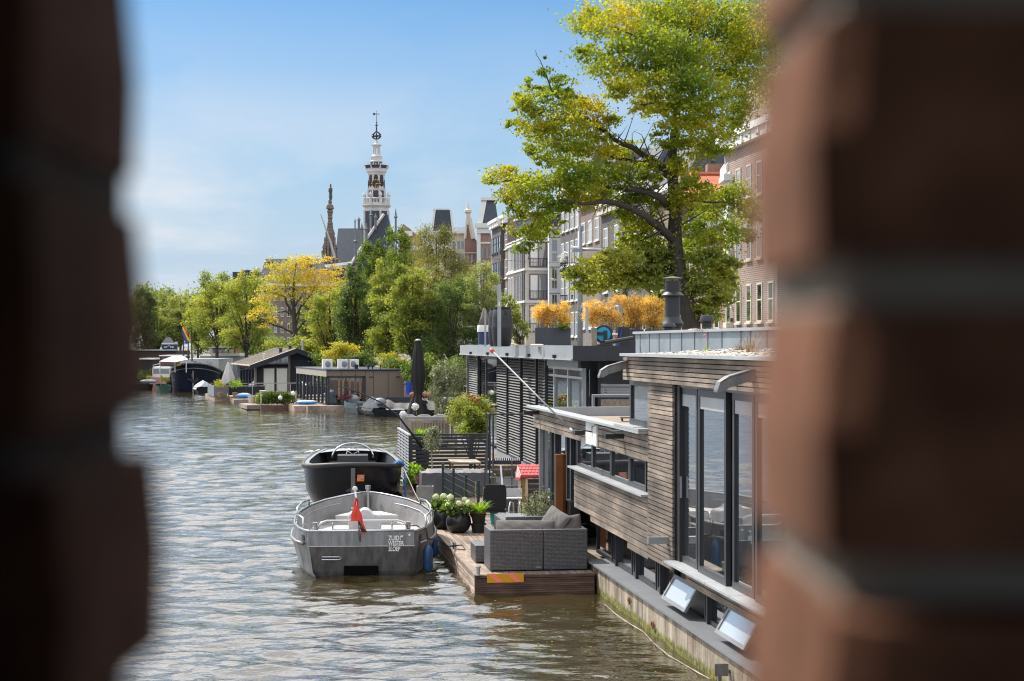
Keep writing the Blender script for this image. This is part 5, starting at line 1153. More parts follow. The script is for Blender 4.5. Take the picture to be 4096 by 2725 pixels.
for a, b in ((1885, 1919), (1996, 2036), (2045, 2091), (2103, 2154), (2165, 2192)):
    ub, ua = UU(a, 7.66), UU(b, 7.66); t = M()
    t.cb(ua, ua+.06, 7.58, 7.66, .52, 3.6); t.cb(ub-.06, ub, 7.58, 7.66, .52, 3.6); t.cb(ua+.06, ub-.06, 7.585, 7.655, .52, .56).cb(ua+.06, ub-.06, 7.585, 7.655, 3.56, 3.6)
    fr = t.build('louvre_panel', ANTH, HB2); s = M(); z = .6
    while z < 3.54: s.prism([C(ua+.06, 7.56, z-.02), C(ua+.06, 7.565, z-.03), C(ua+.06, 7.63, z+.016), C(ua+.06, 7.625, z+.026)], C(ub-.12, 0, 0)-C(ua, 0, 0)); z += .083
    s.build('blades', LV1, fr)
M().cb(u1-.1, u1, 7.55, 7.75, .5, 3.62).build('corner_post', ALU, HB2)
for a, b in ((1921, 1946), (1946, 1994)): fixwin(UU(b, 7.75), UU(a, 7.75), 7.72, .55, 3.58, .09, HB2, gl=GLASS)
mb = M()
for px in (1992, 2041, 2098, 2160): u = UU(px, 7.7); mb.cb(u-.12, u+.12, 7.68, 7.95, .5, 3.6)
mb.build('wall_post', ANTH, HB2)
ed = [2188, 2228, 2284, 2343]
for a, b in zip(ed, ed[1:]): fixwin(UU(b, 7.75), UU(a, 7.75), 7.66, .5, 3.42, .07, HB2, rail=3.17, fm=LGREY, skew=.13, dep=.1)
M().cb(u0+.02, UU(2188, 7.7), 7.62, 7.72, 3.42, 3.6).build('window_head', GREYMET, HB2)
M().cb(u0-.04, u0+.3, 7.70, 8.4, .5, 3.6).build('corner_pier', ANTH, HB2)
y = C(u0, 8.5, 0).y-.1
w = M(); x0, x1 = X(2400, y), X(2560, y); w.box(x0, x1, y-.3, y-.24, 2.56, 3.3); w.build('end_window', GLASS, HB2)
bl_ = M(); z = 2.72
while z < 3.0: bl_.box(x0+.05, x1, y-.34, y-.31, z, z+.03); z += .06
bl_.build('blind', LGREY, HB2)
M().box(x0-.07, x0, y-.36, y-.2, .5, 3.6).build('window_jamb', ANTH, HB2); M().box(x0, x1, y-.35, y-.2, 3.3, 3.37).build('window_head', ANTH, HB2); M().box(x0, x1, y-.36, y-.2, 2.98, 3.03).build('window_bar', LGREY, HB2); M().box(x0, x1, y-.37, y-.2, 2.3, 2.66).build('end_cladding', DECKW, HB2)
M().cb(u0-.02, u0, 8.4, 12.1, .5, 3.6).build('end_wall', ANTH, HB2)
for px, pz in ((1870, 1738), (1985, 1738)): pass
t = thing('dark_rail', 'short black horizontal bar sticking out from the louvred wall over the oleander', 'bar', P(1990, 1630, 54)); M().tube([P(1891, 1630, 53), P(1992, 1626, 54)], .035, 6).build('bar', BLACK, t)
RZ2 = 3.94
# rooftop things
def barrel(px, y, w, top, label):
    p = P(px, 1400, y); p.z = RZ2; r = w/2*y/F; h = Z(top, y)-RZ2
    t = thing('rain_barrel', label, 'barrel', p, 'black plastic barrels on the flat roof')
    M().lathe([(r*.75, 0), (r*.86, h*.06), (r*.97, h*.25), (r, h*.45), (r*1.01, h*.5), (r*.99, h*.52), (r*.97, h*.72), (r*.85, h*.92), (r*.8, h*.94), (r*.84, h*.95), (r*.84, h), (.01, h)], p, 28).build('body', BLACK, t, True, autos=50)
    M().box(p.x+r*.25, p.x+r*.6, p.y-r*.93, p.y-r*.80, p.z+h*.83, p.z+h*.91).build('handle_recess', ANTH, t); return t
barrel(2008, 51, 83, 1229, 'large black rain barrel on the flat roof behind the tall grey post')
barrel(1988, 53, 70, 1232, 'black barrel mostly hidden behind the large rain barrel')
def rpost(px, y, top, w, label, bot=None):
    p = P(px, 1400, y); t = thing('roof_post', label, 'post', (p.x, y, RZ2), 'grey steel posts on the flat roof')
    M().box(p.x-w/2, p.x+w/2, y, y+w, RZ2, Z(top, y)).build('shaft', LGREY, t); M().box(p.x-w*.8, p.x+w*.8, y-w*.3, y+w*1.3, RZ2-.005, RZ2+.01).build('foot', LGREY, t); return t
t = rpost(1997, 48.5, 1139, .10, 'tall grey steel post in front of the black barrel'); p = P(1997, 1219, 48.5); M().box(p.x-.02, p.x+.02, 48.48, 48.5, p.z-.05, p.z+.07).build('latch', WHITE, t)
rpost(1941, 57, 1239, .055, 'thin short grey post left of the black barrels'); rpost(2349, 45.5, 1229, .065, 'grey post just left of the turquoise hose reel')
def planter(px0, px1, y, top, label, fol=None):
    x0, x1 = X(px0, y), X(px1, y); zt = Z(top, y); t = thing('bamboo_planter', label, 'planter', ((x0+x1)/2, y+.25, RZ2), 'planters with golden bamboo on the flat roof')
    mb = M(); d = .5
    for a, b, c, e in ((x0, x1, y, y+.02), (x0, x1, y+d-.02, y+d), (x0, x0+.02, y+.02, y+d-.02), (x1-.02, x1, y+.02, y+d-.02)): mb.box(a, b, c, e, RZ2, zt)
    mb.build('box', mat('dark_blue_grey_planter', (.05, .056, .068), .5, .1, .1, 2, .05) if 'dark_blue_grey_planter' not in bpy.data.materials else bpy.data.materials['dark_blue_grey_planter'], t); M().box(x0+.02, x1-.02, y+.02, y+d-.02, zt-.08, zt-.03).build('soil', SOIL, t)
    if fol:
        foliage('foliage', [(X(a, y), y+.25, Z(b, y), c*y/F, .3, e*y/F) for a, b, c, e in fol[0]], fol[1], .045, LF_GLD, t, clump=.24, per=12, asp=.3, shell=.0)
        mb = M(); r = random.Random(px0)
        for k in range(90): xa = r.uniform(x0+.05, x1-.05); xb = xa+r.uniform(-.22, .22); q = fol[0][k % len(fol[0])]; mb.tube([(xa, y+.25, zt-.05), (xb, y+.25+r.uniform(-.2, .2), Z(q[1], y)+r.uniform(0, q[3]*y/F))], [.004, .002], 3, False)
        mb.build('canes', STRAW, t)
    return t
def gold(a, b, top, seed, n):
    r = random.Random(seed); return ([(r.uniform(a, b), r.uniform(top+26, 1296), r.uniform(17, 32), r.uniform(20, 36)) for _ in range(22)], n)
t = planter(2141, 2283, 48, 1311, 'dark planter box with golden bamboo standing alone left of the hose reel', gold(2150, 2272, 1196, 4, 14000))
foliage('green_weed', [bl(2250, 1305, 18, 14, 47.9, .1)], 250, .07, LF_GRN, t, clump=.4, per=8)
planter(2400, 2482, 50.5, 1318, 'dark planter of golden bamboo just behind the hose reel', gold(2352, 2480, 1188, 1, 15000))
planter(2495, 2575, 50.9, 1318, 'dark planter of the tallest golden bamboo in the middle of the row', gold(2465, 2590, 1166, 2, 17000))
planter(2585, 2665, 50.5, 1318, 'dark planter of brownish golden bamboo left of the black flue', gold(2570, 2660, 1182, 3, 14000))
# hose reel
y = 46.5; c = P(2414, 1337, y); 
t = thing('hose_reel', 'black garden hose reel with turquoise drum face on the flat roof', 'hose reel', (c.x, y+.1, RZ2))
r = 36*y/F
M().prism([(c.x+r*math.cos(a)*(1.08), y, c.z+r*math.sin(a)*1.02) for a in [k*math.pi/14 for k in range(28)]], (0, .18, 0)).build('housing', BLACK, t, bevel=.01)
M().prism([(c.x+r*.78*math.cos(a), y-.012, c.z+r*.78*math.sin(a)) for a in [k*math.pi/16 for k in range(32)]], (0, .02, 0)).build('drum_face', mat('turquoise_plastic', (.0, .30, .50), .4, 0, .1, 5, 0), t)
mb = M(); mb.box(c.x-.0, c.x+r*.42, y-.04, y-.013, RZ2+.02, c.z+r*.4); mb.box(c.x-r*.8, c.x, y-.04, y-.013, c.z-r*.12, c.z+r*.22); mb.build('hub_bracket', BLACK, t); M().tube([(c.x-.1, y+.09, c.z+r*.98), (c.x-.06, y+.09, c.z+r*1.2), (c.x+.06, y+.09, c.z+r*1.2), (c.x+.1, y+.09, c.z+r*.98)], .014, 6).build('handle', GREYMET, t)
M().box(c.x-.2, c.x+.2, y-.02, y+.2, RZ2, RZ2+.06).build('base', BLACK, t)
y = 46.3; t = thing('wooden_block', 'grey weathered wooden block beside the turquoise hose reel', 'block', (X(2373, y), y, RZ2)); M().box(X(2365, y), X(2387, y), y-.1, y+.1, RZ2, Z(1312, y)).build('block', TEAK, t, bevel=.005)
t = thing('water_tap', 'grey outdoor tap on a post right of the turquoise hose reel', 'tap', (X(2456, y), y, RZ2)); M().box(X(2452, y), X(2462, y), y, y+.06, RZ2, Z(1320, y)).build('post', LGREY, t); M().tube([(X(2448, y), y-.03, Z(1338, y)), (X(2470, y), y-.03, Z(1338, y))], .03, 6).build('valve', STEEL, t); M().lathe_s((X(2464, y), y-.05, Z(1347, y)), .03, 8, 5, (1, 1, 1)).build('knob', ORANGE, t)
t = thing('roof_crate', 'dark crate with blue straps behind the zinc roof corner', 'crate', (X(2490, 47), 47, RZ2)); M().box(X(2470, 47), X(2520, 47), 47, 47.3, RZ2, Z(1308, 47)).build('box', BLACK, t, bevel=.01); M().tube([(X(2476, 47), 46.98, RZ2), (X(2486, 47), 46.98, Z(1318, 47))], .02, 5).build('strap', BLUE, t)
y = 44.3; t = thing('white_tile', 'white flat tile lying on the roof edge of the dark houseboat', 'tile', (X(2155, y), y, RZ2)); M().hexa([(X(2120, y), y, RZ2), (X(2176, y), y, RZ2), (X(2166, y), y+.7, RZ2), (X(2130, y), y+.7, RZ2)], [(X(2120, y), y, RZ2+.05), (X(2176, y), y, RZ2+.05), (X(2166, y), y+.7, RZ2+.07), (X(2130, y), y+.7, RZ2+.07)]).build('slab', CREAM, t)
mb = M(); r = random.Random(2)
for k in range(26): u = r.uniform(46, 66); mb.cb(u, u+r.uniform(.3, 1.4), 7.36, 7.5+r.random()*.1, RZ2-.01, RZ2+r.uniform(.02, .06))
tag(mb.build('roofing_strips', DECKW), 'loose weathered roofing strips along the dark houseboat roof edge', 'roofing strips')
# domed kiosk on the quay
y = 80; x0, x1 = X(1909, y), X(1966, y); cx = (x0+x1)/2; r = (x1-x0)/2
t = thing('kiosk', 'small round kiosk with brown conical roof and white rim behind the black barrels', 'kiosk', (cx, y, GZ))
M().lathe([(r*.9, 0), (r*.9, Z(1328, y)-GZ)], (cx, y, GZ), 24).build('wall', mat('navy_panel', (.02, .04, .10), .4), t, True, autos=40)
M().lathe([(r, 0), (r*1.02, .06), (r, .22), (r*.95, .30)], (cx, y, Z(1328, y)), 24).build('rim', WHITE, t, True, autos=40)
M().lathe([(r*.95, 0), (r*.5, .42), (r*.3, .66), (r*.2, .78), (.01, .8)], (cx, y, Z(1304, y)), 24).build('roof', mat('brown_felt_roof', (.17, .14, .125), .8), t, True)
# ================================================================ church
Y0 = 400.; K = Y0/F
def cz(py): return Z(py, Y0)
def rc(x, y): return (1100+x/1.96, 400+y/1.96)
CHU = thing('church', 'distant church with tall white and dark clock tower and dark slate roof', 'church', (X(1450, Y0), Y0, GZ))
STO = mat('pale_tower_stone', (.56, .54, .53), .8, 0, .2, .6, 0); CBR = brickmat('church_brown_stone', (.07, .05, .042), (.17, .125, .10), (.2, .17, .145), 5)
TX = X(1506, Y0); tc = (TX, Y0, 0)
def hw(w): return w/1.96*K*.92
def band(a, b, w0, w1, mt, n=8, name='tower_stage', sq=False, mb=None):
    """one tower stage between photo rows a (top) and b"""
    q = mb or M(); q.lathe([(hw(w1)/math.cos(math.pi/8), cz(400+b/1.96)), (hw(w0)/math.cos(math.pi/8), cz(400+a/1.96))], tc, 8, rot=math.pi/8)
    return q
T = thing('t', '', '', tc); bpy.data.objects.remove(T)
q = M(); q.lathe([(hw(96)/.924, GZ), (hw(96)/.924, cz(400+868/1.96))], tc, 8, rot=math.pi/8); q.build('tower_shaft', SLATE, CHU)
q = M()
for k in range(8):
    a = k*math.pi/4+math.pi/8; c_, s_ = math.cos(a), math.sin(a); r = hw(99)/.924
    q.box(TX+r*c_-.2, TX+r*c_+.2, Y0+r*s_-.2, Y0+r*s_+.2, GZ+20, cz(400+868/1.96)); r = hw(70)/.924; q.box(TX+r*c_-.16, TX+r*c_+.16, Y0+r*s_-.16, Y0+r*s_+.16, cz(400+780/1.96), cz(400+712/1.96))
q.build('corner_pilaster', STO, CHU)
q = M(); q.lathe([(hw(98)/.924, cz(400+875/1.96)), (hw(100)/.924, cz(400+850/1.96)), (hw(120)/.924, cz(400+832/1.96)), (hw(120)/.924, cz(400+824/1.96)), (hw(104)/.924, cz(400+820/1.96))], tc, 8, rot=math.pi/8); q.build('cornice', STO, CHU)
q = M(); zt, zb = cz(400+776/1.96), cz(400+820/1.96); r8 = hw(104)
for k in range(8):
    a = k*math.pi/4+math.pi/8; b = a+math.pi/4; A = Vector((TX+r8/.924*math.cos(a), Y0+r8/.924*math.sin(a), 0)); Bq = Vector((TX+r8/.924*math.cos(b), Y0+r8/.924*math.sin(b), 0))
    q.tube([A+Vector((0, 0, zt)), Bq+Vector((0, 0, zt))], .14, 4); q.tube([A+Vector((0, 0, zb+.1)), Bq+Vector((0, 0, zb+.1))], .14, 4)
    for j in range(1, 7): c = A+(Bq-A)*j/7; q.tube([c+Vector((0, 0, zb)), c+Vector((0, 0, zt))], .075, 4)
    q.lathe([(.24, 0), (.24, 1.3), (.32, 1.35), (.14, 1.5), (.34, 1.95), (.3, 2.3), (.08, 2.5), (.12, 2.65), (.01, 2.8)], (A.x, A.y, zb), 8)
q.build('balustrade', STO, CHU)
band(712, 820, 66, 66, SLATE).build('dark_stage', SLATE, CHU)
band(700, 714, 76, 70, STO).build('cornice', STO, CHU)
q = band(588, 700, 64, 64, STO); q.build('clock_stage', STO, CHU)
q = M()
for k in range(8):
    a = k*math.pi/4; r = hw(65.5); d = Vector((math.cos(a), math.sin(a), 0)); l = Vector((-d.y, d.x, 0)); c = Vector((TX, Y0, cz(400+632/1.96)))+d*(r*1.005); w = .5
    q.add([c+l*w*math.cos(t)+Vector((0, 0, .9*math.sin(t)+(.35 if math.sin(t) > 0 else -.6))) for t in [i*math.pi/8 for i in range(16)]], [tuple(range(16))])
    for j in range(2): pass
q.build('belfry_opening', BLACK, CHU)
a = -math.pi/2; d = Vector((math.cos(a), math.sin(a), 0)); l = Vector((-d.y, d.x, 0)); c = Vector((TX, Y0, cz(400+661/1.96)))+d*(hw(66)+.12)
GOLD = mat('gilt', (.75, .45, .08), .35, .4, .1, 5, 0)
for cc, dd, ll in ((c, d, l),)+tuple(((Vector((TX, Y0, cz(400+661/1.96)))+Vector((math.cos(a2), math.sin(a2), 0))*(hw(66)+.1)), Vector((math.cos(a2), math.sin(a2), 0)), Vector((-math.sin(a2), math.cos(a2), 0))) for a2 in (math.pi, 0)):
    R = .98; q = M(); q.prism([cc+ll*R*math.cos(t)+Vector((0, 0, R*math.sin(t))) for t in [i*math.pi/12 for i in range(24)]], dd*-.15); cl = q.build('clock_dial', BLACK, CHU)
    q = M()
    for k in range(12):
        t = k*math.pi/6; e = ll*math.cos(t)+Vector((0, 0, math.sin(t))); f = Vector((0, 0, 1))*math.cos(t)-ll*math.sin(t); q.add([cc+dd*.03+e*R*.76-f*.06, cc+dd*.03+e*R*.76+f*.06, cc+dd*.03+e*R*1.04+f*.12, cc+dd*.03+e*R*1.04-f*.12], [(0, 1, 2, 3)])
    q.build('hour_mark', GOLD, cl); q = M()
    for e, L_n, w in ((Vector((0, 0, 1)), -.85, .06), (ll, .65, .09)): f = dd.cross(e); q.add([cc+dd*.06-f*w, cc+dd*.06+f*w, cc+dd*.06+e*L_n+f*w*.5, cc+dd*.06+e*L_n-f*w*.5], [(0, 1, 2, 3)])
    q.build('hand', GOLD, cl)
q = M(); q.lathe([(hw(70)/.924, cz(400+590/1.96)), (hw(72)/.924, cz(400+580/1.96)), (hw(84)/.924, cz(400+563/1.96)), (hw(86)/.924, cz(400+545/1.96)), (hw(90)/.924, cz(400+540/1.96))], tc, 8, rot=math.pi/8); q.build('cornice', STO, CHU)
q = M(); q.lathe([(hw(100)/.924, cz(400+516/1.96)), (hw(86)/.924, cz(400+540/1.96)), (hw(84)/.924, cz(400+541/1.96)), (hw(60)/.924, cz(400+522/1.96)), (hw(46)/.924, cz(400+490/1.96))], tc, 8, rot=math.pi/8); q.build('flared_roof', SLATE, CHU)
q = M()
for k in range(8):
    a = k*math.pi/4+math.pi/8; q.tube([(TX+hw(88)/.924*math.cos(a), Y0+hw(88)/.924*math.sin(a), cz(400+540/1.96)), (TX+hw(104)/.924*math.cos(a), Y0+hw(104)/.924*math.sin(a), cz(400+506/1.96))], [.2, .04], 5); q.tube([(TX+hw(86)/.924*math.cos(a), Y0+hw(86)/.924*math.sin(a), cz(400+538/1.96)), (TX+hw(62)/.924*math.cos(a), Y0+hw(62)/.924*math.sin(a), cz(400+518/1.96)), (TX+hw(48)/.924*math.cos(a), Y0+hw(48)/.924*math.sin(a), cz(400+488/1.96))], .12, 4)
    a = k*math.pi/4; d = Vector((math.cos(a), math.sin(a), 0)); l = Vector((-d.y, d.x, 0)); c = Vector((TX, Y0, cz(400+540/1.96)))+d*hw(84); q.prism([c-l*.62, c+l*.62, c+Vector((0, 0, 1.15))], -d*.5)
q.build('roof_rib', STO, CHU)
q = M(); q.lathe([(hw(52)/.924, cz(400+492/1.96)), (hw(56)/.924, cz(400+484/1.96)), (hw(46)/.924, cz(400+478/1.96)), (hw(46)/.924, cz(400+452/1.96)), (hw(50)/.924, cz(400+446/1.96)), (hw(40)/.924, cz(400+442/1.96)), (hw(30)/.924, cz(400+425/1.96))], tc, 8, rot=math.pi/8); q.build('upper_drum', STO, CHU)
q = M()
for k in range(8): a = k*math.pi/4+math.pi/8; q.tube([(TX+hw(31)*math.cos(a), Y0+hw(31)*math.sin(a), cz(400+445/1.96)), (TX+hw(27)*math.cos(a), Y0+hw(27)*math.sin(a), cz(400+372/1.96))], .15, 5)
q.lathe([(hw(26)/.924, cz(400+378/1.96)), (hw(32)/.924, cz(400+366/1.96)), (hw(42)/.924, cz(400+356/1.96)), (hw(42)/.924, cz(400+350/1.96)), (hw(20)/.924, cz(400+344/1.96)), (hw(10)/.924, cz(400+325/1.96)), (hw(5), cz(400+306/1.96))], tc, 8, rot=math.pi/8); q.build('lantern', STO, CHU)
q = M(); IR = mat('dark_iron', (.03, .032, .045), .5, .3, .1, 5, 0)
for k in range(8):
    a = k*math.pi/4; c_, s_ = math.cos(a), math.sin(a); q.tube([(TX+hw(w)*c_, Y0+hw(w)*s_, cz(400+yy/1.96)) for w, yy in ((4, 308), (22, 304), (38, 290), (36, 272), (20, 258), (5, 250))], .11, 4)
q.tube([(TX+hw(36)*math.cos(k*math.pi/8), Y0+hw(36)*math.sin(k*math.pi/8), cz(400+284/1.96)) for k in range(17)], .13, 4)
q.lathe([(hw(w), cz(400+yy/1.96)) for w, yy in ((5, 312), (5, 245), (14, 243), (5, 240), (5, 222), (13, 220), (5, 217), (4, 205), (13, 200), (13, 196), (6, 190), (3, 185), (7, 176), (2.5, 172), (1.6, 130), (1.2, 84))], tc, 8)
q.tube([(TX-hw(30), Y0, cz(400+110/1.96)), (TX+hw(24), Y0, cz(400+112/1.96))], .08, 4); q.prism([(TX-hw(30), Y0, cz(400+100/1.96)), (TX-hw(10), Y0, cz(400+106/1.96)), (TX-hw(10), Y0, cz(400+116/1.96)), (TX-hw(26), Y0, cz(400+122/1.96))], (0, .1, 0)); q.build('spire_crown', IR, CHU)
# nave
yr = cz(907); yb = cz(1060)
def PX(px, dy=0): return X(px, Y0+dy)*1.0
q = M(); q.hexa([(X(1340, Y0), Y0-2, cz(1075)), (X(1530, Y0), Y0-2, cz(1075)), (X(1530, Y0), Y0+14, cz(1075)), (X(1340, Y0), Y0+14, cz(1075))], [(X(1342, Y0), Y0+6, yr), (X(1462, Y0), Y0+6, yr), (X(1462, Y0), Y0+6.2, yr), (X(1342, Y0), Y0+6.2, yr)]); q.build('nave_roof', SLATE, CHU)
M().box(X(1340, Y0), X(1560, Y0), Y0-1.5, Y0+13.5, GZ, cz(1075)).build('nave_wall', BR_BRN, CHU)
q = M(); q.hexa([(X(1415, Y0), Y0-9, cz(1068)), (X(1600, Y0), Y0-9, cz(1068)), (X(1600, Y0), Y0-4, cz(1068)), (X(1415, Y0), Y0-4, cz(1068))], [(X(1545, Y0), Y0-9, cz(868)), (X(1560, Y0), Y0-9, cz(868)), (X(1560, Y0), Y0-4, cz(868)), (X(1545, Y0), Y0-4, cz(868))]); q.build('transept_gable', SLATE, CHU)
q = M(); q.tube([(X(1418, Y0), Y0-9.3, cz(1066)), (X(1480, Y0), Y0-9.3, cz(965)), (X(1515, Y0), Y0-9.3, cz(915)), (X(1548, Y0), Y0-9.3, cz(868))], .32, 4); q.tube([(X(1250, Y0), Y0-10, cz(1094)), (X(1300, Y0), Y0-10, cz(1080)), (X(1420, Y0), Y0-10, cz(1066))], .6, 4); q.build('gable_coping', STO, CHU)
M().box(X(1270, Y0), X(1430, Y0), Y0-9.5, Y0+8, GZ, cz(1085)).build('aisle_wall', CBR, CHU)
q = M()
for px in (1280, 1296, 1312, 1334, 1350, 1366, 1382): q.box(X(px, Y0), X(px+7, Y0), Y0-9.8, Y0-9.5, cz(1135), cz(1102))
q.build('aisle_window', BLACK, CHU)
for px, pb, pt, w in ((1438, 1020, 940, 5), (1462, 960, 900, 4), (1479, 960, 900, 5), (1498, 900, 850, 4), (1515, 905, 865, 5), (1594, 925, 844, 4), (1435, 915, 885, 2.5), (1450, 905, 880, 5)):
    q = M(); c = (X(px, Y0), Y0-9.5, 0); k = w*K; q.lathe([(k, cz(pb+25)), (k, cz(pt+(pb-pt)*.5)), (k*1.9, cz(pt+(pb-pt)*.47)), (k*1.9, cz(pt+(pb-pt)*.43)), (k*1.1, cz(pt+(pb-pt)*.38)), (k*.3, cz(pt+(pb-pt)*.08)), (.02, cz(pt))], c, 8); q.build('pinnacle', mat('pinnacle_lead', (.13, .14, .155), .6) if 'pinnacle_lead' not in bpy.data.materials else bpy.data.materials['pinnacle_lead'], CHU)
# brown stone front gable with statue
q = M(); cxx = X(1335, Y0); yy = Y0-8
q.lathe([(40*K, GZ), (40*K, cz(1065)), (37*K, cz(1060)), (37*K, cz(1030)), (33*K, cz(1026)), (33*K, cz(1002)), (38*K, cz(1000)), (34*K, cz(996)), (28*K, cz(985)), (20*K, cz(975)), (22*K, cz(940)), (15*K, cz(925)), (12*K, cz(905)), (14*K, cz(903)), (10*K, cz(898)), (10*K, cz(885)), (13*K, cz(882)), (10*K, cz(878)), (11*K, cz(870)), (14*K, cz(858)), (11*K, cz(850)), (19*K, cz(846)), (14*K, cz(832)), (7*K, cz(828)), (9*K, cz(818)), (6*K, cz(812))], (cxx, yy, 0), 4, rot=math.pi/4, sx=1.1, sy=.9)
q.lathe([(14*K, GZ), (14*K, cz(1045)), (10*K, cz(1035)), (12*K, cz(1012)), (6*K, cz(1005)), (6*K, cz(990)), (2*K, cz(980))], (X(1312, Y0), yy, 0), 8)
for px in (1318, 1330, 1344, 1356): q.box(X(px, Y0)-.2, X(px, Y0)+.2, yy-30*K, yy-26*K, GZ, cz(960))
q.build('front_gable', CBR, CHU)
st = M(); st.lathe([(5*K, cz(812)), (7*K, cz(800)), (6*K, cz(785)), (7.5*K, cz(772)), (7*K, cz(766)), (2.5*K, cz(762)), (3.6*K, cz(757)), (2.5*K, cz(750)), (.02, cz(748))], (X(1337, Y0), yy, 0), 8); st.tube([(X(1332, Y0), yy, cz(768)), (X(1331, Y0), yy-.3, cz(780)), (X(1335, Y0), yy-.5, cz(785))], [.18, .15, .1], 5); st.build('statue', mat('dark_bronze', (.07, .065, .06), .7), CHU)
t = thing('roof_boom', 'long thin pale pole leaning to the left of the brown church gable', 'pole', P(1340, 1030, 380)); M().tube([P(1283, 858, 380), P(1322, 968, 380), P(1339, 1032, 380)], [.10, .22, .3], 5).build('pole', LGREY, t)

# ================================================================ canal houses
NETC = glassmat('curtained_glass', (.16, .155, .145), .2); NETW = glassmat('pale_curtained_glass', (.38, .37, .34), .3); WR = random.Random(44)
def bwin(parent, u, v, z, w, h, fm, nx=1, sash=True, proto=[None], name='window', gl=None):
    """a window with raised frame, dark glass and a sill, on a wall facing -v"""
    f = M(); e = .09
    f.cb(u-w/2, u+w/2, v-.06, v, z, z+e).cb(u-w/2, u+w/2, v-.06, v, z+h-e, z+h).cb(u-w/2, u-w/2+e, v-.058, v, z+e, z+h-e).cb(u+w/2-e, u+w/2, v-.058, v, z+e, z+h-e)
    if sash: f.cb(u-w/2+e, u+w/2-e, v-.05, v, z+h*.55, z+h*.55+.07)
    for k in range(1, nx): f.cb(u-w/2+w*k/nx-.03, u-w/2+w*k/nx+.03, v-.052, v, z+e, z+h-e)
    f.cb(u-w/2-.1, u+w/2+.1, v-.14, v, z-.1, z-.002)
    o = f.build(name, fm, parent); M().cb(u-w/2+e*.4, u+w/2-e*.4, v-.03, v-.012, z+e*.4, z+h-e*.4).build('pane', gl or WR.choice([GLASSD, GLASSD, GLASS, NETC, NETW]), o); return o
def house(name, label, px0, px1, v, ztop, mt, rows, cols, fm=WHITE, corn=WHITE, roof='flat', ww=1.1, wh=2.0, depth=11, z0=GZ, rmat=SLATE, sash=True, group='houses along the quay street', endwin=0, rh=3.2):
    u1 = UU(px0, v); u0 = UU(px1, v)+.02
    t = thing(name, label, 'house', C((u0+u1)/2, v+depth/2, z0), group)
    M().cb(u0, u1, v, v+depth, z0, ztop).build('wall', mt, t)
    c = M(); c.cb(u0-.05, u1, v-.5, v+.3, ztop, ztop+.35).cb(u0-.03, u1, v-.35, v-.002, ztop-.5, ztop-.002); c.build('cornice', corn, t)
    if rows:
        for k in range(int((u1-u0)/1.6)): M().cb(u0+.4+k*1.6, u0+.65+k*1.6, v-.42, v-.352, ztop-.45, ztop-.002).build('bracket', corn, t)
    if roof == 'mansard': M().hexa([C(u0, v-.1, ztop+.35), C(u0, v+depth, ztop+.35), C(u1, v+depth, ztop+.35), C(u1, v-.1, ztop+.35)], [C(u0+.8, v+1.6, ztop+rh), C(u0+.8, v+depth-1, ztop+rh), C(u1-.8, v+depth-1, ztop+rh), C(u1-.8, v+1.6, ztop+rh)]).build('roof', rmat, t)
    elif roof == 'gable': M().hexa([C(u0, v, ztop+.35), C(u0, v+depth, ztop+.35), C(u1, v+depth, ztop+.35), C(u1, v, ztop+.35)], [C(u0, v+depth/2-.1, ztop+rh), C(u0, v+depth/2+.1, ztop+rh), C(u1, v+depth/2+.1, ztop+rh), C(u1, v+depth/2-.1, ztop+rh)]).build('roof', rmat, t)
    L = u1-u0; sh = (ztop-.7-z0)/max(1, rows)
    for r_ in range(rows):
        for k in range(cols):
            bwin(t, u0+L*(k+.5)/cols, v, z0+r_*sh+(sh-wh)*.5, min(ww, L/cols*.75), wh*(1 if r_ < rows-1 else .85), fm, sash=sash)
    for k in range(endwin):   # windows on the near end wall, facing the camera
        pass
    return t, u0, u1, sh
def endpanel(parent, u, va, vb, za, zb, fm, nx=2, gl=None, sash=.6, name='window', curtain=False):
    """window on a wall facing the camera (end wall at u)"""
    f = M(); e = .12
    f.cb(u-.06, u, va, vb, za, za+e).cb(u-.06, u, va, vb, zb-e, zb).cb(u-.058, u, va, va+e, za+e, zb-e).cb(u-.058, u, vb-e, vb, za+e, zb-e)
    for k in range(1, nx): f.cb(u-.056, u, va+(vb-va)*k/nx-.06, va+(vb-va)*k/nx+.06, za+e, zb-e)
    if sash: f.cb(u-.05, u, va+e, vb-e, za+(zb-za)*sash-.05, za+(zb-za)*sash+.05)
    o = f.build(name, fm, parent); M().cb(u-.03, u-.01, va+.05, vb-.05, za+.05, zb-.05).build('pane', gl or GLASSD, o)
    if curtain: M().cb(u-.034, u-.031, va+.1, va+(vb-va)*.5-.08, za+.1, zb-.1).build('curtain', WHITE, o)
    return o
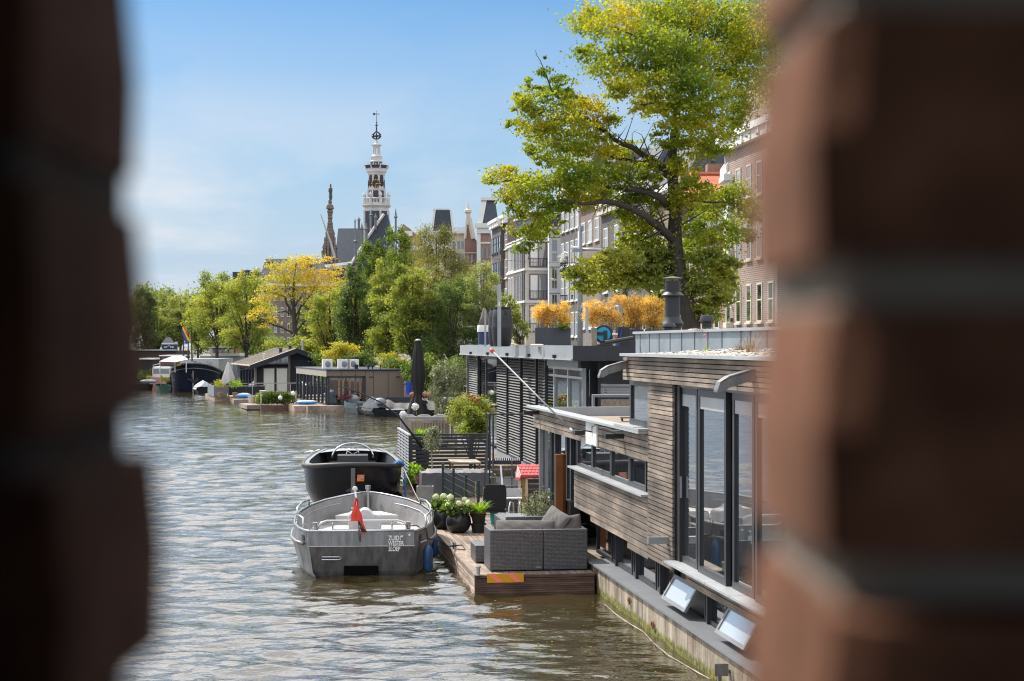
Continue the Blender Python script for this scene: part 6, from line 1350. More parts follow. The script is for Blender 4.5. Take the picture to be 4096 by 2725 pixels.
# rightmost brick house with white oriel
t, u0, u1, sh = house('canal_house', 'tall brown brick house at the right with a white bay window and white balcony', 2897, 3110, 25, 15.0, BR_PNK, 4, 5, ww=.95, wh=2.0, roof='mansard', rmat=mat('grey_brown_roof', (.16, .13, .11), .8), fm=CREAM, rh=3.6)
ub = UU(2930, 24); o = M()
y = 97
WP = mat('white_bay_paint', (.62, .62, .60), .6, 0, .08, 1, 0)
bx0, bx1 = X(2912, y), X(2982, y)
by_ = M()
for (za, zb) in ((Z(1105, y), Z(985, y)), (Z(880, y), Z(720, y))): by_.box(bx0, bx1, y, y+2.2, za, zb)
by_.box(bx0, bx1, y+.3, y+2.2, Z(985, y), Z(880, y)); by_.box(bx0-.25, bx1+.1, y-.2, y+2.2, Z(722, y), Z(700, y)); by_.hexa([(bx0+.2, y+.6, Z(1130, y)), (bx1, y+.6, Z(1130, y)), (bx1, y+2.2, Z(1130, y)), (bx0+.2, y+2.2, Z(1130, y))], [(bx0, y, Z(1106, y)), (bx1, y, Z(1106, y)), (bx1, y+2.2, Z(1106, y)), (bx0, y+2.2, Z(1106, y))]); bay = by_.build('bay', WP, t)
for (za, zb) in ((Z(1090, y)+.6, Z(1000, y)), (Z(870, y), Z(745, y))):
    M().box(bx0+.12, (bx0+bx1)/2-.08, y-.03, y-.005, za, zb).build('bay_window', GLASS, bay); M().box((bx0+bx1)/2+.08, bx1-.12, y-.03, y-.005, za, zb).build('bay_window', GLASSD, bay)
bal = M(); x0, x1 = X(2925, y), X(2990, y); za, zb = Z(1273, y), Z(1229, y)
bal.box(x0, x1, y-.02, y+.02, zb-.04, zb); bal.box(x0, x1, y-.02, y+.02, za, za+.05)
for k in range(12): xx = x0+(x1-x0)*k/11; bal.tube([(xx, y, za), (xx+.03*(-1)**k, y, zb)], .02, 4)
bal.box(x0, x0+.03, y, y+1.2, zb-.04, zb); bal.build('balcony_rail', WP, t); M().box(x0-.05, x1+.05, y, y+1.4, za-.15, za).build('balcony_floor', DECKF, t); M().box(X(2905, y), X(2990, y), y, y+1.6, GZ, Z(1290, y)).build('balcony_base', CREAM, t)
M().tube([(X(2988, y), y-.1, GZ), (X(2988, y), y-.1, Z(900, y))], .06, 6).build('drainpipe', LGREY, t)
for px, pa, pb in ((2918, 800, 720), (2960, 690, 650)): pass
d_ = M(); d_.prism([P(2905, 690, 98), P(2945, 690, 98), P(2945, 640, 98), P(2932, 618, 98), P(2918, 640, 98), P(2905, 660, 98)], (0, 3, 0)); d_.build('dormer', WP, t)
for k in range(3): M().box(X(2888+k*34, 98.2)+.5, X(2888+k*34, 98.2)+.85, 98.0, 98.2, Z(800, 98), Z(740, 98)).build('attic_window', GLASSD, t)
# red roofed house
RT = brickmat('orange_roof_tiles', (.45, .12, .05), (.52, .17, .075), (.24, .06, .03), 1, .26, .32, .03)
t, u0, u1, sh = house('canal_house', 'lower brick house with bright orange tiled roof behind the right side of the elm', 2745, 2896, 25.4, 11.2, BR_RED, 3, 3, roof='none')
ya = C(u0, 25, 0).y
M().hexa([P(2752, 790, ya), P(2899, 790, ya), (X(2899, ya), ya+9, Z(790, ya)), (X(2752, ya), ya+9, Z(790, ya))], [P(2768, 697, ya+4), P(2899, 697, ya+4), (X(2899, ya+4), ya+4.6, Z(697, ya+4)), (X(2768, ya+4), ya+4.6, Z(697, ya+4))]).build('roof', RT, t)
rd = M(); rd.tube([P(2766, 696, ya+3.9), P(2899, 696, ya+3.9)], .14, 6); rd.tube([P(2766, 696, ya+3.9), P(2750, 792, ya)], .13, 6); rd.build('ridge_tiles', mat('orange_ridge', (.5, .16, .08), .8, 0, .2, 2, .1), t)
for a, b, tp in ((2830, 2890, 655), (2725, 2752, 668)): q = M(); q.box(X(a, ya+5), X(b, ya+5), ya+5, ya+6.2, 8, Z(tp, ya+5)); c = q.build('chimney', BR_RED if a > 2800 else BR_BRN, t); M().box(X(a, ya+5)+.2, X(a, ya+5)+.45, ya+5.3, ya+5.6, Z(tp, ya+5), Z(tp-12, ya+5)).build('chimney_pot', ANTH, c)
# houses behind the elm
house('canal_house', 'dark brick house almost hidden behind the elm trunk', 2600, 2742, 25.2, 13.6, BR_BRN, 4, 4, roof='mansard')
house('canal_house', 'red brown brick house glimpsed through the leaves left of the elm trunk', 2492, 2598, 25.0, 14.4, BR_DRK, 4, 3, roof='mansard', fm=CREAM)
t, u0, u1, sh = house('canal_house', 'dark house with cream cornice and white window frames under the elm branches', 2405, 2490, 24.7, 14.0, BR_DRK, 4, 2, roof='mansard', corn=CREAM, ww=1.5)
t, u0, u1, sh = house('canal_house', 'dark brown house with heavy cream cornice behind the street lamp', 2322, 2404, 24.8, 15.2, BR_BRN, 4, 3, roof='mansard', corn=CREAM, ww=1.6)
t, u0, u1, sh = house('canal_house', 'grey brick house with cream bracketed cornice and flower balcony', 2243, 2321, 24.9, 16.6, BR_DRK, 5, 4, roof='mansard', corn=CREAM, ww=1.4)
fb = thing('balcony_flowers', 'white flowering plant on a dark balcony of the grey brick house', 'plant', P(2262, 1085, 150))
foliage('flowers', [bl(2262, 1042, 22, 22, 150, .5), bl(2280, 1050, 14, 20, 150, .4)], 600, .16, PETWW, fb, .4, per=8, asp=.8); foliage('leaves', [bl(2265, 1052, 24, 20, 150.3, .5)], 300, .18, LF_DRK, fb, .4, per=8)
q = M(); y = 150.
for (pa, pb) in ((1080, 1054), (1212, 1182)):
    for k in range(14): xx = X(2242+k*4, y); q.box(xx, xx+.04, y-.3, y-.26, Z(pa, y), Z(pb, y))
    q.box(X(2240, y), X(2298, y), y-.32, y-.24, Z(pb, y)-.05, Z(pb, y)+.03); q.box(X(2240, y), X(2298, y), y-.3, y+2.5, Z(pa, y)-.2, Z(pa, y))
bk_ = q.build('balcony', IR, None, base=(X(2270, y), y, Z(1212, y))); bk_.parent = t; bk_.location = Vector((X(2270, y), y, Z(1212, y)))-wloc(t)
# white narrow house facing the viewer
y = 157.; x0, x1 = X(2196, y), X(2243, y)
t = thing('canal_house', 'narrow white painted house front between cream and grey brick houses', 'house', ((x0+x1)/2, y+5, GZ), 'houses along the quay street')
M().box(x0, x1, y, y+11, GZ, Z(915, y)).build('wall', mat('white_house_paint', (.60, .61, .63), .7, 0, .1, .5, 0), t)
M().box(x0-.1, x1+.1, y-.2, y+.3, Z(915, y), Z(908, y)).build('cornice', WP, t)
mb = M()
for py in (948, 1067, 1172): mb.box(x0+.05, x1-.05, y-.04, y, Z(py, y)-.06, Z(py, y))
mb.build('panel_line', GREYMET, t)
for a, b in ((960, 1043), (1070, 1152), (1180, 1260)):
    for c in (2209, 2219):
        w = M().box(X(c, y), X(c+7, y), y-.05, y-.003, Z(b, y), Z(a, y)).build('window', GLASSD, t); M().box(X(c, y), X(c+7, y), y-.07, y-.051, Z(a+(b-a)*.6, y)-.08, Z(a+(b-a)*.6, y)+.08).build('glazing_bar', WP, w)
# cream apartment building with corner windows
y = 163.; x0, x1 = X(2104, y), X(2196, y)
CRB = mat('cream_building', (.50, .455, .40), .8, 0, .1, .4, .05)
t = thing('apartment_building', 'cream modern apartment building with large brown framed corner windows and balconies', 'building', ((x0+x1)/2, y+8, GZ), 'houses along the quay street')
u0 = uv_of((x0, y))[0]; v0_ = uv_of((x0, y))[1]; u1 = UU(2032, v0_)
M().cb(u0, u1, v0_, v0_+9, GZ, Z(955, y)).build('wall', CRB, t)
M().cb(u0-.15, u1, v0_-.25, v0_+9, Z(955, y), Z(948, y)).build('cornice', WP, t)
M().cb(u0+.6, u1, v0_+.8, v0_+9, Z(948, y), Z(850, y)).build('attic_storey', SLATE, t)
for k in range(5): q = M().cb(u0+.52, u0+.6, v0_+.9+k*.55, v0_+1.3+k*.55, Z(942, y), Z(862, y)); q.build('attic_window', GLASS, t)
M().cb(u0+.3, u1, v0_+.5, v0_+9, Z(850, y), Z(842, y)).build('attic_cornice', WP, t)
BRF = mat('brown_frame', (.16, .13, .115), .6, 0, .1, 2, 0)
va = v0_+.28; vb = v0_+1.98
for a, b in ((968, 1069), (1095, 1199), (1222, 1330)):
    w = endpanel(t, u0, va-.0, vb, Z(b, y), Z(a, y), BRF, 2, gl=GLASS if a == 1095 else GLASSD, sash=0, curtain=True)
    q = M(); zz = Z(b, y)+.78
    q.cb(u0-.12, u0-.09, va, vb, zz, zz+.04)
    for k in range(13): q.cb(u0-.115, u0-.095, va+k*(vb-va)/13, va+k*(vb-va)/13+.02, Z(b, y)+.05, zz)
    q.build('balcony_rail', IR, w)
for py in (1076, 1205, 962): M().cb(u0-.14, u1, v0_-.2, v0_+2.2, Z(py+6, y), Z(py-3, y)).build('string_course', WP, t)
LL = u1-u0
for a, b in ((968, 1069), (1095, 1199), (1222, 1330)):
    for k in range(6): bwin(t, u0+LL*(k+.55)/6.2, v0_, Z(b, y), 1.3, Z(a, y)-Z(b, y), WP if k > 3 else BRF, 2, sash=False)
for k in (.1, .3, 3.6): M().tube([C(u0+k*5, v0_-.12, GZ), C(u0+k*5, v0_-.12, Z(950, y))], .07, 5).build('drainpipe', GREYMET, t)
house('canal_house', 'brown house with white corner frame left of the cream apartment building', 2006, 2030, 25.0, 17.2, BR_BRN, 5, 3, roof='flat', ww=2.2)
t, u0, u1, sh = house('canal_house', 'dark grey brick house with rows of narrow dark windows', 1968, 2004, 24.6, 17.0, BR_DRK, 5, 4, roof='flat', ww=1.3, fm=IR)
# brick corner house with white bands and mansard
y = 212.; x0, x1 = X(1892, y), X(1962, y)
t = thing('canal_house', 'red brick corner house with white stone bands and dark mansard tower roof', 'house', ((x0+x1)/2, y+5, GZ), 'houses along the quay street')
M().box(x0+.5, x1, y, y+12, GZ, Z(935, y)).build('wall', BR_RED, t)
mb = M(); mb.box(x0+.2, x1+.1, y-.4, y+.5, Z(912, y), Z(894, y)).box(x0+.5, x1, y-.2, y+.5, Z(934, y), Z(912, y)).box(x0+.5, x1, y-.08, y, Z(975, y), Z(969, y)).box(x0+.5, x1, y-.08, y, Z(1060, y), Z(1052, y)).box(x0+.45, x0+.9, y-.1, y, GZ, Z(912, y)); mb.build('stone_band', WP, t)
xa, xb = X(1913, y), X(1994, y); M().hexa([(xa, y, Z(894, y)), (xb, y, Z(894, y)), (xb, y+7, Z(894, y)), (xa, y+7, Z(894, y))], [(xa+.5, y+.8, Z(800, y)), (xb-.4, y+.8, Z(800, y)), (xb-.4, y+6, Z(800, y)), (xa+.5, y+6, Z(800, y))]).build('roof', SLATE, t)
q = M(); q.box(xa+.3, xb-.2, y+.5, y+6.3, Z(800, y), Z(788, y)); q.hexa([(xa-.1, y-.1, Z(894, y)), (xa+.5, y-.1, Z(894, y)), (xa+.5, y+.4, Z(894, y)), (xa-.1, y+.4, Z(894, y))], [(xa+.4, y+.7, Z(800, y)), (xa+1.0, y+.7, Z(800, y)), (xa+1.0, y+1.1, Z(800, y)), (xa+.4, y+1.1, Z(800, y))]); q.build('roof_trim', WP, t)
for px in (1925, 1945):
    for a, b in ((990, 1035), (1075, 1120)): M().box(X(px, y), X(px+9, y), y-.06, y-.002, Z(b, y), Z(a, y)).build('window', GLASSD, t)
# stepped gable house
y = 222.; t = thing('canal_house', 'narrow red brick gabled house with white edging and tall pinnacle', 'house', (X(1872, y), y+4, GZ), 'houses along the quay street')
M().prism([P(1855, 1300, y), P(1905, 1300, y), P(1905, 960, y), P(1893, 950, y), P(1876, 880, y), P(1867, 880, y), P(1860, 950, y)], (0, 10, 0)).build('wall', BR_RED, t)
mb = M(); mb.tube([P(1894, 955, y-.2), P(1876, 872, y-.2)], .3, 4); mb.build('stone_trim', CREAM, t); mb = M(); mb.tube([P(1861, 955, y-.2), P(1868, 872, y-.2)], .15, 4); mb.build('stone_trim', CREAM, t); mb = M(); mb.lathe([(.3, Z(900, y)), (.3, Z(855, y)), (.45, Z(850, y)), (.45, Z(840, y)), (.22, Z(836, y)), (.12, Z(822, y)), (.05, Z(812, y))], (X(1872, y), y-.1, 0), 8)
mb.build('finial', CREAM, t)
for py in (1010, 1060, 1110): M().box(X(1857, y), X(1905, y), y-.1, y, Z(py+4, y), Z(py, y)).build('stone_band', CREAM, t)
for px in (1868, 1884): M().box(X(px, y), X(px+7, y), y-.12, y-.002, Z(1052, y), Z(1020, y)).build('window', GLASSD, t)
# pale house, distant
y = 232.; t = thing('canal_house', 'pale stone house left of the pinnacled gable, partly behind the willow', 'house', (X(1835, y), y+5, GZ), 'houses along the quay street')
M().box(X(1800, y), X(1862, y), y, y+10, GZ, Z(935, y)).build('wall', CREAM, t); M().box(X(1796, y), X(1864, y), y-.4, y+10, Z(935, y), Z(926, y)).build('cornice', WP, t)
M().box(X(1815, y), X(1860, y), y+2, y+9, Z(926, y), Z(905, y)).build('attic', mat('pale_attic', (.45, .47, .50), .7), t)
for px in (1812, 1830, 1845):
    for a in (965, 1015, 1065): M().box(X(px, y), X(px+9, y), y-.05, y-.002, Z(a+30, y), Z(a, y)).build('window', GLASSD, t)
y = 250.; t = thing('canal_house', 'house with steep dark mansard roof framed in white, above the willow', 'house', (X(1770, y), y+5, GZ), 'houses along the quay street')
M().box(X(1715, y), X(1812, y), y, y+10, GZ, Z(940, y)).build('wall', CREAM, t); mb = M(); mb.box(X(1712, y), X(1815, y), y-.4, y+10, Z(940, y), Z(925, y)); mb.box(X(1732, y), X(1800, y), y+.3, y+8, Z(843, y), Z(834, y))
for a, b in ((1724, 1735), (1808, 1799)): mb.hexa([P(a, 925, y-.1), P(a+8, 925, y-.1), P(a+8, 925, y+.2), P(a, 925, y+.2)], [P(b, 840, y-.1), P(b+8, 840, y-.1), P(b+8, 840, y+.2), P(b, 840, y+.2)])
mb.build('trim', WP, t); M().hexa([P(1724, 925, y), P(1812, 925, y), P(1812, 925, y+8), P(1724, 925, y+8)], [P(1735, 840, y), P(1800, 840, y), P(1800, 840, y+8), P(1735, 840, y+8)]).build('roof', SLATE, t)
y = 270.; t = thing('canal_house', 'red brick gabled house just right of the church tower', 'house', (X(1630, y), y+5, GZ), 'houses along the quay street')
M().prism([P(1598, 1300, y), P(1680, 1300, y), P(1680, 950, y), P(1650, 925, y), P(1640, 915, y), P(1625, 905, y), P(1612, 895, y), P(1602, 925, y)], (0, 9, 0)).build('wall', BR_RED, t)
M().box(X(1596, y), X(1650, y), y-.5, y, Z(945, y), Z(925, y)).build('cornice', WP, t); M().box(X(1640, y), X(1690, y), y-.5, y, Z(1000, y), Z(985, y)).build('balcony', WP, t)
for px in (1608, 1625, 1650): M().box(X(px, y), X(px+8, y), y-.05, y-.002, Z(1015, y), Z(970, y)).build('window', GLASS, t)
# dark roofed block behind the yellow tree
y = 205.; t = thing('brick_building', 'long dark tiled roof building with chimneys behind the yellow tree', 'building', (X(1170, y), y+6, GZ))
M().box(X(1025, y), X(1330, y), y, y+12, GZ, Z(1142, y)).build('wall', BR_BRN, t); M().box(X(1020, y), X(1335, y), y-.6, y+.1, Z(1146, y), Z(1136, y)).build('gutter', WP, t)
M().hexa([P(1030, 1136, y), P(1335, 1136, y), P(1335, 1136, y+12), P(1030, 1136, y+12)], [P(1062, 1036, y+5), P(1287, 1036, y+5), P(1287, 1036, y+7), P(1062, 1036, y+7)]).build('roof', brickmat('dark_roof_tiles', (.045, .045, .05), (.065, .062, .066), (.02, .02, .022), 1, .3, .3, .04), t)
for a, b, tp, n in ((1055, 1072, 1042, 2), (1195, 1222, 1020, 5)):
    c = M().box(X(a, y), X(b, y), y+3.5, y+5, 9, Z(tp+12, y)).build('chimney', BR_BRN, t)
    for k in range(n): xx = X(a+1+(b-a-3)*k/max(1, n-1), y); M().lathe([(.13, 0), (.1, .34)], (xx, y+4, Z(tp+12, y)), 6).build('chimney_pot', ANTH, c)
for px in range(1045, 1320, 26):
    for a in (1165, 1230, 1295, 1350): w = M().box(X(px, y), X(px+11, y), y-.08, y-.002, Z(a+38, y), Z(a, y)).build('window', WP, t); M().box(X(px+1.5, y), X(px+9.5, y), y-.1, y-.081, Z(a+35, y), Z(a+3, y)).build('pane', GLASSD, w)
y = 215.; t = thing('brick_building', 'low dark roofed building with thin chimneys left of the yellow tree', 'building', (X(985, y), y+6, GZ))
M().box(X(930, y), X(1035, y), y, y+10, GZ, Z(1120, y)).build('wall', BR_BRN, t); M().box(X(930, y), X(1040, y), y, y+10, Z(1120, y), Z(1088, y)).build('roof', SLATE, t); M().lathe([(.35, Z(1120, y)), (.35, Z(1072, y)), (.2, Z(1066, y))], (X(1021, y), y+2, 0), 8).build('chimney', CREAM, t); M().lathe([(.35, Z(1120, y)), (.3, Z(1085, y)), (.6, Z(1080, y)), (.1, Z(1075, y))], (X(978, y), y+2, 0), 8).build('chimney', ANTH, t)
# street lamp on the quay, overhead wire
y = 78.; t = thing('street_lamp', 'grey street lamp on a curved arm among the elm branches, a gull resting above', 'street lamp', (X(2440, y), y, GZ))
M().tube([(X(2440, y), y, GZ), (X(2440, y), y, Z(1055, y)), P(2432, 1020, y), P(2410, 1002, y), P(2380, 998, y), P(2330, 998, y)], .07, 7).build('pole', LGREY, t, True)
M().hexa([P(2286, 1010, y-.15), P(2331, 1008, y-.15), P(2331, 1008, y+.15), P(2286, 1010, y+.15)], [P(2290, 998, y-.12), P(2330, 994, y-.12), P(2330, 994, y+.12), P(2290, 998, y+.12)]).build('lamp_head', GREYMET, t)
t = thing('resting_gull', 'small white gull sitting on the street lamp head', 'bird', P(2300, 996, y)); M().lathe_s(P(2300, 991, y), .11, 10, 6, (1.7, .7, .6)).build('body', GW, t, True); M().lathe_s(P(2288, 987, y), .055, 8, 6, (1, 1, 1)).build('head', GW, t, True)
y = 100; t = thing('tram_pole', 'tall grey pole with brackets in front of the dark brick houses', 'pole', (X(2320, y), y, GZ)); M().tube([(X(2320, y), y, GZ), (X(2320, y), y, Z(905, y))], [.17, .13], 8).build('shaft', GREYMET, t, True); M().box(X(2312, y), X(2334, y), y-.1, y+.1, Z(925, y), Z(905, y)).build('bracket', GREYMET, t)
t = thing('overhead_wire', 'thin dark overhead wires crossing in front of the street houses', 'wire', P(2150, 1050, 100)); mb = M(); mb.tube([P(1960, 1035, 100), P(2150, 1052, 100), P(2320, 1050, 100)], .012, 3); mb.tube([P(2320, 912, 100), P(2440, 935, 95), P(2700, 900, 85)], .012, 3); mb.build('wire', BLACK, t)
# ================================================================ far boats
def FRM(o, d=(-.25, .968)):
    o = Vector((o[0], o[1], 0)); d = Vector((d[0], d[1], 0)).normalized(); r = Vector((d.y, -d.x, 0))
    return lambda a, b, z: o+r*a+d*b+Vector((0, 0, z))
def fb(mb, f, a0, a1, b0, b1, z0, z1): return mb.hexa([f(a0, b0, z0), f(a1, b0, z0), f(a1, b1, z0), f(a0, b1, z0)], [f(a0, b0, z1), f(a1, b0, z1), f(a1, b1, z1), f(a0, b1, z1)])
BEIGE = mat('beige_panels', (.175, .135, .105), .7, 0, .12, .7, .05)
NAVYW = mat('black_wood_siding', (.018, .021, .032), .75, 0, .25, 1, .1)
f = FRM((-11.13, 108)); t = thing('houseboat', 'low flat roofed houseboat with beige panels and dark glazing, air conditioners on its roof', 'houseboat', f(2.4, 6, 0))
m = M(); fb(m, f, -.3, 5.1, -.5, 14, -.5, .34); m.build('hull', HULLM, t)
m = M(); fb(m, f, 0, 4.75, 0, 13.4, .34, .42); m.build('floor', ANTH, t)
m = M(); fb(m, f, 2.35, 4.75, .05, 13.3, .42, 2.42); fb(m, f, 0, 2.35, .05, .1, 2.08, 2.42); fb(m, f, 1.1, 4.7, 6, 13.3, .42, 2.1); w = m.build('panel_wall', BEIGE, t)
m = M()
for a in (.9, 1.75, 2.36, 2.85, 3.75): fb(m, f, a, a+.02, .035, .06, .42, 2.4)
for a in (2.6, 4.25): fb(m, f, a, a+.25, .02, .06, 2.0, 2.06)
m.build('panel_joint', ANTH, w)
m = M(); fb(m, f, -.03, .03, -.02, 13.4, 2.06, 2.44); m.build('side_fascia', LGREY if False else mat('pale_beige_fascia', (.30, .27, .235), .6, 0, .12, 1, .05), t)
m = M(); fb(m, f, -.06, 4.8, -.05, 13.5, 2.44, 2.5); m.build('roof', SLATE, t)
m = M(); fb(m, f, .08, 2.2, .06, .1, .5, 2.04); m.build('front_window', GLASSD, t)
m = M(); fb(m, f, .05, .2, 0, .12, .42, 2.08); fb(m, f, 2.18, 2.35, 0, .12, .42, 2.08); fb(m, f, 1.15, 1.22, .02, .1, .5, 2.04); fb(m, f, .05, 2.35, 0, .1, 1.98, 2.1); fb(m, f, .05, 2.35, 0, .1, .42, .5); m.build('window_frame', ANTH, t)
m = M()
for a in (.7, .95, 1.35, 1.7, 2.0): fb(m, f, a, a+.12, .045, .055, .7, 1.98)
m.build('curtain', mat('rust_beige_curtain', (.26, .15, .10), .9, 0, .3, 2, .1), t)
m = M()
for k in range(9): b = .3+k*1.62; fb(m, f, -.02, .10, b, b+.14, .42, 2.08)
m.build('side_post', ANTH, t); m = M(); fb(m, f, .05, .07, .2, 13.2, .45, 2.05); m.build('side_glazing', GLASS, t)
for a in (.3, 1.0, 1.55):
    m = M(); fb(m, f, a-.35 if a == .3 else a-.1, a+.25 if a == .3 else a+.62, 1.2, 1.55, 2.52, 3.08); ac = m.build('air_conditioner', WHITE, t, bevel=.02); c = f((a-.05 if a == .3 else a+.26), 1.18, 2.8); M().lathe_s(c, .19, 16, 6, (1, .15, 1)).build('fan_grille', GREYMET, ac)
for a, r_ in ((2.0, .14), (2.75, .09), (3.0, .07), (3.5, .05)): m = M(); m.lathe([(r_*.7, 0), (r_*.7, .16), (r_, .17), (r_, .26), (.01, .28)], f(a, 1.2, 2.5), 12); m.build('roof_vent', BLACK, t)
f2 = f; m = M(); fb(m, f, -1.3, 1.3, -1.3, -.52, .0, .36); fb(m, f, -2.0, -.32, -.5, 9, .0, .34); tag(m.build('jetty', DECKW), 'pale wooden jetty around the corner of the beige houseboat', 'dock')
t = thing('paddle_board', 'blue and white inflatable board lying beside the beige houseboat glazing', 'paddle board', f(-.9, 1, .4)); M().lathe_s(f(-.95, 1.6, .47), .12, 12, 6, (6, 2.5, 1)).build('board', LBLUE, t, True); M().lathe_s(f(-.95, 1.6, .53), .11, 12, 6, (5.6, 2.2, .8)).build('top', WHITE, t, True)
p = f(1.0, -.75, .36); t = thing('flower_pot', 'black pot with dark red leaves in front of the beige houseboat window', 'potted plant', p); M().lathe([(.2, 0), (.3, .35), (.27, .35), (.01, .3)], p, 14).build('pot', BLACK, t); foliage('leaves', [(p.x, p.y, p.z+.48, .35, .3, .14)], 400, .1, mat('wine_leaves', (.16, .03, .05), .8, 0, .4, 9, 0), t, .4, per=8)
p = f(1.6, -.75, .36); t = thing('green_bucket', 'green bucket beside the pot of dark red leaves', 'bucket', p); M().lathe([(.16, 0), (.2, .35), (.19, .35), (.01, .05)], p, 12).build('body', mat('green_plastic', (.01, .17, .09), .5), t)
p = f(2.0, -.55, .36); t = thing('round_boat_cover', 'small round translucent dome sheet in front of the beige houseboat', 'cover', p); M().lathe_s(f(1.6, -.4, .7), .34, 14, 8, (1, .8, .85)).build('sheet', mat('pale_film', (.26, .27, .28), .35, 0, .25, 3, .4), t, True)
# --- black gabled houseboat
f = FRM((-18.9, 130)); W = 6.2; t = thing('houseboat', 'black wooden houseboat with gabled roof and white curtained windows', 'houseboat', f(3, 7, 0))
m = M(); fb(m, f, .2, W+.2, -.3, 14.5, -.5, .35); m.build('hull', HULLM, t)
ap = W*.545; ez, az = 2.52, 3.72
m = M(); m.prism([f(.45, .6, .35), f(W-.1, .6, .35), f(W-.1, .6, ez+.05), f(ap, .6, az-.22), f(.45, .6, ez+.05)], f(0, 12.9, 0)-f(0, 0, 0)); m.build('wall', NAVYW, t)
m = M()
for k in range(13): z = .5+k*.22; hw_ = (W-.12-ap)*(1 if z < ez else max(0, (az-.3-z)/(az-ez))); fb(m, f, 2.95, ap+hw_, .57, .6, z, z+.19)
m.build('siding_boards', NAVYW, t)
RFM = mat('weathered_roof_felt', (.33, .29, .25), .85, 0, .3, .6, .2, stretch=(1, 1, 1))
def slope(a0, z0, a1, z1, b0, b1, th): 
    m = M(); m.hexa([f(a0, b0, z0-th), f(a1, b0, z1-th), f(a1, b1, z1-th), f(a0, b1, z0-th)], [f(a0, b0, z0), f(a1, b0, z1), f(a1, b1, z1), f(a0, b1, z0)]); return m
slope(-.05, ez-.04, ap, az, -.1, 14, .06).build('roof', RFM, t); slope(ap, az, W+.3, ez-.1, -.1, 14, .06).build('roof', RFM, t)
m = M()
for k in range(9): b = 1+k*1.45; m.hexa([f(-.02, b, ez-.02), f(ap, b, az+.01), f(ap, b+.07, az+.01), f(-.02, b+.07, ez-.02)], [f(-.02, b, ez+.04), f(ap, b, az+.06), f(ap, b+.07, az+.06), f(-.02, b+.07, ez+.04)])
m.build('roof_batten', mat('pale_batten', (.36, .32, .27), .8), t)
m = M(); m.hexa([f(-.05, -.16, ez-.36), f(ap, -.16, az-.34), f(ap, -.1, az-.34), f(-.05, -.1, ez-.36)], [f(-.05, -.16, ez-.02), f(ap, -.16, az+.02), f(ap, -.1, az+.02), f(-.05, -.1, ez-.02)]); m.hexa([f(ap, -.16, az-.34), f(W+.3, -.16, ez-.42), f(W+.3, -.1, ez-.42), f(ap, -.1, az-.34)], [f(ap, -.16, az+.02), f(W+.3, -.16, ez-.08), f(W+.3, -.1, ez-.08), f(ap, -.1, az+.02)]); m.build('barge_board', NAVYW, t)
for a in (.98, 1.92):
    m = M(); fb(m, f, a, a+.86, .52, .58, .5, 2.3); w = m.build('window', BRF, t); m = M(); fb(m, f, a+.06, a+.8, .49, .515, .56, 2.24); m.build('curtain', CURT, w)
m = M(); m.prism([f(.95, .5, 2.42), f(2.8, .5, 2.42), f(2.8, .5, 3.25), f(1.0, .5, 2.55)], f(0, .05, 0)-f(0, 0, 0)); m.build('gable_window', GLASSD, t)
m = M(); fb(m, f, .35, .5, .4, .6, .35, 2.4); fb(m, f, 2.8, 2.95, .45, .6, .35, 3.3); m.build('post', BRF, t)
m = M()
for k in range(6): fb(m, f, .42, .5, 1+k*2, 1.2+k*2, .4, 2.4)
m.build('side_post', ANTH, t); m = M()
for k in range(5): fb(m, f, .4, .46, 1.3+k*2, 2.9+k*2, .8, 2.2)
m.build('side_window', GLASS, t)
for a, h_, r_, mt in ((4.15, .8, .10, ALU), (1.3, .3, .1, CREAM), (2.5, .25, .12, BLACK), (3.2, .2, .12, BLACK)):
    z = (ez+(az-ez)*min(1, a/ap)) if a < ap else az-(a-ap)*.4; m = M(); m.lathe([(r_*1.4, -.1), (r_, .05), (r_, h_), (r_*1.4, h_+.02), (r_*1.4, h_+.06), (.01, h_+.08)], f(a, 2.5, z), 10); m.build('chimney_pipe', mt, t)
# deck with railing, parasol, board in front of it
f = FRM(((858-2048)/F*127, 127)); t = thing('floating_deck', 'grey floating deck with wire railing in front of the black gabled houseboat', 'dock', f(2, 3, 0))
m = M(); fb(m, f, 0, 3.6, 0, 8, -.2, .32); fb(m, f, 1.0, 3.3, -3.5, 0, -.2, .2); m.build('deck', DECKW, t); m = M(); fb(m, f, -.02, .9, -.05, 0, .32, 1.1); fb(m, f, -.05, 0, 0, 5, .32, 1.1); m.build('side_panel', GREYMET, t)
m = M(); fb(m, f, .9, 3.6, -.06, .0, 1.02, 1.1); fb(m, f, -.05, 3.6, 4.9, 5, 1.1, 1.15); m.build('handrail', TEAK, t)
for k in range(3): m = M(); fb(m, f, .95+k*1.25, 1.03+k*1.25, -.05, 0, .3, 1.02); m.build('rail_post', ANTH, t)
m = M(); fb(m, f, .95, 3.55, -.03, -.02, .4, 1.0); m.build('mesh', NAVYW, t)
m = M()
for k in range(7): fb(m, f, 2.6+k*.9, 2.64+k*.9, -.4, -.36, .4, 1.25)
fb(m, f, 2.6, 8.1, -.42, -.34, 1.22, 1.28)
tag(m.build('metal_railing', LGREY), 'thin metal railing before the white curtained windows of the black houseboat', 'railing')
t = thing('paddle_board', 'bright blue and white inflatable boat on the grey floating deck', 'paddle board', f(2, -2, .2)); M().lathe_s(f(1.85, -2, .4), .17, 14, 6, (3.6, 1.6, 1)).build('board', LBLUE, t, True); M().lathe_s(f(1.85, -2, .48), .15, 14, 6, (3.3, 1.4, .9)).build('top', WHITE, t, True)
y = 126; p = P(913, 1560, y); p.z = .32; t = thing('closed_parasol', 'closed pale parasol at the left of the black gabled houseboat', 'parasol', p); zt, zb = Z(1448, y), Z(1532, y)
